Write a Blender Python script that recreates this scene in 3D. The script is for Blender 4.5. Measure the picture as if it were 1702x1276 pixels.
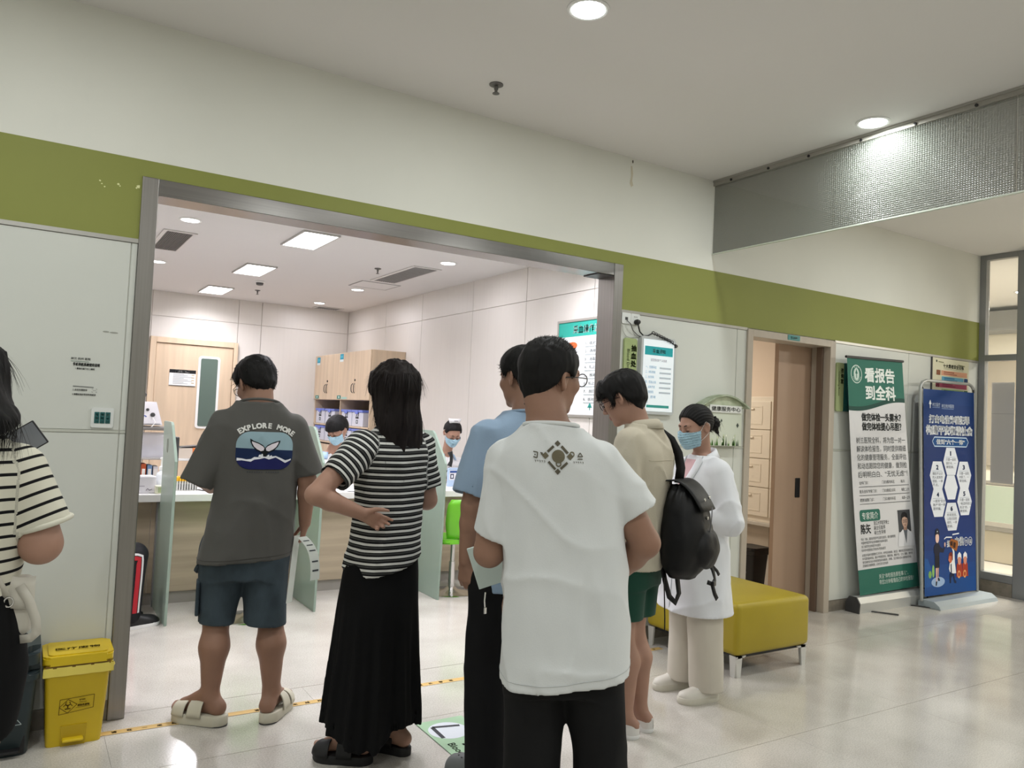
import bpy, bmesh, math, random
import numpy as np
from mathutils import Vector, Matrix
from mathutils.bvhtree import BVHTree
random.seed(7); np.random.seed(7)
SC = bpy.context.scene
COL = SC.collection
for o in list(bpy.data.objects):
    bpy.data.objects.remove(o)

# ------------------------------------------------------------------ camera, exposure, world, lights
def set_camera():
    yaw, pitch, roll = math.radians(32.0666), math.radians(2.3915), math.radians(2.6310)
    cy, sy, cp, sp = math.cos(yaw), math.sin(yaw), math.cos(pitch), math.sin(pitch)
    f = Vector((sy * cp, cy * cp, sp)); r = Vector((cy, -sy, 0)); u = r.cross(f)
    r2 = math.cos(roll) * r + math.sin(roll) * u
    u2 = -math.sin(roll) * r + math.cos(roll) * u
    cam = bpy.data.cameras.new('camera'); cam.sensor_width = 36.0
    cam.lens = 36.0 * 1292.48 / 1702.0
    cam.clip_start = 0.02
    o = bpy.data.objects.new('camera', cam)
    M = Matrix((r2, u2, -f)).transposed().to_4x4(); M.translation = Vector((0, -4.0378, 1.48))
    o.matrix_world = M
    COL.objects.link(o); SC.camera = o
set_camera()
SC.view_settings.view_transform = 'Standard'
SC.view_settings.look = 'None'
SC.view_settings.exposure = 0.0
SC.view_settings.gamma = 1.0
SC.view_settings.use_curve_mapping = False
W = bpy.data.worlds.new('world'); SC.world = W; W.use_nodes = True
W.node_tree.nodes['Background'].inputs[0].default_value = (0.80, 0.85, 0.80, 1)
W.node_tree.nodes['Background'].inputs[1].default_value = 0.3
CEIL = 3.277; RCEIL = 2.871; XR = 3.9; YB = 6.70; XE = 7.93
def area(name, loc, size, power, color=(1, 1, 1), sy=None, rot=(0, 0, 0), spread=180):
    l = bpy.data.lights.new(name, 'AREA'); l.energy = power; l.color = color
    if sy: l.shape = 'RECTANGLE'; l.size = size; l.size_y = sy
    else: l.shape = 'DISK'; l.size = size
    l.spread = math.radians(spread)
    o = bpy.data.objects.new(name, l); o.location = loc; o.rotation_euler = rot
    COL.objects.link(o); return o
HALL_C = (0.97, 1.0, 0.985); ROOM_C = (0.99, 0.965, 1.03)
HALL_DL = [(-4.22, -1.35), (-2.15, -1.35), (-0.08, -1.35), (1.99, -1.35), (4.065, -1.353), (6.14, -1.35),
           (-2.15, -3.9), (-0.08, -3.9), (1.99, -3.9), (4.065, -3.9), (6.14, -3.9),
           (-2.15, -6.3), (-0.08, -6.3), (1.99, -6.3), (4.065, -6.3), (6.14, -6.3)]
for x, y in HALL_DL:
    area('hall_lamp', (x, y, CEIL - 0.02), 0.13, 15.5, HALL_C)
ROOM_DL = [(1.0, 2.3), (3.25, 2.36), (3.21, 4.56), (3.25, 6.06), (1.06, 4.44)]
ROOM_PANEL = [(1.935, 2.32), (1.93, 4.14), (1.92, 5.98)]
for x, y in ROOM_DL:
    area('room_lamp', (x, y, RCEIL - 0.02), 0.12, 7, ROOM_C)
for x, y in ROOM_PANEL:
    area('room_panel_lamp', (x, y, RCEIL - 0.025), 0.27, 21, ROOM_C, sy=0.62, spread=150)
for x, y in [(-0.4, 2.4), (-0.4, 4.4), (-0.4, 6.0), (-0.4, 0.55), (1.93, 0.55), (3.3, 0.75)]:
    area('room_panel_lamp', (x, y, RCEIL - 0.025), 0.27, 20 if y > 1 else 26, ROOM_C, sy=0.62, spread=150)
area('consulting_lamp', (5.0, 2.0, 2.68), 0.5, 38, (1.0, 0.91, 0.78))
area('corridor_lamp', (9.6, 0.4, 3.0), 0.6, 200, (1.0, 0.96, 0.86))
area('corridor_lamp', (9.6, -2.6, 3.0), 0.6, 150, (1.0, 0.96, 0.86))

# ------------------------------------------------------------------ materials
def lin(c):
    return tuple((v / 12.92 if v <= 0.04045 else ((v + 0.055) / 1.055) ** 2.4) for v in c)
def hexc(h):
    return lin(tuple(int(h[i:i + 2], 16) / 255 for i in (0, 2, 4)))
MATS = {}
def mat(name, col, rough=0.6, metal=0.0, var=0.0, vscale=(8, 8, 8), bump=0.0, bscale=60.0, col2=None, emit=None, estr=0.0,
        alpha=1.0, trans=0.0, ior=1.45, spec=0.5, coat=0.0, sheen=0.0, detail=4.0):
    if name in MATS: return MATS[name]
    m = bpy.data.materials.new(name); m.use_nodes = True
    nt = m.node_tree; b = nt.nodes['Principled BSDF']
    c = hexc(col) if isinstance(col, str) else col
    b.inputs['Base Color'].default_value = (*c, 1)
    b.inputs['Roughness'].default_value = rough; b.inputs['Metallic'].default_value = metal
    b.inputs['Specular IOR Level'].default_value = spec
    b.inputs['Alpha'].default_value = alpha; b.inputs['Transmission Weight'].default_value = trans
    b.inputs['IOR'].default_value = ior; b.inputs['Coat Weight'].default_value = coat
    b.inputs['Sheen Weight'].default_value = sheen
    if emit is not None:
        b.inputs['Emission Color'].default_value = (*emit, 1); b.inputs['Emission Strength'].default_value = estr
    tc = nt.nodes.new('ShaderNodeTexCoord')
    if var > 0 or col2:
        mp = nt.nodes.new('ShaderNodeMapping'); mp.inputs['Scale'].default_value = vscale
        nz = nt.nodes.new('ShaderNodeTexNoise'); nz.inputs['Scale'].default_value = 1.0; nz.inputs['Detail'].default_value = detail
        nt.links.new(tc.outputs['Object'], mp.inputs[0]); nt.links.new(mp.outputs[0], nz.inputs[0])
        rp = nt.nodes.new('ShaderNodeValToRGB')
        c2 = (hexc(col2) if isinstance(col2, str) else col2) if col2 else tuple(v * (1 - var) for v in c)
        rp.color_ramp.elements[0].color = (*c2, 1); rp.color_ramp.elements[1].color = (*c, 1)
        rp.color_ramp.elements[0].position = 0.32; rp.color_ramp.elements[1].position = 0.62
        nt.links.new(nz.outputs[0], rp.inputs[0]); nt.links.new(rp.outputs[0], b.inputs['Base Color'])
    if bump > 0:
        n2 = nt.nodes.new('ShaderNodeTexNoise'); n2.inputs['Scale'].default_value = bscale; n2.inputs['Detail'].default_value = 3
        nt.links.new(tc.outputs['Object'], n2.inputs[0])
        bp = nt.nodes.new('ShaderNodeBump'); bp.inputs['Strength'].default_value = bump; bp.inputs['Distance'].default_value = 0.004
        nt.links.new(n2.outputs[0], bp.inputs['Height']); nt.links.new(bp.outputs[0], b.inputs['Normal'])
    MATS[name] = m
    return m
def flat(col, rough=0.6):
    return mat('print_' + col, col, rough, spec=0.3)

# ------------------------------------------------------------------ object helpers
def link(name, me, parent=None, m=None):
    o = bpy.data.objects.new(name, me); COL.objects.link(o)
    if m is not None and not me.materials: me.materials.append(m)
    if parent is not None: o.parent = parent
    return o
def tag(o, label=None, cat=None, group=None, kind=None):
    if label: o['label'] = label
    if cat: o['category'] = cat
    if group: o['group'] = group
    if kind: o['kind'] = kind
    return o
def empty(name, loc=(0, 0, 0), rz=0.0, label=None, cat=None, group=None):
    o = bpy.data.objects.new(name, None); COL.objects.link(o); o.location = loc; o.rotation_euler = (0, 0, rz)
    o.empty_display_size = 0.1
    return tag(o, label, cat, group)
def copy_tree(o, parent=None):
    c = o.copy(); COL.objects.link(c)
    if parent is not None: c.parent = parent
    for ch in o.children: copy_tree(ch, c)
    return c
class MB:
    def __init__(s): s.bm = bmesh.new()
    def box(s, x0, x1, y0, y1, z0, z1, bev=0.0, seg=2, rz=0.0):
        r = bmesh.ops.create_cube(s.bm, size=1.0); vs = r['verts']
        c = Vector(((x0 + x1) / 2, (y0 + y1) / 2, (z0 + z1) / 2)); d = (x1 - x0, y1 - y0, z1 - z0)
        R = Matrix.Rotation(rz, 3, 'Z')
        for v in vs: v.co = c + R @ Vector((v.co.x * d[0], v.co.y * d[1], v.co.z * d[2]))
        if bev > 0:
            es = list({e for v in vs for e in v.link_edges})
            bmesh.ops.bevel(s.bm, geom=es, offset=bev, segments=seg, affect='EDGES', profile=0.5)
        return s
    def tube(s, pts, r, seg=8, closed=False, caps=True):
        pts = [Vector(p) for p in pts]; n = len(pts)
        rs = r if isinstance(r, (list, tuple)) else [r] * n
        rings = []; up = None
        for i, p in enumerate(pts):
            if closed: t = pts[(i + 1) % n] - pts[i - 1]
            else: t = pts[min(i + 1, n - 1)] - pts[max(i - 1, 0)]
            if t.length < 1e-9: t = Vector((0, 0, 1))
            t.normalize()
            if up is None: up = Vector((0, 0, 1)) if abs(t.z) < 0.9 else Vector((0, 1, 0))
            a = t.cross(up)
            if a.length < 1e-6: a = t.cross(Vector((1, 0, 0)))
            a.normalize(); b = t.cross(a); b.normalize(); up = -b if True else up
            up = a.cross(t)
            rings.append([s.bm.verts.new(p + rs[i] * (math.cos(2 * math.pi * k / seg) * a + math.sin(2 * math.pi * k / seg) * b)) for k in range(seg)])
        m = n if closed else n - 1
        for i in range(m):
            A, B = rings[i], rings[(i + 1) % n]
            for k in range(seg):
                s.bm.faces.new((A[k], A[(k + 1) % seg], B[(k + 1) % seg], B[k]))
        if caps and not closed:
            s.bm.faces.new(rings[0][::-1]); s.bm.faces.new(rings[-1])
        return s
    def lathe(s, prof, c=(0, 0, 0), seg=24, axis='z'):
        rings = []
        for r, z in prof:
            ring = []
            for k in range(seg):
                a = 2 * math.pi * k / seg
                if axis == 'z': p = (c[0] + r * math.cos(a), c[1] + r * math.sin(a), c[2] + z)
                elif axis == 'y': p = (c[0] + r * math.cos(a), c[1] + z, c[2] + r * math.sin(a))
                else: p = (c[0] + z, c[1] + r * math.cos(a), c[2] + r * math.sin(a))
                ring.append(s.bm.verts.new(p))
            rings.append(ring)
        for A, B in zip(rings, rings[1:]):
            for k in range(seg): s.bm.faces.new((A[k], A[(k + 1) % seg], B[(k + 1) % seg], B[k]))
        s.bm.faces.new(rings[0][::-1]); s.bm.faces.new(rings[-1])
        return s
    def prism(s, pts, axis, a0, a1, bev=0.0):
        """pts: 2D polygon in the plane across axis ('x': (y,z), 'y': (x,z), 'z': (x,y)), run from a0 to a1"""
        f = {'x': lambda p, a: (a, p[0], p[1]), 'y': lambda p, a: (p[0], a, p[1]), 'z': lambda p, a: (p[0], p[1], a)}[axis]
        A = [s.bm.verts.new(f(p, a0)) for p in pts]; B = [s.bm.verts.new(f(p, a1)) for p in pts]
        n = len(pts); fs = [s.bm.faces.new(A[::-1]), s.bm.faces.new(B)]
        for i in range(n): fs.append(s.bm.faces.new((A[i], A[(i + 1) % n], B[(i + 1) % n], B[i])))
        if bev > 0:
            bmesh.ops.bevel(s.bm, geom=[e for f_ in fs[:2] for e in f_.edges], offset=bev, segments=2, affect='EDGES')
        return s
    def quad(s, *p):
        s.bm.faces.new([s.bm.verts.new(q) for q in p]); return s
    def grid(s, rows):
        V = [[s.bm.verts.new(p) for p in r] for r in rows]
        for A, B in zip(V, V[1:]):
            for k in range(len(A) - 1): s.bm.faces.new((A[k], A[k + 1], B[k + 1], B[k]))
        return s
    def xf(s, M):
        bmesh.ops.transform(s.bm, matrix=M, verts=s.bm.verts); return s
    def build(s, name, m, parent=None, smooth=None):
        bmesh.ops.recalc_face_normals(s.bm, faces=s.bm.faces)
        me = bpy.data.meshes.new(name); s.bm.to_mesh(me); s.bm.free()
        if smooth is not None:
            me.shade_smooth() if smooth >= 180 else me.set_sharp_from_angle(angle=math.radians(smooth))
        return link(name, me, parent, m)
def rrect(x0, y0, x1, y1, r, n=5):
    out = []
    for cx, cy, a in ((x1 - r, y1 - r, 0), (x0 + r, y1 - r, 90), (x0 + r, y0 + r, 180), (x1 - r, y0 + r, 270)):
        for k in range(n + 1):
            t = math.radians(a + 90 * k / n); out.append((cx + r * math.cos(t), cy + r * math.sin(t)))
    return out
def oval(cx, cy, rx, ry, n=28):
    return [(cx + rx * math.cos(2 * math.pi * k / n), cy + ry * math.sin(2 * math.pi * k / n)) for k in range(n)]

# ------------------------------------------------------------------ flat print (lettering, posters, shirt prints)
TXT = {}
def text_mesh(s, bold):
    key = (s, bold)
    if key not in TXT:
        if bold > 0:
            v0, f0 = text_mesh(s, 0.0); v, f = [], []
            for dx, dy in ((-bold, -bold), (bold, bold), (bold, -bold), (-bold, bold)):
                b0 = len(v); v += [(x + dx, y + dy) for x, y in v0]; f += [tuple(i + b0 for i in q) for q in f0]
            TXT[key] = (v, f); return TXT[key]
        c = bpy.data.curves.new('lettering', 'FONT'); c.body = s; c.resolution_u = 2
        o = bpy.data.objects.new('lettering', c); COL.objects.link(o)
        bpy.context.view_layer.update()
        me = bpy.data.meshes.new_from_object(o.evaluated_get(bpy.context.evaluated_depsgraph_get()))
        v = [(p.co.x, p.co.y) for p in me.vertices]; f = [tuple(p.vertices) for p in me.polygons]
        bpy.data.objects.remove(o); bpy.data.meshes.remove(me); bpy.data.curves.remove(c)
        TXT[key] = (v, f)
    return TXT[key]
class Art:
    """flat coloured shapes in 2D; build(f) puts every point (x, y, layer) through f"""
    def __init__(s): s.V = []; s.F = []; s.C = []
    def add(s, v, f, col, layer):
        b = len(s.V); s.V += [(x, y, layer) for x, y in v]
        for q in f: s.F.append([b + i for i in q]); s.C.append(col)
        return s
    def poly(s, pts, col, layer=1): return s.add(pts, [tuple(range(len(pts)))], col, layer)
    def rect(s, x0, y0, x1, y1, col, layer=1): return s.poly([(x0, y0), (x1, y0), (x1, y1), (x0, y1)], col, layer)
    def line(s, pts, w, col, layer=2):
        for (x0, y0), (x1, y1) in zip(pts, pts[1:]):
            d = math.hypot(x1 - x0, y1 - y0) or 1; nx, ny = -(y1 - y0) / d * w / 2, (x1 - x0) / d * w / 2
            s.poly([(x0 + nx, y0 + ny), (x0 - nx, y0 - ny), (x1 - nx, y1 - ny), (x1 + nx, y1 + ny)], col, layer)
        return s
    def text(s, t, x, y, size, col, bold=0.0, fit=None, align='l', layer=3, rot=0.0, sx=1.0, baseline=True):
        v, f = text_mesh(t, bold)
        if not v: return s
        x0 = min(p[0] for p in v); x1 = max(p[0] for p in v)
        k = size; kx = size * sx if fit is None else fit / (x1 - x0)
        ox = {'l': x0, 'c': (x0 + x1) / 2, 'r': x1}[align]
        c, q = math.cos(rot), math.sin(rot)
        w = []
        for a, b in v:
            a = (a - ox) * kx; b = b * k
            w.append((x + a * c - b * q, y + a * q + b * c))
        return s.add(w, f, col, layer)
    def build(s, name, f, parent, maxlen=None, rough=0.6):
        bm = bmesh.new(); cols = []
        vs = [bm.verts.new(p) for p in s.V]; lay = bm.faces.layers.int.new('ci')
        for q, c in zip(s.F, s.C):
            if c not in cols: cols.append(c)
            try:
                fc = bm.faces.new([vs[i] for i in q]); fc.material_index = cols.index(c)
            except ValueError: pass
        if maxlen:
            bmesh.ops.triangulate(bm, faces=bm.faces)
            for _ in range(6):
                es = [e for e in bm.edges if e.calc_length() > maxlen]
                if not es: break
                bmesh.ops.subdivide_edges(bm, edges=es, cuts=1); bmesh.ops.triangulate(bm, faces=[g for g in bm.faces if len(g.verts) > 3])
        for v in bm.verts:
            v.co = Vector(f(v.co.x, v.co.y, v.co.z))
        me = bpy.data.meshes.new(name); bm.to_mesh(me); bm.free()
        for c in cols: me.materials.append(flat(c, rough) if isinstance(c, str) else c)
        return link(name, me, parent)
def plane_map(o, ex, ey, n, step=0.0006):
    o, ex, ey, n = Vector(o), Vector(ex), Vector(ey), Vector(n)
    return lambda x, y, l: o + ex * x + ey * y + n * (l * step)
WALLY = dict(ex=(1, 0, 0), ey=(0, 0, 1), n=(0, -1, 0))

# ------------------------------------------------------------------ base materials
M_WALL = mat('wall_paint', (0.77, 0.77, 0.705), 0.75, var=0.05, vscale=(1.2, 1.2, 1.2))
M_GREEN = mat('green_paint', (0.245, 0.265, 0.058), 0.6, var=0.05, vscale=(1.5, 1.5, 1.5))
M_PANEL = mat('white_wall_panel', (0.63, 0.645, 0.60), 0.32, var=0.03, vscale=(1, 1, 2))
M_TRIM = mat('aluminium_trim', (0.42, 0.41, 0.38), 0.35, metal=0.6)
M_CEIL = mat('ceiling_paint', (0.72, 0.705, 0.685), 0.85, var=0.03, vscale=(0.6, 0.6, 0.6))
M_RCEIL = mat('room_ceiling_paint', (0.66, 0.645, 0.64), 0.85)
M_RPANEL = mat('cream_wall_panel', (0.66, 0.63, 0.595), 0.4, var=0.025, vscale=(30, 30, 0.8))
M_RWALL = mat('cream_wall', (0.62, 0.57, 0.51), 0.6)
M_STEEL = mat('brushed_steel', (0.31, 0.295, 0.28), 0.33, metal=1.0, var=0.12, vscale=(90, 90, 1.2))
M_STEELH = mat('brushed_steel_header', (0.27, 0.26, 0.25), 0.24, metal=1.0, var=0.12, vscale=(1.2, 90, 90))
M_CHROME = mat('chrome', (0.75, 0.75, 0.75), 0.12, metal=1.0)
M_ALU = mat('grey_aluminium', (0.27, 0.275, 0.28), 0.42, metal=0.35)
M_OAK = mat('light_oak_laminate', (0.64, 0.50, 0.36), 0.45, var=0.14, vscale=(14, 14, 1.0), detail=6)
M_OAKH = mat('counter_oak', (0.47, 0.385, 0.275), 0.5, var=0.24, vscale=(0.9, 10, 16), detail=6)
M_PLINTH = mat('grey_plinth', (0.30, 0.28, 0.25), 0.45)
M_WHITE = mat('white_laminate', (0.80, 0.79, 0.77), 0.3)
M_WPLAS = mat('white_plastic', (0.78, 0.78, 0.77), 0.4)
M_BLACK = mat('black_plastic', (0.012, 0.012, 0.013), 0.4)
M_DARK = mat('dark_grey_plastic', (0.05, 0.05, 0.052), 0.45)
M_TAUPE = mat('taupe_door_frame', (0.47, 0.41, 0.34), 0.45, var=0.06, vscale=(20, 20, 1))
M_LEAF = mat('tan_door_leaf', (0.42, 0.285, 0.20), 0.45, var=0.03, vscale=(24, 24, 1))
M_STONE = mat('brown_stone_skirting', (0.25, 0.22, 0.18), 0.3, var=0.25, vscale=(20, 20, 20))
M_LAMP = mat('lamp_diffuser', (0.9, 0.9, 0.9), 0.5, emit=(0.93, 1.0, 0.97), estr=14)
M_RLAMP = mat('room_lamp_diffuser', (0.9, 0.9, 0.9), 0.5, emit=(1.0, 0.98, 0.97), estr=9)
def floor_mat():
    m = bpy.data.materials.new('polished_terrazzo'); m.use_nodes = True; nt = m.node_tree; b = nt.nodes['Principled BSDF']
    g = nt.nodes.new('ShaderNodeNewGeometry')
    n1 = nt.nodes.new('ShaderNodeTexNoise'); n1.inputs['Scale'].default_value = 2.2; n1.inputs['Detail'].default_value = 5
    n2 = nt.nodes.new('ShaderNodeTexNoise'); n2.inputs['Scale'].default_value = 150; n2.inputs['Detail'].default_value = 2
    for n in (n1, n2): nt.links.new(g.outputs['Position'], n.inputs['Vector'])
    r1 = nt.nodes.new('ShaderNodeValToRGB'); r1.color_ramp.elements[0].position = 0.35; r1.color_ramp.elements[1].position = 0.65
    r1.color_ramp.elements[0].color = (0.53, 0.50, 0.455, 1); r1.color_ramp.elements[1].color = (0.635, 0.605, 0.56, 1)
    r2 = nt.nodes.new('ShaderNodeValToRGB'); r2.color_ramp.elements[0].position = 0.35; r2.color_ramp.elements[1].position = 0.6
    r2.color_ramp.elements[0].color = (0.80, 0.80, 0.78, 1); r2.color_ramp.elements[1].color = (1, 1, 1, 1)
    mx = nt.nodes.new('ShaderNodeMixRGB'); mx.blend_type = 'MULTIPLY'; mx.inputs[0].default_value = 1
    nt.links.new(n1.outputs[0], r1.inputs[0]); nt.links.new(n2.outputs[0], r2.inputs[0])
    nt.links.new(r1.outputs[0], mx.inputs[1]); nt.links.new(r2.outputs[0], mx.inputs[2]); nt.links.new(mx.outputs[0], b.inputs['Base Color'])
    r3 = nt.nodes.new('ShaderNodeMapRange'); r3.inputs[3].default_value = 0.07; r3.inputs[4].default_value = 0.19; b.inputs['Specular IOR Level'].default_value = 0.62
    nt.links.new(n1.outputs[0], r3.inputs[0]); nt.links.new(r3.outputs[0], b.inputs['Roughness'])
    return m
M_FLOOR = floor_mat()
def ribbed_glass():
    m = mat('ribbed_glass', (0.16, 0.175, 0.155), 0.25, alpha=0.5, spec=0.7)
    nt = m.node_tree; b = nt.nodes['Principled BSDF']; g = nt.nodes.new('ShaderNodeNewGeometry')
    hs = []
    for d, sc in (('Y', 22.0), ('Z', 26.0)):
        w = nt.nodes.new('ShaderNodeTexWave'); w.bands_direction = d; w.inputs['Scale'].default_value = sc; w.inputs['Distortion'].default_value = 0.4
        nt.links.new(g.outputs['Position'], w.inputs['Vector']); hs.append(w)
    a = nt.nodes.new('ShaderNodeMath'); a.operation = 'ADD'
    nt.links.new(hs[0].outputs['Fac'], a.inputs[0]); nt.links.new(hs[1].outputs['Fac'], a.inputs[1])
    bp = nt.nodes.new('ShaderNodeBump'); bp.inputs['Strength'].default_value = 0.6; bp.inputs['Distance'].default_value = 0.012
    rp = nt.nodes.new('ShaderNodeValToRGB'); hf = nt.nodes.new('ShaderNodeMath'); hf.operation = 'MULTIPLY'; hf.inputs[1].default_value = 0.5
    rp.color_ramp.elements[0].color = (0.11, 0.12, 0.105, 1); rp.color_ramp.elements[1].color = (0.24, 0.265, 0.235, 1)
    nt.links.new(a.outputs[0], hf.inputs[0]); nt.links.new(hf.outputs[0], rp.inputs[0]); nt.links.new(rp.outputs[0], b.inputs['Base Color'])
    nt.links.new(a.outputs[0], bp.inputs['Height']); nt.links.new(bp.outputs[0], b.inputs['Normal'])
    return m
M_RIB = ribbed_glass()
M_GLASS = mat('clear_glass', (0.9, 0.93, 0.92), 0.02, alpha=0.10, spec=0.6)
M_FROST = mat('frosted_green_glass', (0.31, 0.40, 0.335), 0.3, alpha=0.9, var=0.06, vscale=(3, 3, 3))

# ------------------------------------------------------------------ the setting
def struct(name, mb, m, parent=None, smooth=None):
    o = mb.build(name, m, parent, smooth)
    if parent is None: tag(o, kind='structure')
    return o
X0, Y0 = -5.2, -8.4
# floor: a bedding slab and slabs of polished terrazzo with open joints
fl = struct('floor', MB().box(X0, 12.2, Y0, YB + 0.1, -0.06, -0.004), mat('joint_grey', (0.30, 0.28, 0.25), 0.6))
ys = [0.055 - 0.0, -0.60, -1.55, -2.50, -3.45, -4.40, -5.35, -6.3, -7.25, Y0]
xs = [0.39 + 0.95 * k for k in range(-5, 13)]
xs = [X0] + [x for x in xs if x > X0 + 0.2 and x < 12] + [12.2]
for j in range(len(ys) - 1):
    for i in range(len(xs) - 1):
        MB().box(xs[i] + 0.0005, xs[i + 1] - 0.0005, ys[j + 1] + 0.0014, ys[j] - 0.0014, -0.03, 0.0).build('tile', M_FLOOR, fl)
MB().box(-2.2, XR + 0.1, 0.058, YB + 0.05, -0.03, 0.0).build('room_floor', M_FLOOR, fl)
MB().box(XR + 0.1, 12.2, 0.058, YB, -0.03, 0.0).build('side_floor', M_FLOOR, fl)
struct('ceiling', MB().box(X0, 12.2, Y0, 0.16, CEIL, CEIL + 0.08).box(7.95, 12.2, 0.16, 4.0, CEIL, CEIL + 0.08), M_CEIL)
struct('ceiling_inner', MB().box(-2.2, XR + 0.1, 0.16, YB + 0.1, RCEIL, RCEIL + 0.06).box(XR + 0.1, 7.9, 0.16, 3.6, 2.75, 2.8), M_RCEIL)
# front wall
OL, OR, OT = 0.4143, 3.3669, 2.5345      # opening, outside of its steel frame
DL, DR, DT = 4.607, 5.67, 2.225           # sliding door, outside of its frame
wb = MB()
def seg(mb, x0, x1, z0, z1): mb.box(x0, x1, 0.008, 0.16, z0, z1)
wb.box(X0, OL, 0.0, 0.16, 2.614, CEIL); wb.box(OL, OR, 0.0, 0.16, 2.614, CEIL); wb.box(OR, XE + 0.1, 0.0, 0.16, 2.614, CEIL)
seg(wb, X0, OL, 0, 2.234); seg(wb, OR, DL, 0, 2.234); seg(wb, DR, XE + 0.1, 0, 2.234); seg(wb, DL, DR, DT, 2.234)
wf = struct('wall_front', wb, M_WALL)
gb = MB().box(X0, OL, -0.001, 0.16, 2.234, 2.614).box(OL, OR, -0.001, 0.16, OT, 2.614).box(OR, XE + 0.02, -0.001, 0.16, 2.234, 2.614)
gb.build('green_band', M_GREEN, wf)
for x0, x1 in ((X0, OL), (OR, DL), (DR, XE - 0.01)):
    MB().box(x0, x1, -0.006, 0.01, 2.214, 2.234).build('cover_strip', M_TRIM, wf)
for x0, x1 in ((-2.03, -0.83), (-0.826, 0.385), (0.389, OL - 0.001), (OR + 0.001, 4.50), (4.504, DL - 0.001), (DR + 0.001, 6.74), (6.744, XE - 0.01)):
    MB().box(x0, x1, 0.0, 0.012, 1.332, 2.213, bev=0.0015, seg=1).build('wall_panel', M_PANEL, wf)
    MB().box(x0, x1, 0.0, 0.012, 0.092, 1.318, bev=0.0015, seg=1).build('wall_panel', M_PANEL, wf)
    MB().box(x0, x1, -0.003, 0.012, 1.319, 1.331).build('cover_strip', mat('panel_joint', (0.52, 0.53, 0.47), 0.4), wf)
    MB().box(x0, x1, 0.002, 0.014, 0.0, 0.09).build('skirting', M_STONE, wf)
# paint chips on the green band
ch = Art()
for x, z, r in ((0.238, 2.479, .006), (0.247, 2.466, .004), (0.259, 2.455, .005), (0.315, 2.477, .006), (0.322, 2.470, .004), (0.399, 2.481, .011), (0.392, 2.474, .005)):
    ch.poly([(x + r * (0.6 + 0.5 * random.random()) * math.cos(a), z + r * (0.5 + 0.5 * random.random()) * math.sin(a)) for a in np.linspace(0, 5.5, 7)], 'dfe0a8', 1)
ch.poly([(3.402, 3.22), (3.416, 3.22), (3.424, 3.17), (3.420, 3.12), (3.430, 3.09), (3.412, 3.075), (3.398, 3.10), (3.408, 3.15)], 'd2cbb6', 1).poly(oval(3.418, 3.252, .006, .012, 10), '5a554c', 2)
ch.build('paint_chip', plane_map((0, -0.0012, 0), **WALLY), wf)
# steel frame round the opening
t1 = struct('trim_1', MB().box(OL, 0.4871, -0.012, 0.1607, 0, OT, bev=0.003), M_STEEL)
MB().box(3.2914, OR, -0.012, 0.1607, 0, OT, bev=0.003).build('jamb', M_STEEL, t1)
MB().box(0.4875, 3.291, -0.010, 0.1607, 2.4535, OT, bev=0.003).build('header', M_STEELH, t1)
# sliding-track shadow at the head and steel channel, painted as one dark box
MB().box(3.16, 3.29, 0.0, 0.158, 2.447, 2.4536).build('track_shadow', M_DARK, t1)
# inner room
rw = struct('wall_inner_right', MB().box(XR + 0.012, XR + 0.1, 0.16, YB + 0.1, 0, 3.0), M_RWALL)
ysr = [0.16, 0.98, 2.0, 3.02, 4.24, 5.32, YB]
for a, b in zip(ysr, ysr[1:]):
    for z0, z1 in ((0.1, 2.553), (2.557, RCEIL)):
        MB().box(XR, XR + 0.012, a + 0.003, b - 0.003, z0, z1, bev=0.001, seg=1).build('wall_panel', M_RPANEL, rw)
bw = struct('wall_inner_back', MB().box(-2.2, XR + 0.1, YB + 0.012, YB + 0.1, 0, 3.0), M_RWALL)
xsb = [-2.2, -0.9, 0.2, 1.31, 2.37, 2.675, XR]
for a, b in zip(xsb, xsb[1:]):
    for z0, z1 in ((0.1, 2.553), (2.557, RCEIL)):
        if a == 1.31 and z0 < 1: z0 = 2.29
        MB().box(a + 0.003, b - 0.003, YB, YB + 0.012, z0, z1, bev=0.001, seg=1).build('wall_panel', M_RPANEL, bw)
struct('wall_inner_left', MB().box(-2.3, -2.2, 0.16, YB + 0.1, 0, 3.0), M_RWALL)
# far sides of the hall, out of the picture
struct('wall_left', MB().box(X0 - 0.1, X0, Y0, 0.16, 0, CEIL), M_WALL)
struct('wall_rear', MB().box(X0, 12.2, Y0 - 0.1, Y0, 0, CEIL), M_WALL)
# back door of the inner room
d2 = struct('door_2', MB().box(1.385, 2.322, YB - 0.03, YB + 0.01, 0.005, 2.21, bev=0.003), M_OAK)
for x0, x1, z0, z1 in ((1.311, 1.381, 0, 2.285), (2.326, 2.379, 0, 2.285), (1.381, 2.326, 2.215, 2.285)):
    MB().box(x0, x1, YB - 0.05, YB + 0.02, z0, z1, bev=0.004).build('frame', M_OAK, d2)
MB().prism(rrect(1.895, 1.14, 2.165, 2.08, 0.04), 'y', YB - 0.042, YB - 0.031).build('window_rim', M_WPLAS, d2)
MB().prism(rrect(1.925, 1.17, 2.135, 2.05, 0.02), 'y', YB - 0.046, YB - 0.043).build('pane', mat('dim_pane', (0.10, 0.14, 0.12), 0.15), d2)
s = MB().box(1.555, 1.872, YB - 0.036, YB - 0.031, 1.675, 1.885).build('notice_plate', M_WPLAS, d2)
a = Art().rect(1.555, 1.84, 1.872, 1.885, '16181b', 1).text('门诊采血须知', 1.713, 1.85, 0.03, 'f4f4f4', 0.01, align='c').rect(1.555, 1.675, 1.872, 1.683, '33363b', 1)
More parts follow.
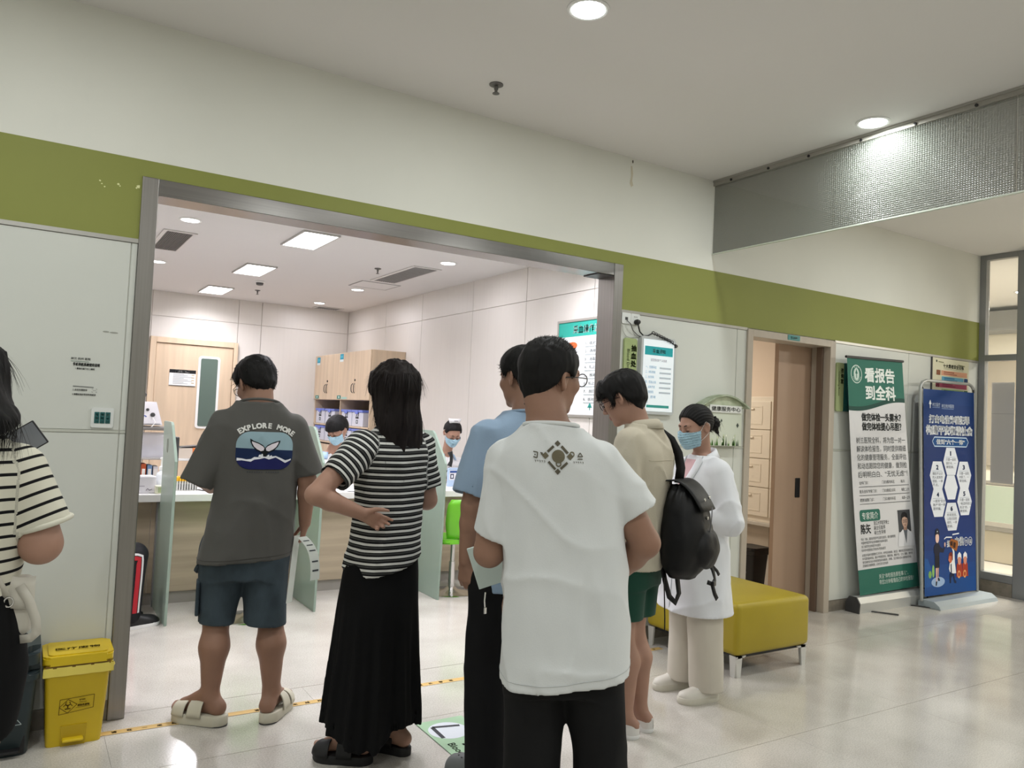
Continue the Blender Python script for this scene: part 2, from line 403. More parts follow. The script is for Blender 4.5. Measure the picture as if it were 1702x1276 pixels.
for k in range(8):
    a.line([(1.60, 1.825 - 0.017 * k), (1.60 + 0.13 + 0.05 * ((k * 7) % 3), 1.825 - 0.017 * k)], 0.006, '8d949c')
    if k % 2 == 0: a.rect(1.82, 1.815 - 0.017 * k, 1.855, 1.827 - 0.017 * k, 'b9a98c', 2)
a.build('print', plane_map((0, YB - 0.0365, 0), **WALLY), d2)
MB().tube([(1.44, YB - 0.035, 1.04), (1.44, YB - 0.075, 1.04), (1.55, YB - 0.075, 1.04)], 0.009, 8).build('handle', M_CHROME, d2, 40)
# sliding door of the consulting room
d1 = struct('door_1', MB().box(5.19, 6.2, 0.172, 0.212, 0.006, 2.2, bev=0.003), M_LEAF)
for x0, x1, z0, z1 in ((DL, 4.667, 0, DT), (5.602, DR, 0, DT), (4.667, 5.602, 2.172, DT)):
    MB().box(x0, x1, -0.014, 0.168, z0, z1, bev=0.003).build('frame', M_TAUPE, d1)
MB().box(5.575, 5.601, 0.05, 0.10, 0, 2.172).build('stop_strip', mat('brown_strip', (0.16, 0.11, 0.08), 0.5), d1)
MB().box(5.44, 5.50, 0.166, 0.172, 0.92, 1.08, bev=0.004).build('recessed_handle', M_BLACK, d1)
rp = MB().prism(rrect(5.06, 2.183, 5.205, 2.224, 0.006), 'y', -0.017, -0.0142).build('number_plate', mat('teal_plate', (0.03, 0.22, 0.22), 0.4), d1)
Art().text('B1-009', 5.1325, 2.194, 0.026, 'e8f2ee', 0.01, align='c').build('print', plane_map((0, -0.0172, 0), **WALLY), d1)
# consulting room shell
struct('wall_side_right', MB().box(6.30, 6.4, 0.16, 3.6, 0, 2.8), mat('warm_wall', (0.66, 0.55, 0.45), 0.7))
struct('wall_side_back', MB().box(XR + 0.1, 6.4, 3.5, 3.6, 0, 2.8), MATS['warm_wall'])
# end glazing of the hall
e1 = struct('window_1', MB().box(XE, XE + 0.07, -0.06, 0.0, 0.0, CEIL, bev=0.003), M_ALU)
for y0, y1, z0, z1 in ((-0.60, -0.345, 0, CEIL), (-0.345, -0.06, 3.225, CEIL), (-0.345, -0.06, 2.232, 2.292), (-0.345, -0.06, 0.125, 0.20),
                       (-3.0, -0.60, 3.2, CEIL), (-3.0, -0.60, 2.232, 2.292), (-3.1, -3.0, 0, CEIL), (-8.4, -3.1, 3.2, CEIL)):
    MB().box(XE, XE + 0.07, y0, y1, z0, z1, bev=0.003).build('mullion', M_ALU, e1)
MB().box(XE - 0.005, XE + 0.075, -0.345, -0.06, 0, 0.124).build('stone_base', M_STONE, e1)
for y0, y1, z0, z1 in ((-0.345, -0.06, 2.292, 3.225), (-0.345, -0.06, 0.20, 2.232), (-3.0, -0.6, 2.292, 3.2), (-3.0, -0.6, 0.02, 2.232)):
    MB().box(XE + 0.03, XE + 0.038, y0, y1, z0, z1).build('pane', M_GLASS, e1)
struct('wall_end', MB().box(XE, XE + 0.1, Y0, -3.1, 0, CEIL), M_WALL)
struct('wall_corridor', MB().box(11.6, 11.7, -8.4, 4.0, 0, CEIL), mat('corridor_wall', (0.74, 0.69, 0.58), 0.7))
struct('wall_corridor_side', MB().box(XE + 0.1, 11.7, 3.6, 3.7, 0, CEIL), MATS['corridor_wall'])
struct('wall_corridor_near', MB().box(XE + 0.1, XE + 0.2, 0.16, 3.6, 0, CEIL), MATS['corridor_wall'])
# glass smoke curtain across the ceiling
sc_ = empty('smoke_curtain', (0, 0, 0), 0, 'ribbed glass smoke curtain hanging from the hall ceiling across the corridor', 'glass partition')
MB().box(4.196, 4.236, -4.4, -0.002, 3.236, CEIL - 0.001).build('ceiling_rail', mat('rail_grey', (0.36, 0.345, 0.31), 0.35, metal=0.4), sc_)
MB().box(4.190, 4.200, -4.4, -0.002, 3.262, CEIL - 0.001).build('rail_lip', M_TRIM, sc_)
pe = [-0.004, -1.012, -2.062, -3.1, -4.15]
for a, b in zip(pe, pe[1:]):
    MB().box(4.205, 4.217, b + 0.003, a - 0.003, 2.736, 3.237, bev=0.001, seg=1).build('pane', M_RIB, sc_)
MB().box(4.200, 4.222, -4.15, -0.004, 2.730, 2.7365).build('bottom_edge', mat('glass_edge', (0.62, 0.68, 0.60), 0.2), sc_)
for y in (-0.171, -0.5, -0.821, -1.192, -1.53, -1.866, -2.3, -2.7):
    MB().lathe([(0.009, 0), (0.009, -0.006), (0.004, -0.007)], (4.1955, y, 3.246), 10, 'x').build('bolt', M_BLACK, sc_)

# ------------------------------------------------------------------ ceiling fittings
def downlight(x, y, z, r, label, group, lamp):
    t = empty('ceiling_light', (x, y, z), 0, label, 'light', group)
    MB().lathe([(r * 1.25, -0.001), (r * 1.25, -0.004), (r * 1.12, -0.009), (r * 1.0, -0.006), (r * 1.0, -0.001)], seg=32).build('trim_ring', M_WPLAS, t, 40)
    MB().lathe([(r * 0.99, -0.003), (r * 0.99, -0.007), (r * 0.5, -0.008), (0.001, -0.008)], seg=32).build('diffuser', lamp, t, 40)
downlight(1.99, -1.349, CEIL, 0.075, 'round downlight in the hall ceiling above the man in the white t-shirt', 'hall downlights', M_LAMP)
downlight(4.065, -1.353, CEIL, 0.075, 'round downlight in the hall ceiling beside the ribbed glass curtain', 'hall downlights', M_LAMP)
for (x, y), l in zip(ROOM_DL, ('round downlight in the inner room ceiling beside the long dark grille', 'round downlight in the inner room ceiling near the right end of the steel header',
                               'round downlight in the inner room ceiling beside the square access hatch', 'round downlight in the inner room ceiling nearest its far right corner',
                               'round downlight in the inner room ceiling half behind the left steel jamb')):
    downlight(x, y, RCEIL, 0.065, l, 'inner room downlights', M_RLAMP)
for k, (x, y) in enumerate(ROOM_PANEL):
    t = empty('panel_light', (x, y, RCEIL), 0, ('rectangular ceiling panel light nearest the steel header', 'middle one of the three rectangular ceiling panel lights', 'rectangular ceiling panel light nearest the back wall')[k], 'light', 'inner room panel lights')
    w, l = 0.15, 0.335
    f = MB()
    for a in ((-w, -w + .014, -l, l), (w - .014, w, -l, l), (-w + .014, w - .014, -l, -l + .014), (-w + .014, w - .014, l - .014, l)): f.box(*a, -0.016, -0.001)
    f.build('frame', mat('panel_rim', (0.45, 0.44, 0.43), 0.4), t)
    MB().box(-w + .014, w - .014, -l + .014, l - .014, -0.012, -0.004).build('diffuser', M_RLAMP, t)
def grille(name, x0, x1, y0, y1, z, label, dark, n, along='y'):
    t = empty(name, ((x0 + x1) / 2, (y0 + y1) / 2, z), 0, label, 'vent', 'ceiling grilles')
    w, l = (x1 - x0) / 2, (y1 - y0) / 2
    f = MB()
    for a in ((-w, -w + .03, -l, l), (w - .03, w, -l, l), (-w + .03, w - .03, -l, -l + .03), (-w + .03, w - .03, l - .03, l)): f.box(*a, -0.010, -0.001)
    f.build('frame', mat('vent_white', (0.62, 0.6, 0.59), 0.5), t)
    MB().box(-w + .03, w - .03, -l + .03, l - .03, -0.003, -0.001).build('backing', M_DARK, t)
    for k in range(n):
        x = -w + .03 + (2 * w - .06) * (k + .5) / n
        MB().box(x - 0.003, x + 0.003, -l + .03, l - .03, -0.010, -0.003).build('slat', dark, t)
grille('air_vent', 0.88, 1.14, 2.78, 3.72, RCEIL, 'long dark ceiling grille beside the left steel jamb', mat('vent_dark', (0.16, 0.15, 0.15), 0.5), 14)
grille('air_vent', 3.06, 3.36, 2.70, 3.80, RCEIL, 'long ceiling grille beside the right wall of the inner room', mat('vent_mid', (0.36, 0.35, 0.345), 0.5), 10)
grille('air_vent', 3.33, 3.70, 6.36, 6.62, RCEIL, 'small ceiling grille at the far right corner of the inner room', MATS['vent_mid'], 10)
t = empty('access_hatch', (3.24, 4.12, RCEIL), 0, 'square flush access hatch in the inner room ceiling', 'hatch')
MB().box(-0.21, 0.21, -0.20, 0.20, -0.004, -0.0005).build('hatch_panel', M_RCEIL, t)
f = MB()
for a in ((-.225, -.213, -.215, .215), (.213, .225, -.215, .215), (-.213, .213, -.215, -.203), (-.213, .213, .203, .215)): f.box(*a, -0.005, -0.0005)
f.build('rim', mat('hatch_rim', (0.3, 0.29, 0.29), 0.5), t)
def sprinkler(x, y, z, label, s=1.0):
    t = empty('sprinkler', (x, y, z), 0, label, 'sprinkler', 'ceiling sprinklers')
    dm = mat('dull_metal', (0.16, 0.155, 0.15), 0.4, metal=0.7)
    MB().lathe([(0.033 * s, -0.0005), (0.033 * s, -0.006), (0.020 * s, -0.012), (0.012 * s, -0.012)], seg=24).build('escutcheon', dm, t, 40)
    MB().lathe([(0.010 * s, -0.008), (0.010 * s, -0.028), (0.007 * s, -0.034), (0.007 * s, -0.05)], seg=12).build('stem', dm, t, 40)
    MB().lathe([(0.017 * s, -0.050), (0.017 * s, -0.053), (0.004 * s, -0.056)], seg=16).build('deflector', dm, t, 40)
sprinkler(2.07, -0.433, CEIL, 'sprinkler head in the hall ceiling near the wall', 1.15)
sprinkler(2.869, 3.119, RCEIL, 'sprinkler head in the inner room ceiling beside the right grille', 1.0)
sprinkler(2.33, 5.6, RCEIL, 'sprinkler head in the inner room ceiling behind the smoke detector', 1.0)
t = empty('smoke_detector', (2.173, 4.871, RCEIL), 0, 'round smoke detector in the inner room ceiling behind the panel lights', 'detector')
MB().lathe([(0.052, -0.001), (0.052, -0.012), (0.045, -0.02)], seg=24).build('base', M_WPLAS, t, 40)
MB().lathe([(0.042, -0.02), (0.036, -0.045), (0.02, -0.05), (0.001, -0.05)], seg=24).build('sensor_head', mat('detector_dark', (0.10, 0.10, 0.10), 0.5), t, 40)

# ------------------------------------------------------------------ counter, dividers, stools
ct = empty('service_counter', (1.4, 2.3, 0), 0, 'long oak fronted blood draw counter with a white worktop', 'counter')
def P(o): o.matrix_parent_inverse = Matrix.Translation(o.parent.location).inverted(); return o
MB().box(-1.2, 3.88, 2.0, 2.68, 0.756, 0.81, bev=0.004).build('worktop', M_WHITE, ct)
for k in range(5):
    x0 = -1.2 + 1.016 * k
    MB().box(x0 + 0.002, x0 + 1.014, 2.125, 2.15, 0.087, 0.755, bev=0.002).build('front_panel', M_OAKH, ct)
MB().box(-1.2, 3.88, 2.14, 2.16, 0, 0.086).build('plinth', M_PLINTH, ct)
for x in (-1.18, 0.86, 2.86, 3.86): MB().box(x - 0.012, x + 0.012, 2.16, 2.66, 0.0, 0.755).build('side_panel', M_OAKH, ct)
for c in ct.children: P(c)
for x, l in ((0.88, 'frosted green glass divider standing by the left end of the counter'), (1.88, 'frosted green glass divider between the man in grey and the woman in stripes'),
             (2.88, 'frosted green glass divider to the right of the woman in the striped shirt')):
    t = empty('counter_divider', (x, 1.8, 0), 0, l, 'divider', 'counter dividers')
    pts = [(-0.28, 0.0), (-0.30, 0.55), (-0.31, 1.08), (-0.27, 1.13), (-0.09, 1.315), (-0.05, 1.335), (0.245, 1.335), (0.255, 1.32), (0.20, 1.05), (0.195, 0.83), (0.195, 0.752), (0.30, 0.74), (0.30, 0.0)]
    MB().prism(pts, 'x', -0.009, 0.009, bev=0.002).build('glass_panel', M_FROST, t)
    MB().box(-0.016, 0.016, 0.27, 0.32, 0.0, 0.75).build('post', M_ALU, t)
    MB().tube([(-0.0105, 0.02 + 0.022 * math.cos(a), 1.17 + 0.05 * math.sin(a)) for a in np.linspace(0, 6.28, 24)], 0.0015, 4).build('finger_slot_rim', M_TRIM, t)
LIME = mat('lime_plastic', (0.16, 0.52, 0.03), 0.35)
def lime_stool(x, y, rz, label):
    t = empty('swivel_chair', (x, y, 0), rz, label, 'chair', 'lime green counter chairs')
    MB().lathe([(0.20, 0.0), (0.20, 0.006), (0.18, 0.014), (0.06, 0.028), (0.032, 0.05), (0.030, 0.05)], seg=36).build('base', M_CHROME, t, 40)
    MB().lathe([(0.026, 0.04), (0.026, 0.26), (0.019, 0.262), (0.019, 0.43)], seg=16).build('column', M_CHROME, t, 40)
    m = MB().prism(rrect(-0.20, -0.19, 0.20, 0.19, 0.07), 'z', 0.43, 0.465, bev=0.012); m.build('seat', LIME, t, 40)
    rows = []
    for z in np.linspace(0.47, 0.79, 9):
        u = (z - 0.47) / 0.32; hw = 0.135 + 0.03 * min(1, u * 2.5)
        if u > 0.85: hw -= 0.03 * (u - 0.85) / 0.15
        rows.append([(hw * s_, -0.19 - 0.05 * u + 0.05 * s_ * s_, z) for s_ in np.linspace(-1, 1, 11)])
    o = MB().grid(rows).build('backrest', LIME, t, 180)
    so = o.modifiers.new('t', 'SOLIDIFY'); so.thickness = 0.012
    MB().box(-0.05, 0.05, -0.215, -0.16, 0.445, 0.50, bev=0.01).build('back_bracket', M_CHROME, t)
    return t
lime_stool(1.42, 1.52, 0.1, 'lime green swivel chair hidden mostly by the man in the grey t-shirt')
lime_stool(3.10, 1.72, 0.0, 'lime green swivel chair between the striped shirt and the man in light blue')

# ------------------------------------------------------------------ things on and behind the counter
ZT = 0.8105
t = empty('tissue_box', (0.79, 2.14, ZT), 0.06, 'white cardboard box at the left end of the counter', 'box')
MB().box(-0.10, 0.055, -0.06, 0.07, 0, 0.118, bev=0.002).build('carton', mat('pale_carton', (0.70, 0.68, 0.72), 0.6), t)
MB().box(-0.09, 0.045, -0.05, 0.06, 0.118, 0.122).build('lid_flap', M_WPLAS, t)
Art().line([(-0.01, 0.02), (0.0, 0.035), (0.012, 0.022), (0.03, 0.03)], 0.004, '6f6a78').rect(-0.06, 0.05, -0.02, 0.054, '8d8a96').build('print', plane_map((0, -0.0605, 0), **WALLY), t)
t = empty('small_carton', (0.885, 2.085, ZT), 0.05, 'small green and cream carton beneath the pump bottle', 'box')
MB().box(-0.045, 0.045, -0.045, 0.045, 0, 0.055, bev=0.002).build('carton', mat('cream_carton', (0.62, 0.62, 0.48), 0.6), t)
MB().box(-0.03, 0.03, -0.046, -0.045, 0.008, 0.047).build('printed_panel', flat('97a27c'), t)
t = empty('pump_bottle', (0.895, 2.20, ZT), 0.4, 'clear pump bottle of hand sanitiser beside the first divider', 'bottle')
MB().lathe([(0.034, 0), (0.036, 0.005), (0.036, 0.115), (0.030, 0.135), (0.014, 0.15), (0.014, 0.16)], seg=24).build('bottle', mat('milky_plastic', (0.72, 0.75, 0.78), 0.25), t, 50)
MB().lathe([(0.017, 0.158), (0.017, 0.182), (0.008, 0.186), (0.006, 0.235), (0.013, 0.237), (0.013, 0.25), (0.004, 0.252)], seg=16).tube([(0, 0, 0.243), (0, -0.035, 0.243), (0, -0.045, 0.232)], 0.005, 8).build('pump_head', M_WPLAS, t, 50)
MB().lathe([(0.0365, 0.03), (0.0365, 0.09)], seg=24).build('label_band', mat('label_white', (0.75, 0.78, 0.80), 0.5), t, 50)
# rack of yellow capped tubes
t = empty('tube_rack', (1.07, 2.27, ZT), 0, 'rack of blood tubes with orange yellow caps on the counter', 'rack')
MB().box(-0.085, 0.085, -0.045, 0.045, 0, 0.006).box(-0.085, 0.085, -0.045, 0.045, 0.05, 0.053).box(-0.087, -0.083, -0.045, 0.045, 0, 0.055).box(0.083, 0.087, -0.045, 0.045, 0, 0.055).build('rack_frame', mat('rack_clear', (0.6, 0.6, 0.58), 0.3), t)
tb = MB().lathe([(0.0055, 0.004), (0.0065, 0.01), (0.0065, 0.078)], seg=8); tb = tb.build('tube', mat('tube_glass', (0.62, 0.62, 0.60), 0.2), t, 40)
cp = MB().lathe([(0.0082, 0.072), (0.0085, 0.1), (0.007, 0.103)], seg=8).build('cap', mat('yellow_cap', (0.80, 0.45, 0.02), 0.4), t, 40)
first = True
for i in range(9):
    for j in range(5):
        x, y = -0.074 + 0.0185 * i, -0.036 + 0.018 * j
        if first: tb.location = cp.location = (x, y, 0); first = False; continue
        for o in (tb, cp):
            c = o.copy(); COL.objects.link(c); c.location = (x, y, 0)
t = empty('pill_carton', (1.03, 2.42, ZT), 0.3, 'pink and orange carton behind the tube rack', 'box')
MB().box(-0.04, 0.04, -0.03, 0.03, 0, 0.09, bev=0.002).build('carton', mat('pink_carton', (0.72, 0.28, 0.24), 0.6), t)
MB().box(-0.03, 0.03, -0.032, -0.03, 0.05, 0.08).build('printed_panel', flat('d9a24a'), t)
def papers(x, y, rz, n, label, w=0.21, h=0.297, z=ZT, cat='paper'):
    t = empty('paper_stack', (x, y, z), rz, label, cat)
    for k in range(n):
        m = MB(); rows = [[(-w / 2 + w * i / 4, -h / 2 + h * j / 4, 0.002 + k * 0.003 + 0.010 * (i / 4) ** 3 * (k == n - 1)) for i in range(5)] for j in range(5)]
        o = m.grid(rows).build('sheet', mat('paper_white', (0.78, 0.77, 0.78), 0.7), t, 180)
        o.rotation_euler.z = 0.12 * (k - 1)
    return t
papers(1.30, 2.22, 0.3, 3, 'loose white sheets on the counter right of the tube rack')
papers(2.42, 2.14, -0.3, 2, 'white form on the counter behind the raised elbow of the striped shirt')
papers(3.05, 2.25, 0.2, 2, 'white sheets on the counter in front of the right nurse')
# scanner and crumpled wipe near first nurse
t = empty('barcode_scanner', (2.36, 2.35, ZT), 0.4, 'black and white barcode scanner on the counter before the left nurse', 'scanner')
MB().box(-0.05, 0.05, -0.035, 0.05, 0, 0.07, bev=0.02).build('body', M_BLACK, t)
MB().box(-0.06, 0.06, -0.03, 0.06, 0.07, 0.095, bev=0.012).build('top_cover', M_WPLAS, t)
MB().tube([(0.05, 0.05, 0.03), (0.12, 0.10, 0.02), (0.10, 0.2, 0.005), (0.0, 0.28, 0.004)], 0.004, 6).build('cord', M_BLACK, t, 60)
# analyser on an arm, with trays
t = empty('lab_analyser', (0.87, 3.0, 0), 0.0, 'white sloping medical device on a grey tray above the counter end', 'device')
MB().prism([(-0.13, 1.275), (0.11, 1.275), (0.055, 1.465), (-0.13, 1.465)], 'y', -0.12, 0.12, bev=0.012).build('housing', mat('device_white', (0.74, 0.72, 0.76), 0.4), t)
MB().box(-0.16, 0.17, -0.16, 0.15, 1.235, 1.262, bev=0.006).build('tray', mat('tray_grey', (0.16, 0.15, 0.14), 0.45), t)
MB().lathe([(0.018, -0.121), (0.018, -0.128), (0.010, -0.13)], (0.03, 0, 1.36), 14, 'y').lathe([(0.012, -0.121), (0.012, -0.128), (0.006, -0.13)], (-0.01, 0, 1.40), 14, 'y').build('knob', M_DARK, t, 40)
Art().line([(-0.085, 1.34), (-0.065, 1.352), (-0.05, 1.34), (-0.03, 1.352), (-0.015, 1.342)], 0.008, '4d5ea8').build('print', plane_map((0, -0.1205, 0), **WALLY), t)
MB().tube([(-0.06, 0.02, 1.465), (-0.06, 0.02, 1.51)], 0.02, 10).box(-0.10, -0.01, -0.02, 0.06, 1.505, 1.535, bev=0.008).build('clamp', M_DARK, t)
MB().tube([(0.03, -0.13, 1.34), (0.05, -0.15, 1.30), (0.03, -0.155, 1.27), (0.0, -0.15, 1.24)], 0.004, 6).build('tubing', M_WPLAS, t, 60)
ea = empty('equipment_arm', (0.60, 3.0, 0), 0, 'grey post of the equipment arm behind the left steel jamb', 'stand')
MB().tube([(0, 0, 0), (0, 0, 1.225)], 0.018, 10).lathe([(0.2, 0), (0.2, 0.012), (0.03, 0.03)], seg=20).build('post', M_ALU, ea, 40)
MB().box(-0.02, 0.24, -0.03, 0.03, 1.2, 1.233, bev=0.006).build('bracket', M_ALU, ea)
t = empty('storage_bin', (0.93, 3.0, ZT), 0, 'clear plastic storage bin with white wipes behind the pump bottle', 'bin')
f = MB()
for a in ((-0.10, -0.095, -0.1, 0.1), (0.095, 0.10, -0.1, 0.1), (-0.1, 0.1, -0.1, -0.095), (-0.1, 0.1, 0.095, 0.1)): f.box(*a, 0.20, 0.40)
f.build('walls', mat('clear_plastic', (0.72, 0.72, 0.76), 0.2, alpha=0.45), t)
MB().box(-0.09, 0.09, -0.09, 0.09, 0.205, 0.29, bev=0.01).build('wipes', mat('wipe_white', (0.78, 0.77, 0.85), 0.7), t)
MB().box(-0.14, 0.14, -0.13, 0.13, 0.185, 0.20, bev=0.002).box(-0.14, -0.125, -0.12, 0.12, 0, 0.19).box(0.125, 0.14, -0.12, 0.12, 0, 0.19).build('riser', mat('riser_grey', (0.40, 0.38, 0.36), 0.5), t)
for i, (c, l) in enumerate((('b8552c', 'orange folder upright under the storage bin'), ('6f8fb4', 'pale blue folder upright under the storage bin'), ('d8d4d8', 'white folder upright under the storage bin'))):
    t = empty('folder', (0.86 + 0.045 * i, 2.95, ZT), 0, l, 'folder')
    MB().box(-0.018, 0.018, -0.06, 0.08, 0, 0.15 - 0.01 * i, bev=0.003).build('cover', mat('folder_' + c, c, 0.6), t)
    MB().box(-0.012, 0.012, -0.0605, -0.06, 0.05, 0.11).build('spine_label', flat('e6e2dc'), t)
t = empty('monitor', (1.04, 2.62, ZT), 0.0, 'slim monitor seen edge on beside the first divider', 'monitor')
MB().box(-0.014, 0.014, -0.13, 0.13, 0.08, 0.39, bev=0.006).build('screen_case', M_DARK, t)
MB().box(-0.10, 0.10, -0.08, 0.08, 0, 0.012, bev=0.004).tube([(0, 0, 0.01), (0, 0, 0.15)], 0.015, 10).build('stand', M_DARK, t)
# shelf trolley with boxes further back
t = empty('side_trolley', (1.32, 3.1, 0), 0, 'white side shelf with an orange box behind the grey shirt', 'trolley')
for z in (0.55, 0.80, 0.985): MB().box(-0.22, 0.22, -0.18, 0.18, z, z + 0.018, bev=0.003).build('shelf', M_WPLAS, t)
for x in (-0.21, 0.21):
    for y in (-0.17, 0.17): MB().box(x - 0.01, x + 0.01, y - 0.01, y + 0.01, 0, 1.0).build('leg', M_ALU, t)
t = empty('glove_carton', (1.20, 3.02, 1.0035), 0, 'beige carton with an orange end on the side shelf', 'box')
MB().box(-0.10, 0.035, -0.07, 0.07, 0, 0.085, bev=0.002).build('carton', mat('beige_carton', (0.60, 0.52, 0.44), 0.6), t)
MB().box(0.036, 0.075, -0.072, 0.072, 0, 0.087, bev=0.002).build('orange_end', mat('orange_card', (0.75, 0.20, 0.04), 0.6), t)
t = empty('clipboard', (1.21, 3.03, 1.0905), 0.2, 'black clipboard lying on the beige carton', 'clipboard')
MB().prism([(-0.09, 0), (0.05, 0.0), (0.08, 0.016), (0.078, 0.02), (-0.09, 0.006)], 'y', -0.06, 0.06).build('board', M_BLACK, t)
MB().box(-0.085, -0.06, -0.03, 0.03, 0.006, 0.014, bev=0.002).build('clip', M_CHROME, t)
t = empty('desk_fan', (1.32, 2.72, ZT), 0.15, 'small round desk fan grille beyond the tube rack', 'fan')
m = MB()
for r in (0.02, 0.04, 0.06, 0.08, 0.10): m.tube([(r * math.cos(a), -0.02, 0.12 + r * math.sin(a)) for a in np.linspace(0, 6.2, 28)], 0.0012 if r < 0.1 else 0.005, 5, closed=True)
for k in range(20):
    a = 2 * math.pi * k / 20; m.tube([(0.02 * math.cos(a), -0.025, 0.12 + 0.02 * math.sin(a)), (0.1 * math.cos(a), -0.02, 0.12 + 0.1 * math.sin(a))], 0.001, 4)
m.build('grille', M_DARK, t, 60)
MB().lathe([(0.03, 0.0), (0.03, 0.05), (0.02, 0.06)], (0, 0, 0.12), 16, 'y').build('motor', M_WPLAS, t, 40)
MB().lathe([(0.07, 0), (0.065, 0.012), (0.012, 0.02), (0.012, 0.06)], (0, 0.03, 0), 20).build('stand', M_WPLAS, t, 40)

# ------------------------------------------------------------------ wall cabinets and lidded boxes
cb = empty('wall_cabinet', (3.67, 5.67, 0), 0, 'pale oak wall cabinet with paired doors on the right wall of the inner room', 'cabinet')
y0c, y1c = 4.64, YB - 0.004
MB().box(3.47, XR - 0.003, y0c, y1c, 1.592, 2.20, bev=0.002).build('body', M_OAK, cb)
for k in range(4):
    a = y0c + 0.002 + (y1c - y0c - 0.004) / 4 * k; b = a + (y1c - y0c - 0.004) / 4
    d = MB().box(3.452, 3.469, a + 0.002, b - 0.002, 1.596, 2.197, bev=0.0015, seg=1).build('door', M_OAK, cb)
    yh = b - 0.035 if k % 2 == 0 else a + 0.035
    s_ = 1 if k % 2 == 0 else -1
    h = MB().tube([(3.45, yh + 0.008 * s_, 1.80), (3.435, yh - 0.004 * s_, 1.78), (3.432, yh - 0.01 * s_, 1.74), (3.435, yh - 0.004 * s_, 1.70), (3.45, yh + 0.008 * s_, 1.68)], 0.005, 6).build('handle', M_DARK, d, 60)
    if k % 2 == 0: MB().lathe([(0.014, 0), (0.014, -0.006), (0.008, -0.01)], (3.452, yh, 1.84), 12, 'x').build('lock', M_BLACK, d, 40)
MB().box(3.47, XR - 0.003, y0c, y1c, 1.02, 1.04).build('shelf', M_OAK, cb)
MB().box(3.47, XR - 0.003, y0c, y1c, 1.25, 1.268).build('shelf', M_OAK, cb)
for y in (y0c + 0.01, 5.66, y1c - 0.012): MB().box(3.47, XR - 0.003, y - 0.01, y + 0.01, 1.04, 1.592).build('upright', M_OAK, cb)
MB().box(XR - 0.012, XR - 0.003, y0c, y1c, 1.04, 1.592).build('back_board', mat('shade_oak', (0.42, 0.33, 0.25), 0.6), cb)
a = Art()
for y, z, hh in ((6.62, 2.175, .075), (5.70, 2.185, .07)):
    a.rect(-y - 0.0, z - hh, -y + 0.13, z, '2f97b5', 1).rect(-y + 0.02, z - hh + .02, -y + 0.11, z - .02, '58b7cc', 2).rect(-y, z - hh - .03, -y + 0.13, z - hh - 0.001, 'd9e6e6', 1)
for y in (6.62, 5.74): a.rect(-y, 1.605, -y + 0.14, 1.65, '3d7c74', 1).rect(-y + .05, 1.615, -y + .09, 1.64, 'cfe0d8', 2)
a.rect(-5.58, 1.605, -5.38, 1.63, '9fc4bb', 1)
a.build('sticker', lambda x, y, l: Vector((3.4512 - 0.0006 * l, -x, y)), cb)
for c in cb.children: P(c)
M_BOXW = mat('frosted_box', (0.60, 0.62, 0.72), 0.35); M_BOXB = mat('blue_lid', (0.16, 0.22, 0.66), 0.35)
def lidded(y, z, w, h, label, txt):
    t = empty('storage_box', (3.66, y, z), 0, label, 'box', 'blue lidded boxes on the shelves')
    MB().box(-0.17, 0.17, -w / 2, w / 2, 0, h - 0.03, bev=0.008).build('tub', M_BOXW, t)
    MB().box(-0.18, 0.18, -w / 2 - .006, w / 2 + .006, h - 0.03, h, bev=0.006).build('lid', M_BOXB, t)
    MB().box(-0.186, -0.18, -0.05, 0.05, h - 0.05, h - 0.008, bev=0.003).build('latch', M_BOXB, t)
    a = Art().text(txt, 0, h * 0.5, 0.11, '23252c', 0.02, align='c').rect(-0.04, h * .18, 0.03, h * .40, '4b5560', 1).rect(-.02, h * .23, .012, h * .35, 'c7cad2', 2)
    a.build('print', lambda x, y_, l: Vector((-0.1705 - 0.0006 * l, -x, y_)), t)
k = 0
nm = ['farthest', 'second farthest', 'third farthest', 'fourth farthest', 'nearest']
for y in (6.49, 6.09, 5.46, 5.08):
    lidded(y, 1.2685, 0.36, 0.205, 'blue lidded box on the upper shelf, %s from the counter' % nm[k], '22'); k += 1
for k, y in enumerate((6.48, 6.08, 5.45, 5.06)):
    lidded(y, 1.0405, 0.36, 0.20, 'blue lidded box on the lower shelf, %s from the counter' % nm[k], '22')
MB().box(3.47, XR - 0.003, y0c, y1c, 0, 1.019, bev=0.002).build('base_cabinet', M_OAK, cb)
P(cb.children[-1])
for k in range(4):
    a_ = y0c + 0.515 * k; o = MB().box(3.455, 3.469, a_ + 0.004, a_ + 0.511, 0.08, 1.0, bev=0.0015, seg=1).build('base_door', M_OAK, cb); P(o)

# ------------------------------------------------------------------ wall signs and posters
# blood draw procedure poster on the inner right wall
t = empty('framed_poster', (XR, 1.0, 1.9), 0, 'framed blood draw procedure poster with teal header on the inner right wall', 'poster')
fr = MB()
yA, yB_ = 0.62, 1.44
for a in ((yA - .02, yB_ + .02, 2.30, 2.32), (yA - .02, yB_ + .02, 1.50, 1.52), (yA - .02, yA, 1.52, 2.30), (yB_, yB_ + .02, 1.52, 2.30)): fr.box(XR - 0.018, XR - 0.001, *a)
fr.build('frame', M_TRIM, t)
MB().box(XR - 0.010, XR - 0.001, yA, yB_, 1.52, 2.30).build('board', mat('poster_white', (0.72, 0.75, 0.76), 0.4), t)
a = Art(); a.rect(-yB_, 2.175, -yA, 2.30, '2fa698', 1); a.text('采血操作流程', -1.02, 2.205, 0.072, 'f2fffb', 0.02, align='c')
a.poly(oval(-1.30, 2.08, 0.09, 0.04, 14), 'e9824f', 1); a.poly(oval(-1.24, 2.10, 0.07, 0.03, 12), 'd96a3a', 2)
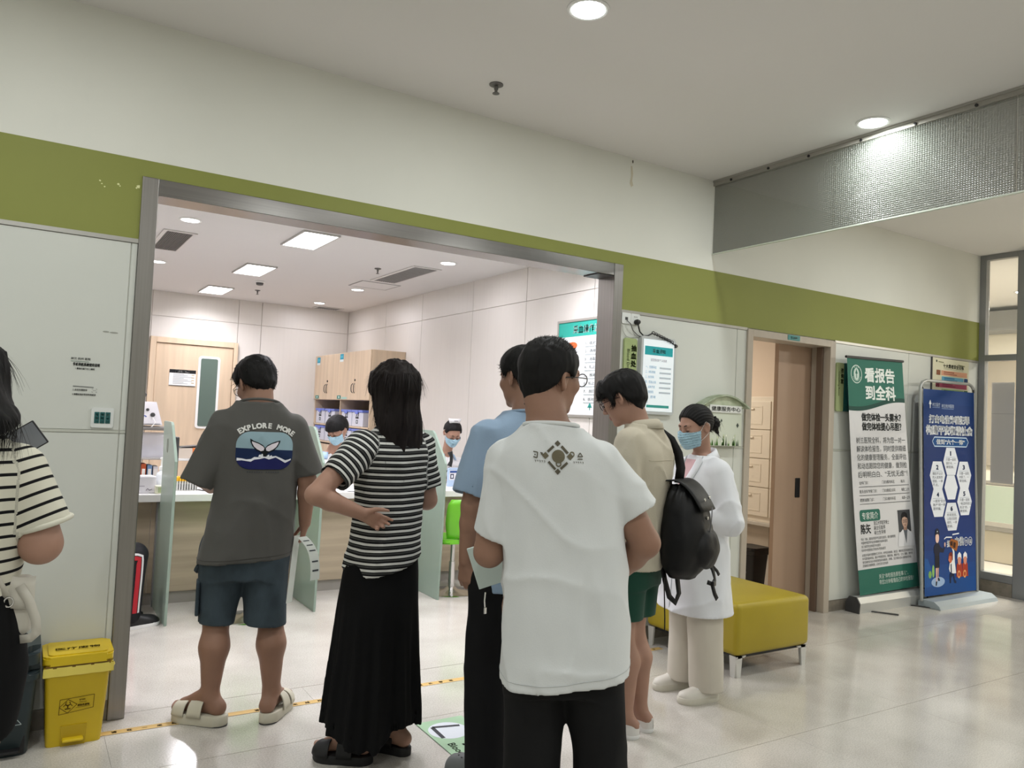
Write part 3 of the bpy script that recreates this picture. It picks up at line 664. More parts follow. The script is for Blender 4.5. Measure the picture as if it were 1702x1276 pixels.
for k, s in enumerate(['1、核对患者信息', '2、选择采血部位', '3、消毒皮肤两遍', '4、扎止血带穿刺', '5、按顺序采血', '6、松止血带拔针', '7、按压五分钟', '8、核对标本送检']):
    a.text(s, -1.06, 2.10 - 0.066 * k, 0.03, '5c6668', fit=0.30); a.line([(-1.06, 2.082 - 0.066 * k), (-0.74 - 0.05 * (k % 3), 2.082 - 0.066 * k)], 0.007, 'a6b0b2')
a.poly([(-1.0, 1.58), (-0.97, 1.625), (-0.94, 1.58)], '2f8f86', 1).rect(-.975, 1.56, -.965, 1.59, '2f8f86', 1)
a.build('print', lambda x, y, l: Vector((XR - 0.0105 - 0.0006 * l, -x, y)), t)
for c in t.children: P(c)
# backlit notice box
t = empty('light_box', (3.69, 0, 1.8), 0, 'backlit notice light box on the wall right of the opening', 'sign')
x0, x1, z0, z1 = 3.535, 3.852, 1.54, 2.072
MB().prism(rrect(x0, z0, x1, z1, 0.018), 'y', -0.032, -0.001, bev=0.004).build('case', mat('case_silver', (0.50, 0.52, 0.52), 0.35), t)
MB().box(x0 + .018, x1 - .018, -0.0335, -0.032, z0 + .02, z1 - .02).build('lit_panel', mat('lit_panel', (0.8, 0.85, 0.88), 0.4, emit=(0.80, 0.93, 1.0), estr=0.24), t)
a = Art(); a.rect(x0 + .03, 1.945, x1 - .03, 2.005, '2ca7ae', 1).text('采血须知', (x0 + x1) / 2, 1.963, 0.03, 'e8fbff', 0.01, align='c')
a.text('请您核对好个人信息', (x0 + x1) / 2, 1.905, 0.02, 'a08f98', fit=0.15, align='c')
for k in range(7): a.text(['一、空腹采血', '二、排队等候', '三、出示条码', '四、压迫止血', '五、如有不适', '六、取报告', '七、咨询'][k], x0 + .04, 1.855 - .034 * k, 0.02, '7fa3c4', fit=.10 - .01 * (k % 3))
for k in range(6): a.line([(x0 + .17, 1.86 - .034 * k), (x1 - .04, 1.86 - .034 * k)], 0.012, 'c4ccd6', 1)
a.rect(x0 + .06, 1.585, x1 - .05, 1.603, '3d9f96', 1)
a.build('print', plane_map((0, -0.0336, 0), **WALLY), t)
for c in t.children: P(c)
def blade(name, x0, x1, z0, z1, col, label, txt, en, tc, w=None):
    t = empty(name, ((x0 + x1) / 2, 0, (z0 + z1) / 2), 0, label, 'sign', 'green room signs')
    MB().prism(rrect(x0, z0, x1, z1, 0.012), 'y', -0.016, -0.001, bev=0.003).build('plate', mat('sign_' + col, col, 0.4), t)
    a = Art(); s = (x1 - x0) * 0.42
    for k, c_ in enumerate(txt): a.text(c_, x1 - (x1 - x0) * 0.27, z1 - 0.055 - k * s * 1.12 - s * 0.6, s, tc, 0.03, align='c')
    if en: a.text(en, x0 + (x1 - x0) * 0.22, z1 - 0.075, (x1 - x0) * 0.30, tc, 0.0, rot=-math.pi / 2, sx=1.0)
    a.build('print', plane_map((0, -0.0162, 0), **WALLY), t)
    for c in t.children: P(c)
blade('room_sign', 3.398, 3.510, 1.62, 2.045, '9fae78', 'light green blood drawing sign beside the right steel jamb', '抽血处', 'Blood Drawing', '2a3418')
blade('room_sign', 5.688, 5.783, 1.648, 2.052, 'a9b584', 'light green consulting room sign beside the teal banner', '咨询室', 'Consulting Room', '38421f')
t = empty('staff_sign', (5.84, 0, 1.85), 0, 'dark teal staff sign next to the consulting room sign', 'sign')
MB().prism(rrect(5.792, 1.65, 5.892, 2.054, 0.010), 'y', -0.022, -0.001, bev=0.003).build('plate', mat('dark_teal', (0.012, 0.09, 0.085), 0.35), t)
MB().box(5.815, 5.87, -0.024, -0.022, 1.70, 2.02).build('insert', mat('teal_insert', (0.02, 0.12, 0.13), 0.2), t)
for c in t.children: P(c)
# sockets, plug and coiled lead
M_SOCK = mat('socket_white', (0.72, 0.74, 0.72), 0.35)
for x, l in ((3.412, 'white data socket beside the steel jamb above the blood drawing sign'), (3.492, 'white power socket with a black plug above the light box')):
    t = empty('wall_socket', (x, 0, 2.178), 0, l, 'socket', 'wall sockets')
    MB().prism(rrect(-0.039, -0.037, 0.039, 0.037, 0.006), 'y', -0.009, -0.0005, bev=0.002).build('plate', M_SOCK, t)
    if x < 3.45: MB().box(-0.012, 0.012, -0.0095, -0.009, -0.012, 0.008).build('jack', M_DARK, t)
    else:
        for dx in (-.012, 0, .012): MB().box(dx - .002, dx + .002, -0.0095, -0.009, 0.012, 0.02).build('slot', M_DARK, t)
t = empty('power_lead', (3.495, 0, 2.17), 0, 'black plug and spiral wrapped lead hanging over the light box', 'cable')
MB().lathe([(0.018, -0.0105), (0.020, -0.03), (0.013, -0.045), (0.006, -0.048)], (0, 0, -0.012), 14, 'y').build('plug', M_BLACK, t, 40)
MB().tube([(0, -0.03, -0.012), (0.004, -0.035, -0.045), (0.02, -0.03, -0.075), (0.06, -0.022, -0.098), (0.10, -0.02, -0.095), (0.14, -0.024, -0.075), (0.18, -0.03, -0.085), (0.25, -0.038, -0.105), (0.31, -0.038, -0.125), (0.345, -0.03, -0.14)], 0.005, 8).build('cord', M_BLACK, t, 60)
hel = []
for k in range(120):
    u = k / 119; x = 0.13 + 0.20 * u; z = -0.072 - 0.055 * u; a_ = u * 2 * math.pi * 8
    hel.append((x, -0.038 + 0.010 * math.cos(a_), z + 0.010 * math.sin(a_)))
MB().tube(hel, 0.0035, 5).build('spiral_wrap', mat('wrap_grey', (0.10, 0.10, 0.10), 0.4), t, 60)
MB().lathe([(0.016, 0.0), (0.012, 0.02), (0.003, 0.032)], (0.345, -0.028, -0.145), 10, 'x').build('lead_end', M_BLACK, t, 40)
t = empty('data_lead', (3.412, 0, 2.17), 0, 'thin grey lead looping from the data socket to the light box', 'cable')
MB().tube([(0.0, -0.012, -0.005), (0.02, -0.03, -0.03), (0.05, -0.02, -0.07), (0.10, -0.012, -0.098), (0.135, -0.012, -0.11)], 0.003, 6).build('dark_cord', M_DARK, t, 60)
MB().tube([(-0.03, -0.006, -0.04), (-0.025, -0.008, -0.08), (0.0, -0.008, -0.112), (0.04, -0.008, -0.12), (0.09, -0.01, -0.108), (0.13, -0.01, -0.105)], 0.0025, 6).build('pale_cord', mat('lead_grey', (0.5, 0.5, 0.47), 0.4), t, 60)
# health service letter box with a roof
t = empty('suggestion_box', (4.33, 0, 1.5), 0, 'leaf printed health service box with curved roof on the wall behind the white coat', 'box')
MB().box(4.15, 4.515, -0.06, -0.001, 1.335, 1.62, bev=0.004).build('case', mat('pale_green_case', (0.60, 0.64, 0.54), 0.45), t)
prof = []
for k in range(13):
    u = -1 + 2 * k / 12; prof.append((4.328 + 0.245 * u, 1.712 - 0.085 * abs(u) ** 1.7))
up = prof + [(x, z - 0.012) for x, z in prof[::-1]]
MB().prism(up, 'y', -0.085, -0.001).build('roof', mat('roof_green', (0.26, 0.31, 0.20), 0.5, col2=(0.52, 0.57, 0.46), vscale=(12, 12, 12)), t)
MB().prism([(4.13, 1.62), (4.53, 1.62)] + [(x, z - 0.012) for x, z in prof[10:1:-1]], 'y', -0.06, -0.01).build('gable', mat('gable_green', (0.50, 0.54, 0.40), 0.5, col2=(0.34, 0.40, 0.26), vscale=(14, 14, 14)), t)
MB().box(4.17, 4.50, -0.070, -0.061, 1.578, 1.632, bev=0.002).build('name_board', mat('board_white', (0.70, 0.71, 0.68), 0.5), t)
a = Art().text('健康服务中心', 4.335, 1.592, 0.036, '2b2b2b', 0.005, fit=0.30, align='c', layer=3)
a.build('print', plane_map((0, -0.0701, 0), **WALLY), t)
a = Art()
for k in range(26):
    x = 4.17 + 0.325 * random.random(); hgt = 0.02 + 0.05 * random.random()
    a.poly([(x - .006, 1.34), (x + .006, 1.34), (x + .003 * random.uniform(-1, 1), 1.34 + hgt)], random.choice(['4f7a35', '6d9450', '3c6329']), 1)
    if k % 2: a.poly(oval(x, 1.345 + hgt, .007, .008, 8), random.choice(['e6ead8', 'cfd8b4']), 2)
for x, z, s_ in ((4.47, 1.49, .02), (4.22, 1.46, .016), (4.30, 1.52, .014)): a.poly([(x, z + s_), (x + s_ * .7, z), (x, z - s_), (x - s_ * .7, z)], '48504a', 1)
a.build('flower_print', plane_map((0, -0.0605, 0), **WALLY), t)
for c in t.children: P(c)
# patient safety poster
t = empty('safety_poster', (7.43, 0, 2.0), 0, 'cream patient safety goals poster behind the blue banner', 'poster')
x0, x1 = 7.11, 7.74
MB().box(x0, x1, -0.008, -0.001, 1.20, 2.21).build('sheet', mat('poster_cream', (0.66, 0.64, 0.46), 0.5), t)
MB().box(x0 - .012, x0, -0.012, -0.001, 1.20, 2.214).build('edge_strip', M_DARK, t)
a = Art(); a.text('十大患者安全目标', x0 + .36, 2.128, 0.040, '2f3a2c', 0.02, fit=.36, align='c').text('CHINESE HOSPITAL ASSOCIATION', x0 + .36, 2.110, .014, '9a9a78', fit=.34, align='c')
a.poly(oval(x0 + .07, 2.18, .012, .012, 10), '3f4a38', 1).line([(x0 + .10, 2.176), (x0 + .19, 2.172)], .010, '8a8c6c', 1).line([(x0 + .44, 2.165), (x0 + .56, 2.16)], .012, '9a9a78', 1)
for k, (c0, c1, c2, xa, xb, xn, zt_) in enumerate((('8d5636', 'd79f80', '8a4c38', .15, .60, .07, 2.098), ('1f4a7a', '67a9c6', '2f6a94', .16, .54, .55, 2.042), ('7a1f38', 'b0506a', '7a2a44', .13, .60, .06, 1.984), ('3f6a3a', '9ab67c', '4f6f3a', .16, .54, .55, 1.926), ('8a6a20', 'd6b868', '8a6a20', .13, .60, .06, 1.868))):
    a.rect(x0 + xa, zt_ - .046, x0 + xb, zt_, c1, 1).rect(x0 + xn, zt_ - .046, x0 + xn + .065, zt_, c0, 2).text(str(k + 1), x0 + xn + .032, zt_ - .039, .036, 'efe2dc', .01, align='c')
    a.line([(x0 + xa + .04, zt_ - .014), (x0 + xa + .22, zt_ - .014)], .009, c2).line([(x0 + xa + .04, zt_ - .031), (x0 + xa + .27, zt_ - .031)], .007, c2)
a.build('print', plane_map((0, -0.0084, 0), **WALLY), t)
for c in t.children: P(c)
# printed instructions and switch plate on the left wall
t = empty('wall_print', (0.235, 0, 1.57), 0, 'small black printed phone check-in instructions on the left white wall', 'notice')
a = Art(); a.text('树兰 杭州 医院', 0.172, 1.648, 0.012, '2c4a3c', 0.01, fit=0.078)
a.line([(0.172, 1.640), (0.245, 1.640)], 0.0025, '8a9a90', 2)
a.text('手机导航系统使用说明', 0.181, 1.621, 0.0155, '1b1d1c', 0.035, fit=0.108)
a.text('1 微信扫描下方二维码', 0.192, 1.604, 0.0095, '1b1d1c', 0.02, fit=0.077)
a.line([(0.187, 1.527), (0.27, 1.525)], 0.004, '777a78', 2)
a.text('2 点击扫描定位', 0.187, 1.5075, 0.0095, '1b1d1c', 0.02, fit=0.058)
a.text('3 按图标指示至目的地就诊', 0.186, 1.487, 0.0095, '1b1d1c', 0.02, fit=0.095)
for q in ([(0.264, 1.515), (0.264, 1.518), (0.269, 1.518)], [(0.279, 1.518), (0.284, 1.518), (0.284, 1.515)], [(0.264, 1.506), (0.264, 1.503), (0.269, 1.503)], [(0.279, 1.503), (0.284, 1.503), (0.284, 1.506)], [(0.267, 1.5105), (0.281, 1.5105)]):
    a.line(q, 0.0012, '55585a')
o = a.build('print', plane_map((0, -0.0006, 0), **WALLY), t); P(o)
sw = empty('switch_plate', (0.313, 0, 1.388), 0, 'white plate of three teal light switches on the left wall', 'switch')
MB().prism(rrect(-0.046, -0.046, 0.046, 0.046, 0.006), 'y', -0.010, -0.0005, bev=0.003).build('plate', M_SOCK, sw)
for k, s_ in enumerate(('走廊灯', '照明灯', '夜间灯')):
    x = -0.0225 + 0.0225 * k
    MB().box(x - .0103, x + .0103, -0.0125, -0.0095, -0.026, 0.026, bev=0.0015).build('rocker', mat('teal_rocker', (0.015, 0.11, 0.11), 0.35), sw)
    a = Art()
    for i, c_ in enumerate(s_): a.text(c_, x, 0.0095 - 0.0165 * i, 0.012, '9fc6c0', 0.01, align='c')
    a.build('print', plane_map((0, -0.0127, 0), **WALLY), sw)
st = Art().poly(oval(0.305, 1.785, .014, .004, 10), '9d9f97', 1).poly(oval(0.338, 1.783, .018, .004, 10), '9a9c94', 1)
st.build('scuff_mark', plane_map((0, -0.0002, 0), **WALLY), wf)

# ------------------------------------------------------------------ bench
MUST = mat('mustard_leatherette', (0.40, 0.305, 0.02), 0.42, var=0.06, vscale=(4, 4, 4), bump=0.05, bscale=300)
t = empty('ottoman_bench', (3.97, -0.46, 0), 0, 'mustard yellow padded bench behind the doctor in the white coat', 'bench')
bm_ = MB().box(-0.335, 0.335, -0.395, 0.395, 0.125, 0.435, bev=0.035, seg=4)
for v in bm_.bm.verts:
    if v.co.z > 0.40: v.co.z += 0.012 * (1 - (v.co.x / 0.335) ** 2) * (1 - (v.co.y / 0.395) ** 2)
bm_.build('cushion', MUST, t, 40)
MB().box(-0.30, 0.30, -0.36, 0.36, 0.108, 0.125).build('base_frame', M_BLACK, t)
M_LEG = mat('silver_leg', (0.66, 0.65, 0.62), 0.35, metal=0.2)
for sx in (-1, 1):
    for sy in (-1, 1):
        x, y = 0.295 * sx, 0.355 * sy
        m = MB()
        m.prism([(x - 0.028, 0.123), (x + 0.028, 0.123), (x + 0.016, 0.0), (x - 0.016, 0.0)], 'y', y - 0.006 + .02 * sy, y + 0.006 + .02 * sy)
        m.prism([(y - 0.028, 0.123), (y + 0.028, 0.123), (y + 0.016, 0.0), (y - 0.016, 0.0)], 'x', x - 0.006 + .02 * sx, x + 0.006 + .02 * sx)
        m.prism([(x - .06 * sx, 0.123), (x + 0.026 * sx, 0.123), (x + .026 * sx, 0.11), (x - .05 * sx, 0.114)], 'y', y - .006 + .02 * sy, y + .006 + .02 * sy)
        m.build('leg', M_LEG, t)

# ------------------------------------------------------------------ roll-up banner
b1 = empty('roll_up_banner', (6.37, -0.09, 0), 0, 'white and teal roll-up banner with a leaning screen beside the sliding door', 'banner')
MB().prism([(-0.145, 0.0), (-0.03, 0.0), (-0.03, 0.07), (-0.06, 0.125), (-0.125, 0.125), (-0.150, 0.08)], 'x', 5.885, 6.86, bev=0.003).build('housing', mat('banner_alu', (0.56, 0.57, 0.56), 0.32, metal=0.4), b1)
for x in (5.872, 6.86): MB().prism([(-0.150, 0.0), (-0.025, 0.0), (-0.025, 0.075), (-0.058, 0.13), (-0.127, 0.13), (-0.156, 0.083)], 'x', x, x + 0.013).build('end_cap', M_DARK, b1)
for x in (6.05, 6.62): MB().prism([(x, -0.145), (x + 0.03, -0.145), (x + 0.14, -0.30), (x + 0.11, -0.315)], 'z', 0.001, 0.008).build('foot', M_DARK, b1)
TL, TR, BL, BR = Vector((5.715, -0.085, 2.095)), Vector((6.50, -0.085, 2.115)), Vector((5.965, -0.095, 0.128)), Vector((6.835, -0.095, 0.145))
def bmap(u, v, l):
    p = TL * (1 - u) * (1 - v) + TR * u * (1 - v) + BL * (1 - u) * v + BR * u * v
    return p + Vector((0, -1, 0)) * (l * 0.0006 - 0.012 * math.sin(math.pi * v) - 0.004 * math.sin(math.pi * u))
TEAL = '2f6f60'; TEALD = '1c4a42'
a = Art()
n = 16
for i in range(n):
    for j in range(n): a.rect(i / n, j / n, (i + 1) / n, (j + 1) / n, 'dcdcdf', 0)
wave = [(u, 0.212 + 0.014 * math.cos(u * math.pi * 1.5 - 0.9) - 0.020 * u) for u in np.linspace(0, 1, 21)]
for p, q in zip(wave, wave[1:]):
    for c in range(4): a.poly([(p[0], p[1] * c / 4), (q[0], q[1] * c / 4), (q[0], q[1] * (c + 1) / 4), (p[0], p[1] * (c + 1) / 4)], TEAL, 1)
    a.poly([(p[0], p[1] - 0.018), (q[0], q[1] - 0.018), q, p], TEALD, 2)
for i in range(n):
    for j in range(3): a.rect(i / n, 0.893 + 0.107 * j / 3, (i + 1) / n, 0.893 + 0.107 * (j + 1) / 3, TEAL, 1)
KV = -1.0
def bt(s, u, v, size, col, fit=None, align='l', bold=0.0):
    """u,v in banner fractions; size is the character height as a fraction of the height"""
    V, F = text_mesh(s, bold)
    x0 = min(p[0] for p in V); x1 = max(p[0] for p in V); k = size; kx = size * 2.35 if fit is None else fit / (x1 - x0)
    ox = {'l': x0, 'c': (x0 + x1) / 2}[align]
    a.add([(u + (p[0] - ox) * kx, v - p[1] * k) for p in V], F, col, 3)
def ring(cu, cv, r0, r1, col, l=2, asp=0.4):
    for k in range(32):
        t0, t1 = 2 * math.pi * k / 32, 2 * math.pi * (k + 1) / 32
        a.poly([(cu + r0 * math.cos(t0), cv + r0 * asp * math.sin(t0)), (cu + r1 * math.cos(t0), cv + r1 * asp * math.sin(t0)), (cu + r1 * math.cos(t1), cv + r1 * asp * math.sin(t1)), (cu + r0 * math.cos(t1), cv + r0 * asp * math.sin(t1))], col, l)
ring(0.155, 0.068, 0.088, 0.097, 'd8e6df')
a.poly(oval(0.155, 0.068, 0.048, 0.026), 'cfe0d8', 2)
a.poly([(0.155 - .022, .066), (0.155, .046), (0.155 + .022, .066), (0.155 + .006, .066), (.155 + .006, .084), (.155 - .006, .084), (.155 - .006, .066)], TEAL, 3)
for k in range(9):
    t_ = math.pi * (0.15 + 0.7 * k / 8); a.rect(.155 + .07 * math.cos(t_) - .005, .068 + .028 * math.sin(t_) - .003, .155 + .07 * math.cos(t_) + .005, .068 + .028 * math.sin(t_) + .003, 'a9c8bc', 3)
for k in range(3): a.rect(.115 + .032 * k, .036, .13 + .032 * k, .042, 'a9c8bc', 3)
bt('看报告', 0.57, 0.092, 0.064, 'eef3f0', fit=0.54, align='c', bold=0.03)
bt('到全科', 0.57, 0.168, 0.064, 'eef3f0', fit=0.54, align='c', bold=0.03)
bt('做完体检一头雾水？', 0.56, 0.262, 0.036, '22272a', fit=0.70, align='c', bold=0.03)
bt('做完体检提心吊胆？', 0.56, 0.302, 0.036, '22272a', fit=0.70, align='c', bold=0.03)
for k, s in enumerate(['树兰医院全科，将为您一对一', '解读体检报告，同时提供精细', '化的健康管理服务，全面评估', '和动态跟踪您的健康，做到检', '后明明白白、“无忧无虑”！']):
    bt(s, 0.10, 0.358 + 0.0365 * k, 0.029, '45494c', fit=0.86)
for k, (p, q, r) in enumerate([('全科门诊：', '门诊2楼内科区', '每天'), ('陈矢全科专家门诊：', '门诊2楼B区2诊间', '每周二上午'), ('肥胖减重门诊：', '门诊2楼内科区', '每周一上午')]):
    v = 0.534 + 0.0365 * k
    bt(p, 0.11, v, 0.0155, '34383b', fit=(0.16, 0.30, 0.24)[k]); bt(q, 0.50, v, 0.0155, '34383b', fit=0.22); bt(r, 0.83, v, 0.0155, '34383b', fit=(0.07, 0.14, 0.14)[k])
    a.line([(0.10, v + 0.011), (0.97, v + 0.011)], 0.0022, '55585b')
a.poly([(p[0], 0.667 + (p[1]) * 0.4) for p in rrect(0.085, -0.062, 0.43, 0.062, 0.03)], TEAL, 2)
bt('专家简介', 0.257, 0.681, 0.033, 'eef3f0', fit=0.27, align='c')
bt('陈矢', 0.09, 0.740, 0.044, '202427', fit=0.165, bold=0.02)
for k, (s, w) in enumerate([('浙江大学医学博士', .26), ('副主任医师', .19), ('硕士生导师', .19)]): bt(s, 0.31, 0.709 + 0.0205 * k, 0.019, '2c3033', fit=w)
for k, (s, w) in enumerate([('专业：内科、国家全科医学专业委员会委员，擅长健康管理', .58), ('中国老年医学学会全科慢病分会青年委员', .44), ('浙江省医学会全科医学分会委员', .32), ('杭州市中西医结合学会全科专委会委员', .40)]):
    bt(s, 0.08, 0.771 + 0.0155 * k, 0.0125, '3c4043', fit=w)
for k, (s, w) in enumerate([('从事全科临床与健康教育工作多年，对呼吸系统疾病、高血压、糖尿病及常见疾病的诊治', .86), ('有丰富的临床经验，擅长不明原因发热、颈肩疼痛、胃肠不适、乏力、腹胀、肥胖等', .85), ('常见病的诊治与体检报告综合解读，失眠、压力相关身心疾病的评估', .82), ('及慢病综合健康管理，以及生活方式的指导', .42)]):
    bt(s, 0.08, 0.838 + 0.0148 * k, 0.0120, '3c4043', fit=w)
# portrait photo: grey ground, white coat, face with spectacles
a.poly([(0.73, 0.655), (0.945, 0.655), (0.945, 0.752), (0.73, 0.752)], '4a4c50', 2)
a.poly([(0.70, 0.80), (0.72, 0.762), (0.80, 0.740), (0.84, 0.775), (0.88, 0.740), (0.96, 0.762), (0.985, 0.80), (0.985, 0.815), (0.70, 0.815)], 'e4e5ea', 4)
a.poly([(0.805, 0.742), (0.875, 0.742), (0.84, 0.805)], '6f747c', 5)
a.poly([(0.815, 0.715), (0.868, 0.715), (0.87, 0.748), (0.84, 0.757), (0.81, 0.748)], 'b08d7c', 5)
a.poly(oval(0.84, 0.703, 0.052, 0.031), 'c7a593', 6)
a.poly([(0.785, 0.705), (0.785, 0.68), (0.81, 0.666), (0.85, 0.664), (0.885, 0.672), (0.896, 0.705), (0.885, 0.692), (0.84, 0.685), (0.80, 0.69)], '1d1d20', 7)
for cx in (0.822, 0.86): a.line([(cx - .016, .700), (cx + .016, .700), (cx + .014, .709), (cx - .014, .709), (cx - .016, .700)], 0.0022, '3a3a3e', 7)
a.line([(0.828, 0.722), (0.852, 0.722)], 0.003, '8c5f55', 7)
bt('关注“体检报告那些事儿”，', 0.33, 0.940, 0.022, 'd9e6e0', fit=0.49)
bt('带您2分钟看懂自己的体检报告！', 0.33, 0.965, 0.022, 'd9e6e0', fit=0.58)
o = a.build('printed_screen', bmap, b1); P(o)
MB().tube([TL + Vector((-0.012, 0, 0.004)), TR + Vector((0.012, 0, 0.004))], 0.011, 8).build('top_rail', M_DARK, b1)
MB().tube([(6.30, -0.045, 0.10), (6.11, -0.045, 2.08)], 0.010, 8).build('pole', M_ALU, b1)
for c in b1.children:
    if c != o: P(c)

# ------------------------------------------------------------------ blue frame banner
b2 = empty('frame_banner', (7.17, -0.2, 0), 0, 'dark blue fraud warning banner in a grey tube frame by the end glazing', 'banner')
M_TUBE = mat('tube_grey', (0.42, 0.43, 0.42), 0.35, metal=0.4)
MB().prism([(-0.36, 0.0), (-0.162, 0.0), (-0.162, 0.045), (-0.185, 0.06), (-0.30, 0.06), (-0.345, 0.03)], 'x', 6.70, 7.66, bev=0.004).build('base_plate', mat('base_blue_grey', (0.36, 0.41, 0.44), 0.4), b2)
fp = [(6.688, -0.20, 0.05), (6.765, -0.10, 1.85), (6.772, -0.097, 1.91), (6.80, -0.096, 1.955), (6.86, -0.095, 1.975), (7.58, -0.095, 1.985), (7.63, -0.095, 1.97), (7.665, -0.096, 1.935), (7.675, -0.097, 1.88), (7.60, -0.20, 0.05)]
MB().tube(fp, 0.014, 10).build('tube_frame', M_TUBE, b2, 60)
TL2, TR2, BL2, BR2 = Vector((6.79, -0.112, 1.897)), Vector((7.64, -0.112, 1.906)), Vector((6.715, -0.212, 0.085)), Vector((7.56, -0.212, 0.075))
def b2map(u, v, l):
    p = TL2 * (1 - u) * (1 - v) + TR2 * u * (1 - v) + BL2 * (1 - u) * v + BR2 * u * v
    return p + Vector((0, -1, 0.05)) * (l * 0.0006)
a = Art()
n = 14
for i in range(n):
    for j in range(n):
        v = (j + .5) / n; c = ['123a78', '113673', '12346f', '13326c', '14306a', '152f6b', '162f6c', '162f6e', '163070', '153373', '153778', '143d80', '154488', '164a8e'][j]
        a.rect(i / n, j / n, (i + 1) / n, (j + 1) / n, c, 0)
WHT = 'eef2f8'
a.poly([(0.10, 0.072), (0.125, 0.052), (0.15, 0.072), (0.133, 0.076), (0.130, 0.094), (0.120, 0.094), (0.117, 0.076)], WHT, 3)
bt('树兰医疗', 0.165, 0.082, 0.020, 'c9d6ea', fit=0.15); bt('树兰杭州医院', 0.345, 0.086, 0.020, 'c9d6ea', fit=0.24)
a.line([(0.165, 0.0885), (0.31, 0.0885)], 0.003, '7f97bf', 3).line([(0.345, 0.0925), (0.58, 0.0925)], 0.003, '7f97bf', 3)
bt('打击电信诈骗犯罪', 0.50, 0.163, 0.043, WHT, fit=0.80, align='c', bold=0.05)
bt('构建平安和谐社会', 0.50, 0.219, 0.047, WHT, fit=0.92, align='c', bold=0.06)
pl = [(0.16, 0.257), (0.20, 0.236), (0.83, 0.236), (0.87, 0.257), (0.83, 0.281), (0.20, 0.281)]
a.poly(pl, '0f4a86', 2); a.line(pl + pl[:1], 0.005, 'c9dcf2', 3)
bt('做到“六个一律”', 0.515, 0.269, 0.027, WHT, fit=0.56, align='c', bold=0.035)
def hexa(cu, cv, num, lines, r=1.0):
    w, h = 0.148 * r, 0.068 * r
    q = [(cu - w, cv), (cu - w * .58, cv - h), (cu + w * .52, cv - h), (cu + w, cv), (cu + w * .58, cv + h), (cu - w * .52, cv + h)]
    a.poly(q, 'e4e9f2', 2)
    if num:
        bt(num, cu - 0.005, cv - 0.029, 0.030, '1b2e5c', fit=0.045 if num != '1' else 0.022, align='c', bold=0.04)
        a.line([(cu - .10, cv - 0.021), (cu + .085, cv - 0.021)], 0.002, 'a5aec2', 3)
        for k, s in enumerate(lines): bt(s, cu - 0.095, cv - 0.003 + 0.0185 * k, 0.0155, '3c4355', fit=0.038 * len(s))
hexa(0.515, 0.355, '1', ['只要一谈到', '银行卡，一', '律挂掉。'])
hexa(0.255, 0.424, '2', ['微信不认识', '的人发来的', '链接，一律', '不点。'])
hexa(0.775, 0.424, '3', ['只要一谈到', '中奖了，一', '律挂掉。'])
hexa(0.515, 0.484, None, [], 0.88)
hexa(0.262, 0.558, '4', ['一提到“安全', '账户”的一律', '是诈骗。'])
hexa(0.78, 0.556, '5', ['只要一谈到', '“电话转接公', '检法”的，一', '律挂掉。'])
hexa(0.525, 0.628, '6', ['所有短信，', '让我点击链', '接的，一律', '删掉。'])
bt('提防', 0.42, 0.772, 0.033, WHT, fit=0.15, bold=0.04); bt('电信', 0.575, 0.768, 0.044, WHT, fit=0.18, bold=0.05)
for k, s in enumerate('诈骗'):
    ring(0.80 + 0.085 * k, 0.754, 0.036, 0.041, WHT, 3, 0.52); bt(s, 0.80 + 0.085 * k, 0.764, 0.024, WHT, fit=0.05, align='c', bold=0.02)
a.line([(0.37, 0.735), (0.41, 0.727), (0.52, 0.729)], 0.006, WHT, 3).line([(0.53, 0.716), (0.66, 0.712)], 0.006, WHT, 3)
# cartoon officer, thief and elderly pair
a.poly([(0, 0.82), (0.06, 0.825), (0.12, 0.87), (0.15, 0.92), (0.13, 0.955), (0.0, 0.96)], '1d569c', 1)
a.poly(oval(0.25, 0.938, 0.125, 0.024), '9db8dc', 2)
a.poly(oval(0.10, 0.90, 0.03, 0.018, 12), '7fae5a', 2).poly(oval(0.16, 0.885, 0.022, 0.03, 12), '8fbf66', 2)
a.poly([(0.205, 0.870), (0.235, 0.870), (0.225, 0.945), (0.212, 0.945)], 'e4b7a8', 3).poly([(0.238, 0.870), (0.262, 0.870), (0.255, 0.925), (0.243, 0.925)], 'd7a898', 3)
a.poly([(0.205, 0.935), (0.232, 0.935), (0.22, 0.955), (0.20, 0.955)], '14151c', 4).poly([(0.243, 0.918), (0.262, 0.918), (0.285, 0.932), (0.25, 0.934)], '14151c', 4)
a.poly([(0.185, 0.800), (0.275, 0.800), (0.278, 0.872), (0.195, 0.872)], '191a26', 3)
a.poly([(0.18, 0.765), (0.21, 0.752), (0.265, 0.752), (0.295, 0.772), (0.35, 0.782), (0.375, 0.765), (0.385, 0.772), (0.355, 0.800), (0.28, 0.797), (0.27, 0.812), (0.19, 0.812)], '1d2036', 4)
a.poly(oval(0.38, 0.762, 0.014, 0.012, 10), 'e8c0b0', 5).poly([(0.17, 0.775), (0.185, 0.765), (0.185, 0.80), (0.172, 0.80)], '1d2036', 4)
a.poly(oval(0.235, 0.728, 0.034, 0.024, 18), 'ecc7b8', 5).poly([(0.19, 0.722), (0.205, 0.690), (0.235, 0.680), (0.268, 0.690), (0.282, 0.722), (0.262, 0.712), (0.235, 0.708), (0.208, 0.712)], '1a1c2c', 6)
a.poly([(0.225, 0.694), (0.245, 0.694), (0.235, 0.702)], 'cfd6e6', 7)
a.poly([(0.47, 0.905), (0.52, 0.895), (0.55, 0.898), (0.57, 0.935), (0.60, 0.945), (0.595, 0.955), (0.555, 0.950), (0.535, 0.915), (0.50, 0.925), (0.495, 0.95), (0.47, 0.95)], '1a2440', 3)
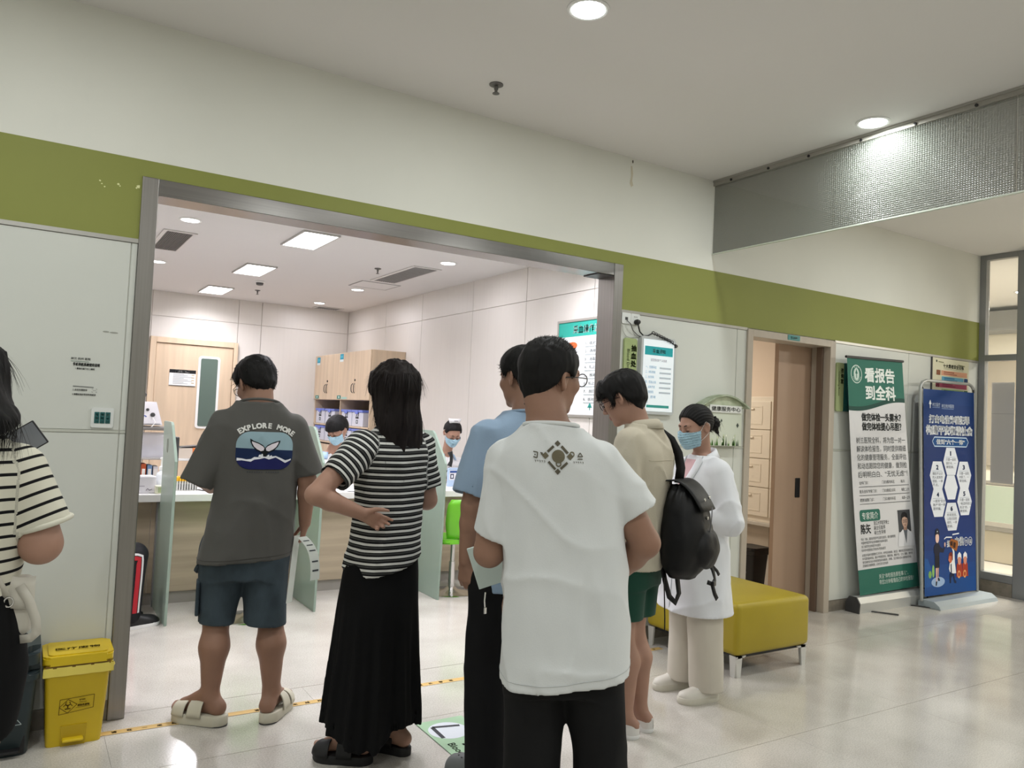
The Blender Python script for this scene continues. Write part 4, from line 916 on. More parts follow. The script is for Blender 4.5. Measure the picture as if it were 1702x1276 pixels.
a.poly([(0.455, 0.88), (0.475, 0.848), (0.53, 0.84), (0.535, 0.80), (0.51, 0.778), (0.53, 0.772), (0.565, 0.80), (0.57, 0.85), (0.595, 0.905), (0.53, 0.905), (0.47, 0.895)], 'eef0f4', 4)
a.poly([(0.485, 0.86), (0.505, 0.855), (0.51, 0.90), (0.49, 0.90)], '26304a', 5)
a.poly(oval(0.485, 0.828, 0.036, 0.026, 16), 'c8684a', 5).poly([(0.455, 0.818), (0.47, 0.802), (0.51, 0.800), (0.53, 0.82), (0.515, 0.842), (0.505, 0.82)], '7a2c1c', 6).poly([(0.44, 0.836), (0.46, 0.828), (0.47, 0.84), (0.455, 0.846)], 'd98a6c', 6)
a.poly([(0.465, 0.752), (0.50, 0.735), (0.63, 0.748), (0.64, 0.765), (0.605, 0.80), (0.48, 0.775)], '9c5a22', 6).poly([(0.485, 0.748), (0.53, 0.748), (0.525, 0.772), (0.48, 0.766)], '3a1c0c', 7).poly([(0.545, 0.752), (0.59, 0.757), (0.575, 0.785), (0.535, 0.778)], '3a1c0c', 7)
for cx, s_ in ((0.66, 1.0), (0.775, 1.0)):
    a.poly([(cx - .05, 0.862), (cx, 0.85), (cx + .05, 0.862), (cx + .062, 0.925), (cx - .06, 0.925)], 'a63a24', 3)
    a.poly(oval(cx, 0.843, 0.034, 0.024, 16), 'd8917a', 5)
    a.poly([(cx - .042, 0.84), (cx - .035, 0.815), (cx, 0.803), (cx + .035, 0.815), (cx + .042, 0.84), (cx + .02, 0.828), (cx - .02, 0.828)], 'eeeef2', 6)
    ring(cx - .01, 0.912, 0.018, 0.032, 'e0a068', 5, 0.6)
o2 = a.build('printed_panel', b2map, b2); P(o2)
for q, w in ((TL2, (6.775, -0.10, 1.93)), (TR2, (7.66, -0.098, 1.94))): MB().tube([q, w], 0.006, 6).build('corner_clip', M_DARK, b2)
for c in b2.children:
    if c != o2: P(c)

# ------------------------------------------------------------------ bins
YEL = mat('yellow_plastic', (0.66, 0.47, 0.012), 0.38, var=0.05, vscale=(5, 5, 5))
yb_ = empty('clinical_waste_bin', (0.27, -0.125, 0), 0, 'yellow clinical waste pedal bin against the left steel jamb', 'bin')
def taper(z): return 0.102 + 0.022 * min(1, z / 0.34)
m = MB(); v = m.bm
def ringy(z, w, d, r=0.018):
    return [v.verts.new((x, y, z)) for x, y in rrect(-w, -d, w, d, r, 3)]
R = [ringy(z, w, d) for z, w, d in ((0.0, 0.102, 0.092), (0.005, 0.104, 0.094), (0.31, 0.122, 0.108), (0.32, 0.128, 0.114), (0.338, 0.128, 0.114))]
for A, B in zip(R, R[1:]):
    for k in range(len(A)): v.faces.new((A[k], A[(k + 1) % len(A)], B[(k + 1) % len(A)], B[k]))
v.faces.new(R[0][::-1]); v.faces.new(R[-1])
m.build('tub', YEL, yb_, 40)
MB().prism(rrect(-0.133, -0.118, 0.133, 0.118, 0.028), 'z', 0.345, 0.382, bev=0.008).prism(rrect(-0.112, -0.098, 0.112, 0.098, 0.02), 'z', 0.382, 0.386, bev=0.002).build('lid', YEL, yb_, 40)
MB().box(-0.122, 0.122, -0.1145, -0.105, 0.334, 0.346).build('lid_gap', mat('gap_brown', (0.18, 0.10, 0.01), 0.6), yb_)
# pedal recess and pedal
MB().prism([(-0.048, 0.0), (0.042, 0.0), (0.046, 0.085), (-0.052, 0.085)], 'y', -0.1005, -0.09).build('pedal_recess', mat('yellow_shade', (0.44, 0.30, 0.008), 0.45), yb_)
MB().box(-0.045, 0.035, -0.128, -0.095, 0.022, 0.036, bev=0.006).build('pedal', YEL, yb_)
# bag edge at the rim
bg = []
for k in range(25):
    y = -0.118 + 0.20 * k / 24; bg.append((0.130 + 0.006 * math.sin(k * 1.7), y, 0.325 + 0.012 * math.sin(k * 2.3)))
MB().grid([[(x, y, 0.338) for x, y, z in bg], [(x + 0.004, y, z - 0.006) for x, y, z in bg], [(x - 0.006, y, z - 0.03) for x, y, z in bg]]).build('bag_edge', mat('yellow_bag', (0.75, 0.62, 0.12), 0.3), yb_, 180)
MB().grid([[(x, -0.116 - 0.002 * math.sin(x * 90), z) for x in np.linspace(-0.13, 0.135, 24)] for z in (0.338, 0.325, 0.30 )]).build('bag_edge', MATS['yellow_bag'], yb_, 180)
a = Art(); cB = '4a3206'
for c in ([(-0.062, 0.135), (0.066, 0.150), (0.068, 0.205), (-0.060, 0.198), (-0.062, 0.135)],): a.line(c, 0.002, cB)
dm = [(-0.062, 0.166), (-0.030, 0.196), (0.004, 0.172), (-0.030, 0.139), (-0.062, 0.166)]
a.line(dm, 0.002, cB)
for k in range(3):
    t_ = math.radians(90 + 120 * k); cx, cz = -0.03 + 0.0085 * math.cos(t_), 0.170 + 0.0085 * math.sin(t_)
    pts = [(cx + 0.0085 * math.cos(t_ + q), cz + 0.0085 * math.sin(t_ + q)) for q in np.linspace(0.6, 2 * math.pi - 0.6, 14)]
    a.line(pts, 0.0026, cB)
a.poly(oval(-0.03, 0.170, 0.003, 0.003, 10), cB)
a.text('医疗废物', 0.012, 0.187, 0.007, cB, 0.02, fit=0.022).text('Medical waste', 0.012, 0.178, 0.006, cB, 0.01, fit=0.028).text('感染性废物', 0.006, 0.163, 0.010, cB, 0.03, fit=0.045).text('感染性', -0.040, 0.154, 0.006, cB, 0.02, fit=0.02)
a.line([(0.0, 0.157), (0.055, 0.160)], 0.0012, cB)
a.build('print', lambda x, y, l: Vector((x, -(0.0945 + 0.0145 * y / 0.31) - 0.0006 * l - 0.0006, y)), yb_)
a = Art().text('医疗废物', 0.0, -0.03, 0.036, '6a5208', 0.01, fit=0.17, align='c').line([(-0.085, -0.045), (0.085, -0.045)], 0.002, '6a5208')
a.build('print', lambda x, y, l: Vector((x, y, 0.3865 + 0.0004 * l)), yb_)
GRN = mat('dark_slate_plastic', (0.020, 0.032, 0.036), 0.42)
db = empty('pedal_bin', (-0.015, -0.145, 0), 0, 'dark slate pedal bin behind the woman at the left edge', 'bin')
m = MB(); v = m.bm
R = [ringy(z, w, d, 0.03) for z, w, d in ((0.0, 0.115, 0.10), (0.006, 0.118, 0.103), (0.30, 0.135, 0.118))]
for A, B in zip(R, R[1:]):
    for k in range(len(A)): v.faces.new((A[k], A[(k + 1) % len(A)], B[(k + 1) % len(A)], B[k]))
v.faces.new(R[0][::-1]); v.faces.new(R[-1])
m.build('tub', GRN, db, 40)
MB().prism(rrect(-0.145, -0.13, 0.145, 0.125, 0.04), 'z', 0.302, 0.335, bev=0.006).build('rim', GRN, db, 40)
MB().prism(rrect(-0.142, -0.128, 0.142, 0.124, 0.05), 'z', 0.338, 0.44, bev=0.03).build('lid', GRN, db, 40)
MB().box(0.01, 0.09, -0.135, -0.10, 0.02, 0.034, bev=0.006).build('pedal', M_BLACK, db)
MB().box(-0.01, 0.105, -0.1045, -0.09, 0.01, 0.08).build('pedal_recess', M_BLACK, db)
a = Art(); a.line([(0.06, 0.13), (0.075, 0.15), (0.09, 0.13), (0.06, 0.13)], 0.003, 'a9b4b4')
a.build('print', lambda x, y, l: Vector((x, -(0.1035 + 0.015 * y / .3) - 0.001 - .0006 * l, y)), db)
tr = empty('waste_bin', (5.58, 0.72, 0), 0.0, 'black waste bin standing in the doorway of the consulting room', 'bin')
m = MB(); v = m.bm
R = [ringy(z, w, d, 0.02) for z, w, d in ((0.0, 0.075, 0.085), (0.006, 0.078, 0.088), (0.36, 0.10, 0.11), (0.365, 0.112, 0.122), (0.40, 0.112, 0.122))]
for A, B in zip(R, R[1:]):
    for k in range(len(A)): v.faces.new((A[k], A[(k + 1) % len(A)], B[(k + 1) % len(A)], B[k]))
v.faces.new(R[0][::-1]); v.faces.new(R[-1])
m.build('tub', M_BLACK, tr, 40)
MB().prism(rrect(-0.115, -0.125, 0.115, 0.125, 0.03), 'z', 0.402, 0.425, bev=0.008).build('lid', M_BLACK, tr, 40)
a = Art(); a.line([(-0.03, .20), (0.0, .26), (0.03, .20), (-0.03, .20)], .006, '6e7274').line([(-.04, .12), (.04, .12)], .006, '6e7274').line([(-.035, .10), (.03, .10)], .005, '6e7274')
a.build('print', lambda x, y, l: Vector((-(0.078 + 0.022 * y / .36) - .001 - .0006 * l, -x, y)), tr)

# ------------------------------------------------------------------ lockers in the consulting room
M_LOCK = mat('cream_locker', (0.80, 0.73, 0.62), 0.45)
lk = empty('locker_unit', (6.15, 1.0, 0), 0, 'cream locker unit with embossed doors inside the consulting room', 'locker')
MB().box(6.02, 6.298, 0.30, 2.10, 0.585, 1.78, bev=0.003).build('carcass', M_LOCK, lk)
for r in range(4):
    for c in range(3):
        y0 = 0.30 + 0.6 * c; z0 = 0.636 + 0.276 * r
        d = MB().box(6.004, 6.019, y0 + 0.006, y0 + 0.594, z0 + 0.004, z0 + 0.272, bev=0.003).build('door', M_LOCK, lk)
        fr = MB()
        for q in ((y0 + .10, y0 + .50, z0 + .05, z0 + .06), (y0 + .10, y0 + .50, z0 + .215, z0 + .225), (y0 + .10, y0 + .11, z0 + .06, z0 + .215), (y0 + .49, y0 + .50, z0 + .06, z0 + .215)): fr.box(6.001, 6.005, *q)
        fr.build('emboss', M_LOCK, d)
        MB().box(5.993, 6.004, y0 + 0.20, y0 + 0.40, z0 + 0.19, z0 + 0.205, bev=0.004).build('pull', M_LOCK, d)
        if r == 2 and c == 1:
            a = Art()
            for k in range(9):
                t_ = 2 * math.pi * k / 9; a.poly(oval(-(y0 + .32) + .03 * math.cos(t_), z0 + .15 + .035 * math.sin(t_), .022, .02, 10), ('3f7a3a', '5a9150', '2f6430')[k % 3], 1 + k % 2)
            a.rect(-(y0 + .325), z0 + .085, -(y0 + .315), z0 + .12, '5a4a2c', 1)
            P(a.build('leaf_sticker', lambda x, y, l: Vector((5.9975 - .0006 * l, -x, y)), lk))
MB().box(5.97, 6.298, 0.28, 2.12, 0.555, 0.585, bev=0.003).build('ledge', mat('pale_ledge', (0.56, 0.52, 0.46), 0.4), lk)
for k in range(3): MB().box(6.03, 6.298, 0.30 + .6 * k + .003, 0.897 + .6 * k, 0.30, 0.55, bev=0.003).build('lower_door', mat('grey_oak', (0.50, 0.43, 0.35), 0.5, var=.1, vscale=(3, 3, 20)), lk)
MB().box(6.06, 6.298, 0.32, 2.08, 0.0, 0.30).build('kickboard', mat('kick_white', (0.62, 0.58, 0.52), 0.5), lk)
for c in lk.children:
    if not c.name.startswith('leaf'): P(c)

# ------------------------------------------------------------------ beyond the end glazing
t = empty('notice_sheet', (XE + 0.06, -0.21, 1.54), 0, 'plain grey sheet hung behind the end glazing', 'sheet')
MB().box(-0.016, -0.012, -0.105, 0.10, -0.485, 0.485).build('sheet', mat('grey_sheet', (0.55, 0.51, 0.49), 0.6), t)
MB().box(-0.017, -0.010, -0.105, 0.10, 0.18, 0.184).build('fold', mat('fold_grey', (0.33, 0.31, 0.30), 0.6), t)
t = empty('corridor_rail', (9.3, 0.55, 0), 0, 'steel barrier post and rail in the corridor beyond the glazing', 'barrier')
MB().tube([(0, -0.6, 0.02), (0, -0.6, 1.0)], 0.03, 12).tube([(0, 0.9, 0.02), (0, 0.9, 1.0)], 0.03, 12).build('post', M_STEEL, t, 40)
MB().box(-0.02, 0.02, -0.57, 0.87, 0.55, 0.95).build('glass_infill', mat('green_glass_panel', (0.35, 0.5, 0.42), 0.1, alpha=.5), t)
MB().tube([(0, -0.65, 0.98), (0, 0.95, 0.98)], 0.025, 12).build('rail', M_STEEL, t, 40)
t = empty('corridor_bench', (10.2, 1.0, 0), 0, 'low stone seat along the corridor beyond the glazing', 'bench')
MB().box(-0.25, 0.25, -1.5, 1.5, 0.0, 0.38, bev=0.02).build('block', mat('corridor_stone', (0.46, 0.40, 0.30), 0.5), t)
MB().box(-0.28, 0.28, -1.52, 1.52, 0.38, 0.43, bev=0.01).build('seat_slab', M_STEEL, t)
t = empty('notice_board', (11.55, 1.6, 2.0), 0, 'taupe wall board in the corridor beyond the glazing', 'board')
MB().box(-0.02, 0.04, -1.2, 0.4, -0.9, 0.62, bev=0.004).build('board', mat('taupe_board', (0.30, 0.26, 0.20), 0.6), t)
MB().box(-0.4, 0.03, -1.3, 0.5, 0.95, 1.22, bev=0.004).build('shutter_box', mat('shutter_grey', (0.26, 0.26, 0.26), 0.5), t)
downlight(10.2, 0.62, CEIL, 0.10, 'bright corridor downlight seen through the end glazing', 'corridor lights', mat('corridor_lamp', (0.9, 0.9, 0.9), 0.5, emit=(0.85, 0.95, 1.0), estr=20))

# ------------------------------------------------------------------ floor tape and floor sticker
tp = empty('floor_tape', (0.2, -0.17, 0), 0, 'yellow waiting line tape across the threshold on the floor', 'tape')
a = Art()
MB().grid([[Vector((x, -0.182 - 0.012 * (x - .4) + y, 0.0009)) for x in np.linspace(0.30, 3.66, 25)] for y in (0, .046)]).build('strip', flat('c8a768'), tp)
for y in (.003, .043): a.line([(0.30, y), (3.66, y)], .004, 'ddc491', 2)
for x in np.arange(0.42, 3.6, 0.62):
    for k, s in enumerate('请在一米线外等候'): a.text(s, x + 0.062 * k, 0.013, 0.023, '2a2118', 0.02)
a.build('lettering', lambda x, y, l: Vector((x, -0.182 - 0.012 * (x - .4) + y, 0.0008 + 0.0005 * l)), tp)
for c in tp.children: P(c)
sk = empty('floor_sticker', (1.86, -0.95, 0), 0, 'pale green blood drawing floor sticker with an arrow in a white disc', 'sticker')
# long axis runs towards the camera's right; local x along the long side, y across
ex = Vector((-0.005, -1.0, 0)).normalized(); ey = Vector((1, -0.005, 0))
O = Vector((1.668, -0.645, 0.0008))
a = Art(); a.rect(0, 0, 0.80, 0.25, 'a5c6a4', 1)
a.line([(0, 0.002), (0.80, 0.002)], 0.003, '4c5a48', 2)
a.poly(oval(0.135, 0.11, 0.095, 0.095, 36), 'd9dfe6', 2)
a.line([(0.205, 0.05), (0.075, 0.055), (0.105, 0.185)], 0.020, '34363c', 3)
a.text('抽血处', 0.29, 0.105, 0.085, '1e2a20', 0.03)
a.text('Blood Drawing', 0.27, 0.035, 0.052, '22301f', 0.004)
P(a.build('sheet', lambda x, y, l: O + ex * x + ey * y + Vector((0, 0, 0.0005 * l)), sk))

# ------------------------------------------------------------------ signed-distance modelling for figures and clothes
NT = np.random.RandomState(3).rand(32, 32, 32).astype(np.float32)
def vnoise(P, sc, off=0.0):
    q = P * np.asarray(sc, np.float32) + np.float32(off + 100.0)
    i = np.floor(q).astype(np.int32); f = q - i; f = f * f * (3 - 2 * f); i &= 31; j = (i + 1) & 31
    x0, y0, z0, x1, y1, z1 = i[:, 0], i[:, 1], i[:, 2], j[:, 0], j[:, 1], j[:, 2]
    fx, fy, fz = f[:, 0], f[:, 1], f[:, 2]
    a = NT[x0, y0, z0] * (1 - fx) + NT[x1, y0, z0] * fx; b = NT[x0, y1, z0] * (1 - fx) + NT[x1, y1, z0] * fx
    c = NT[x0, y0, z1] * (1 - fx) + NT[x1, y0, z1] * fx; d = NT[x0, y1, z1] * (1 - fx) + NT[x1, y1, z1] * fx
    return ((a * (1 - fy) + b * fy) * (1 - fz) + (c * (1 - fy) + d * fy) * fz) * 2 - 1
def A3(v): return np.asarray(v, np.float32)
def smin(a, b, k):
    if k <= 0: return np.minimum(a, b)
    h = np.clip(0.5 + 0.5 * (b - a) / k, 0, 1)
    return b * (1 - h) + a * h - k * h * (1 - h)
def smax(a, b, k): return -smin(-a, -b, k)
def sstep(x, a, b):
    t = np.clip((x - a) / (b - a), 0, 1); return t * t * (3 - 2 * t)
def d_rc(P, a, b, r1, r2):
    a, b = A3(a), A3(b); ab = b - a; q = P - a
    t = np.clip(q @ ab / max(float(ab @ ab), 1e-9), 0, 1)
    return np.linalg.norm(q - t[:, None] * ab, axis=1) - (r1 + (r2 - r1) * t)
def d_ell(P, c, r):
    q = P - A3(c); r = A3(r); k0 = np.linalg.norm(q / r, axis=1); k1 = np.linalg.norm(q / (r * r), axis=1) + 1e-9
    return k0 * (k0 - 1) / k1
class Rings:
    """upright tube of superellipse sections: rows of (z, cx, cy, half width, half depth)"""
    def __init__(s, rows, n=2.4):
        rows = np.array(sorted(rows), np.float32); zz = np.linspace(rows[0, 0], rows[-1, 0], 160)
        t = []
        for c in range(1, 5):
            v = np.interp(zz, rows[:, 0], rows[:, c]); kk = np.ones(13) / 13
            vp = np.pad(v, 6, mode='edge'); vs = np.convolve(vp, kk, 'valid'); w = np.ones(160); t.append(vs)
        s.z, s.t, s.n = zz, t, n; s.z0, s.z1 = float(zz[0]), float(zz[-1])
    def par(s, z): return [np.interp(z, s.z, v).astype(np.float32) for v in s.t]
    def d(s, P, grow=None, n=None):
        cx, cy, a, b = s.par(P[:, 2]); n = n or s.n
        if grow is not None: a = a + grow; b = b + grow
        x = np.abs(P[:, 0] - cx) / a; y = np.abs(P[:, 1] - cy) / b
        k = (x ** n + y ** n + 1e-9) ** (1 / n)
        g = np.hypot(P[:, 0] - cx, P[:, 1] - cy)
        d = (k - 1) * g / np.maximum(k, 1e-3)
        d = np.where(k < 0.3, -0.7 * np.minimum(a, b), d)
        return np.maximum(d, np.maximum(P[:, 2] - s.z1, s.z0 - P[:, 2]))
class Sdf:
    def __init__(s): s.ops = []
    def op(s, f, lo, hi, k, mode='u'):
        s.ops.append((f, A3(lo) - 0.09, A3(hi) + 0.09, k, mode)); return s
    def rc(s, a, b, r1, r2, k=0.02, mode='u'):
        a, b = A3(a), A3(b); r = max(r1, r2)
        return s.op(lambda P: d_rc(P, a, b, r1, r2), np.minimum(a, b) - r, np.maximum(a, b) + r, k, mode)
    def chain(s, pts, rs, k=0.02, mode='u'):
        for i in range(len(pts) - 1): s.rc(pts[i], pts[i + 1], rs[i], rs[i + 1], k if i == 0 else 0.004, mode)
        return s
    def ell(s, c, r, k=0.02, mode='u'):
        c, r = A3(c), A3(r); return s.op(lambda P: d_ell(P, c, r), c - r, c + r, k, mode)
    def rings(s, rows, n=2.4, k=0.02):
        R = Rings(rows, n); rr = np.array(rows)
        w, b = rr[:, 3].max() + np.abs(rr[:, 1]).max(), rr[:, 4].max() + np.abs(rr[:, 2]).max()
        s.last = R
        return s.op(R.d, (-w, -b, R.z0), (w, b, R.z1), k)
    def plane(s, p, n, k=0.0):
        """keep the side the normal points away from"""
        p, n = A3(p), A3(n) / np.linalg.norm(n)
        return s.op(lambda P: (P - p) @ n, (-9, -9, -9), (9, 9, 9), k, 'i')
    def __call__(s, P):
        lo, hi = P.min(0), P.max(0); d = np.full(len(P), 0.5, np.float32)
        for f, a, b, k, mode in s.ops:
            if (a > hi).any() or (b < lo).any(): continue
            v = f(P)
            if mode == 'u': d = smin(d, v, k)
            elif mode == 's': d = smax(d, -v, k)
            elif mode == 'i': d = smax(d, v, k)
            elif mode == 'a': d = d + v
        return d
NV = 0
def sdf_mesh(name, f, lo, hi, res, m, parent=None, attr=None, smooth_it=1, mats=None):
    lo = A3(lo); hi = A3(hi); B = 8
    nb = np.maximum(1, np.ceil((hi - lo) / (res * B)).astype(int)); nx, ny, nz = nb * B
    # work in (z, y, x) order so that chunks are slabs of height
    bz, by, bx = np.meshgrid(np.arange(nb[2]), np.arange(nb[1]), np.arange(nb[0]), indexing='ij')
    C = lo + (np.stack([bx, by, bz], -1).reshape(-1, 3) * B + B / 2).astype(np.float32) * res
    fc = f(C.astype(np.float32)).reshape(nb[2], nb[1], nb[0])
    act = np.abs(fc) < res * B * 1.35 + 0.012
    V = np.where(fc < 0, -1, 1).astype(np.float32)
    V = V.repeat(B, 0).repeat(B, 1).repeat(B, 2)
    V = np.pad(V, ((0, 1), (0, 1), (0, 1)), mode='edge')
    mask = np.zeros(V.shape, bool)
    for k, j, i in np.argwhere(act): mask[k * B:k * B + B + 1, j * B:j * B + B + 1, i * B:i * B + B + 1] = True
    idx = np.argwhere(mask); pts = (lo + idx[:, ::-1].astype(np.float32) * np.float32(res)).astype(np.float32)
    vals = np.empty(len(pts), np.float32); CH = 60000
    for c in range(0, len(pts), CH): vals[c:c + CH] = f(pts[c:c + CH])
    V[mask] = vals
    I = V < 0
    s = I[:-1, :-1, :-1].astype(np.int8)
    for o in ((0, 0, 1), (0, 1, 0), (0, 1, 1), (1, 0, 0), (1, 0, 1), (1, 1, 0), (1, 1, 1)):
        s = s + I[o[0]:I.shape[0] - 1 + o[0], o[1]:I.shape[1] - 1 + o[1], o[2]:I.shape[2] - 1 + o[2]]
    cells = np.argwhere((s > 0) & (s < 8))
    cid = np.full(s.shape, -1, np.int32); cid[tuple(cells.T)] = np.arange(len(cells))
    off = np.array([(a, b, c) for a in (0, 1) for b in (0, 1) for c in (0, 1)])
    cv = np.stack([V[tuple((cells + o).T)] for o in off], 1)
    acc = np.zeros((len(cells), 3)); cnt = np.zeros(len(cells))
    for i in range(8):
        for j in range(i + 1, 8):
            if np.abs(off[i] - off[j]).sum() != 1: continue
            a, b = cv[:, i], cv[:, j]; mk = (a < 0) != (b < 0)
            t = np.where(mk, a / np.where(mk, a - b, 1), 0)
            acc += np.where(mk[:, None], off[i] + t[:, None] * (off[j] - off[i]), 0); cnt += mk
    vert = (cells + acc / cnt[:, None])[:, ::-1] * res + lo
    quads = []
    for ax in range(3):
        o = [0, 0, 0]; o[ax] = 1
        a = I[:I.shape[0] - o[0], :I.shape[1] - o[1], :I.shape[2] - o[2]]; b = I[o[0]:, o[1]:, o[2]:]
        e = np.argwhere(a != b); u, v = [(1, 2), (2, 0), (0, 1)][ax]
        e = e[(e[:, u] > 0) & (e[:, v] > 0) & (e[:, u] < s.shape[u]) & (e[:, v] < s.shape[v])]
        e = e[e[:, ax] < s.shape[ax]]
        fl = a[tuple(e.T)]
        du = np.zeros(3, int); du[u] = 1; dv = np.zeros(3, int); dv[v] = 1
        q = np.stack([cid[tuple((e - du - dv).T)], cid[tuple((e - dv).T)], cid[tuple(e.T)], cid[tuple((e - du).T)]], 1)
        q = np.where(fl[:, None], q[:, ::-1], q)      # (z, y, x) order mirrors the handedness
        quads.append(q)
    Q = np.concatenate(quads); Q = Q[(Q >= 0).all(1)]
    for _ in range(smooth_it):
        sm = np.zeros_like(vert); c = np.zeros(len(vert))
        for k in range(4):
            np.add.at(sm, Q[:, k], vert[Q[:, (k + 1) % 4]]); np.add.at(c, Q[:, k], 1)
            np.add.at(sm, Q[:, k], vert[Q[:, (k - 1) % 4]]); np.add.at(c, Q[:, k], 1)
        vert = 0.5 * vert + 0.5 * sm / np.maximum(c, 1)[:, None]
    me = bpy.data.meshes.new(name)
    me.vertices.add(len(vert)); me.vertices.foreach_set('co', vert.astype(np.float32).ravel())
    me.loops.add(len(Q) * 4); me.loops.foreach_set('vertex_index', Q.astype(np.int32).ravel())
    me.polygons.add(len(Q)); me.polygons.foreach_set('loop_start', (np.arange(len(Q)) * 4).astype(np.int32))
    me.polygons.foreach_set('use_smooth', np.ones(len(Q), bool))
    me.update(calc_edges=True)
    if attr is not None:
        at = me.attributes.new('u', 'FLOAT', 'POINT'); at.data.foreach_set('value', attr(vert.astype(np.float32)).astype(np.float32))
    global NV; NV += len(Q) * 2
    o = link(name, me, parent, m)
    if mats is not None:
        for x in mats[0]: me.materials.append(x)
        ctr = vert[Q].mean(1); me.polygons.foreach_set('material_index', mats[1](ctr.astype(np.float32)).astype(np.int32))
    return o
def rotz(a): c, s = math.cos(a), math.sin(a); return np.array([[c, -s, 0], [s, c, 0], [0, 0, 1]], np.float32)
def rotx(a): c, s = math.cos(a), math.sin(a); return np.array([[1, 0, 0], [0, c, -s], [0, s, c]], np.float32)
def roty(a): c, s = math.cos(a), math.sin(a); return np.array([[c, 0, s], [0, 1, 0], [-s, 0, c]], np.float32)
class Head:
    """frame of a head: yaw turns left, pitch looks down, tilt leans to the right"""
    def __init__(s, c, yaw=0, pitch=0, tilt=0, sc=1.0):
        s.c = A3(c); s.R = (rotz(math.radians(yaw)) @ rotx(-math.radians(pitch)) @ roty(math.radians(tilt))).astype(np.float32); s.sc = sc
    def to(s, P): return ((P - s.c) @ s.R) / np.float32(s.sc)
    def out(s, p): return s.c + s.R @ (A3(p) * s.sc)
def head_d(Q, fem=False):
    X = Q.copy(); X[:, 0] = np.abs(X[:, 0])
    d = d_ell(Q, (0, -.012, .028), (.076, .096, .090))
    d = smin(d, d_ell(Q, (0, .026, -.030), (.063, .066, .082)), .03)
    d = smin(d, d_ell(Q, (0, .020, -.068), (.056 if not fem else .051, .060, .046)), .02)
    d = smin(d, d_ell(Q, (0, .072, -.098), (.020, .018, .017)), .022)
    d = smin(d, d_ell(X, (.041, .058, -.020), (.024, .026, .022)), .02)
    d = smin(d, d_rc(Q, (-.034, .078, .024), (.034, .078, .024), .013, .013), .012)
    d = smax(d, -d_ell(X, (.031, .104, .004), (.019, .018, .012)), .014)
    d = smin(d, d_ell(X, (.031, .078, .003), (.014, .013, .011)), .004)
    d = smin(d, d_rc(Q, (0, .086, .012), (0, .109, -.026), .0075, .0115), .010)
    d = smin(d, d_ell(X, (.0125, .098, -.033), (.0085, .010, .0075)), .006)
    d = smin(d, d_rc(Q, (-.016, .089, -.060), (.016, .089, -.060), .0065, .0065), .008)
    d = smin(d, d_rc(Q, (-.013, .0885, -.070), (.013, .0885, -.070), .007, .007), .005)
    d = smax(d, -d_rc(Q, (-.019, .099, -.0648), (.019, .099, -.0648), .0022, .0022), .003)
    # ears
    E = X.copy(); E[:, 0] = X[:, 0] - .079; E[:, 1] = X[:, 1] + .014; E[:, 2] = X[:, 2] + .006
    ca, sa = math.cos(.45), math.sin(.45)
    e0 = ca * E[:, 0] + sa * E[:, 1]; e1 = -sa * E[:, 0] + ca * E[:, 1]
    F = np.stack([e0, e1, E[:, 2]], 1)
    e = d_ell(F, (0, 0, 0.002), (.0085, .020, .031))
    e = smax(e, -d_ell(F, (.011, .003, .004), (.009, .012, .021)), .004)
    e = smin(e, d_ell(F, (.0, .004, -.024), (.006, .010, .010)), .006)
    return smin(d, e, .006)
def add_hand(S, w, d, n, side, curl=0.5, s=1.0, spread=0.06, thumb=0.5, fc=None):
    """w wrist, d along the fingers, n out of the palm, side +1 thumb on d x n's side"""
    w, d, n = A3(w), A3(d), A3(n); d = d / np.linalg.norm(d); n = n - d * (n @ d); n /= np.linalg.norm(n)
    x = np.cross(d, n) * side
    pt = lambda a, b, c: w + (x * a + d * b + n * c) * s
    for a0, a1 in ((.012, .026), (.004, .009), (-.004, -.009), (-.012, -.025)):
        S.rc(pt(a0, .012, -.002), pt(a1, .078, 0), .0155 * s, .0115 * s, .010)
    for i, (a, b, L) in enumerate(((.027, .084, .070), (.0093, .090, .078), (-.009, .086, .072), (-.026, .076, .056))):
        p = pt(a, b, 0); ang = 0.0; c = (fc[i] if fc else curl); sp = spread * (1.5 - i)
        for j, (fr, r0, r1) in enumerate(((.45, .0092, .0084), (.31, .0084, .0076), (.24, .0076, .0066))):
            ang += c * (0.75, 1.05, 0.7)[j]
            v = (d * math.cos(ang) + n * math.sin(ang)) * math.cos(sp) + x * math.sin(sp)
            q = p + v * L * fr * s; S.rc(p, q, r0 * s, r1 * s, .003 if j else .006); p = q
    p = pt(.020, .018, .004); v1 = x * .62 + d * .68 + n * .40; v1 /= np.linalg.norm(v1)
    q = p + v1 * .042 * s; S.rc(p, q, .0145 * s, .0105 * s, .010)
    v2 = x * (.45 - .5 * thumb) + d * .8 + n * (.25 + .4 * thumb); v2 /= np.linalg.norm(v2)
    r = q + v2 * .030 * s; S.rc(q, r, .0102 * s, .0088 * s, .004)
    v3 = x * (.3 - .6 * thumb) + d * .85 + n * (.2 + .4 * thumb); v3 /= np.linalg.norm(v3)
    S.rc(r, r + v3 * .024 * s, .0088 * s, .0072 * s, .003)
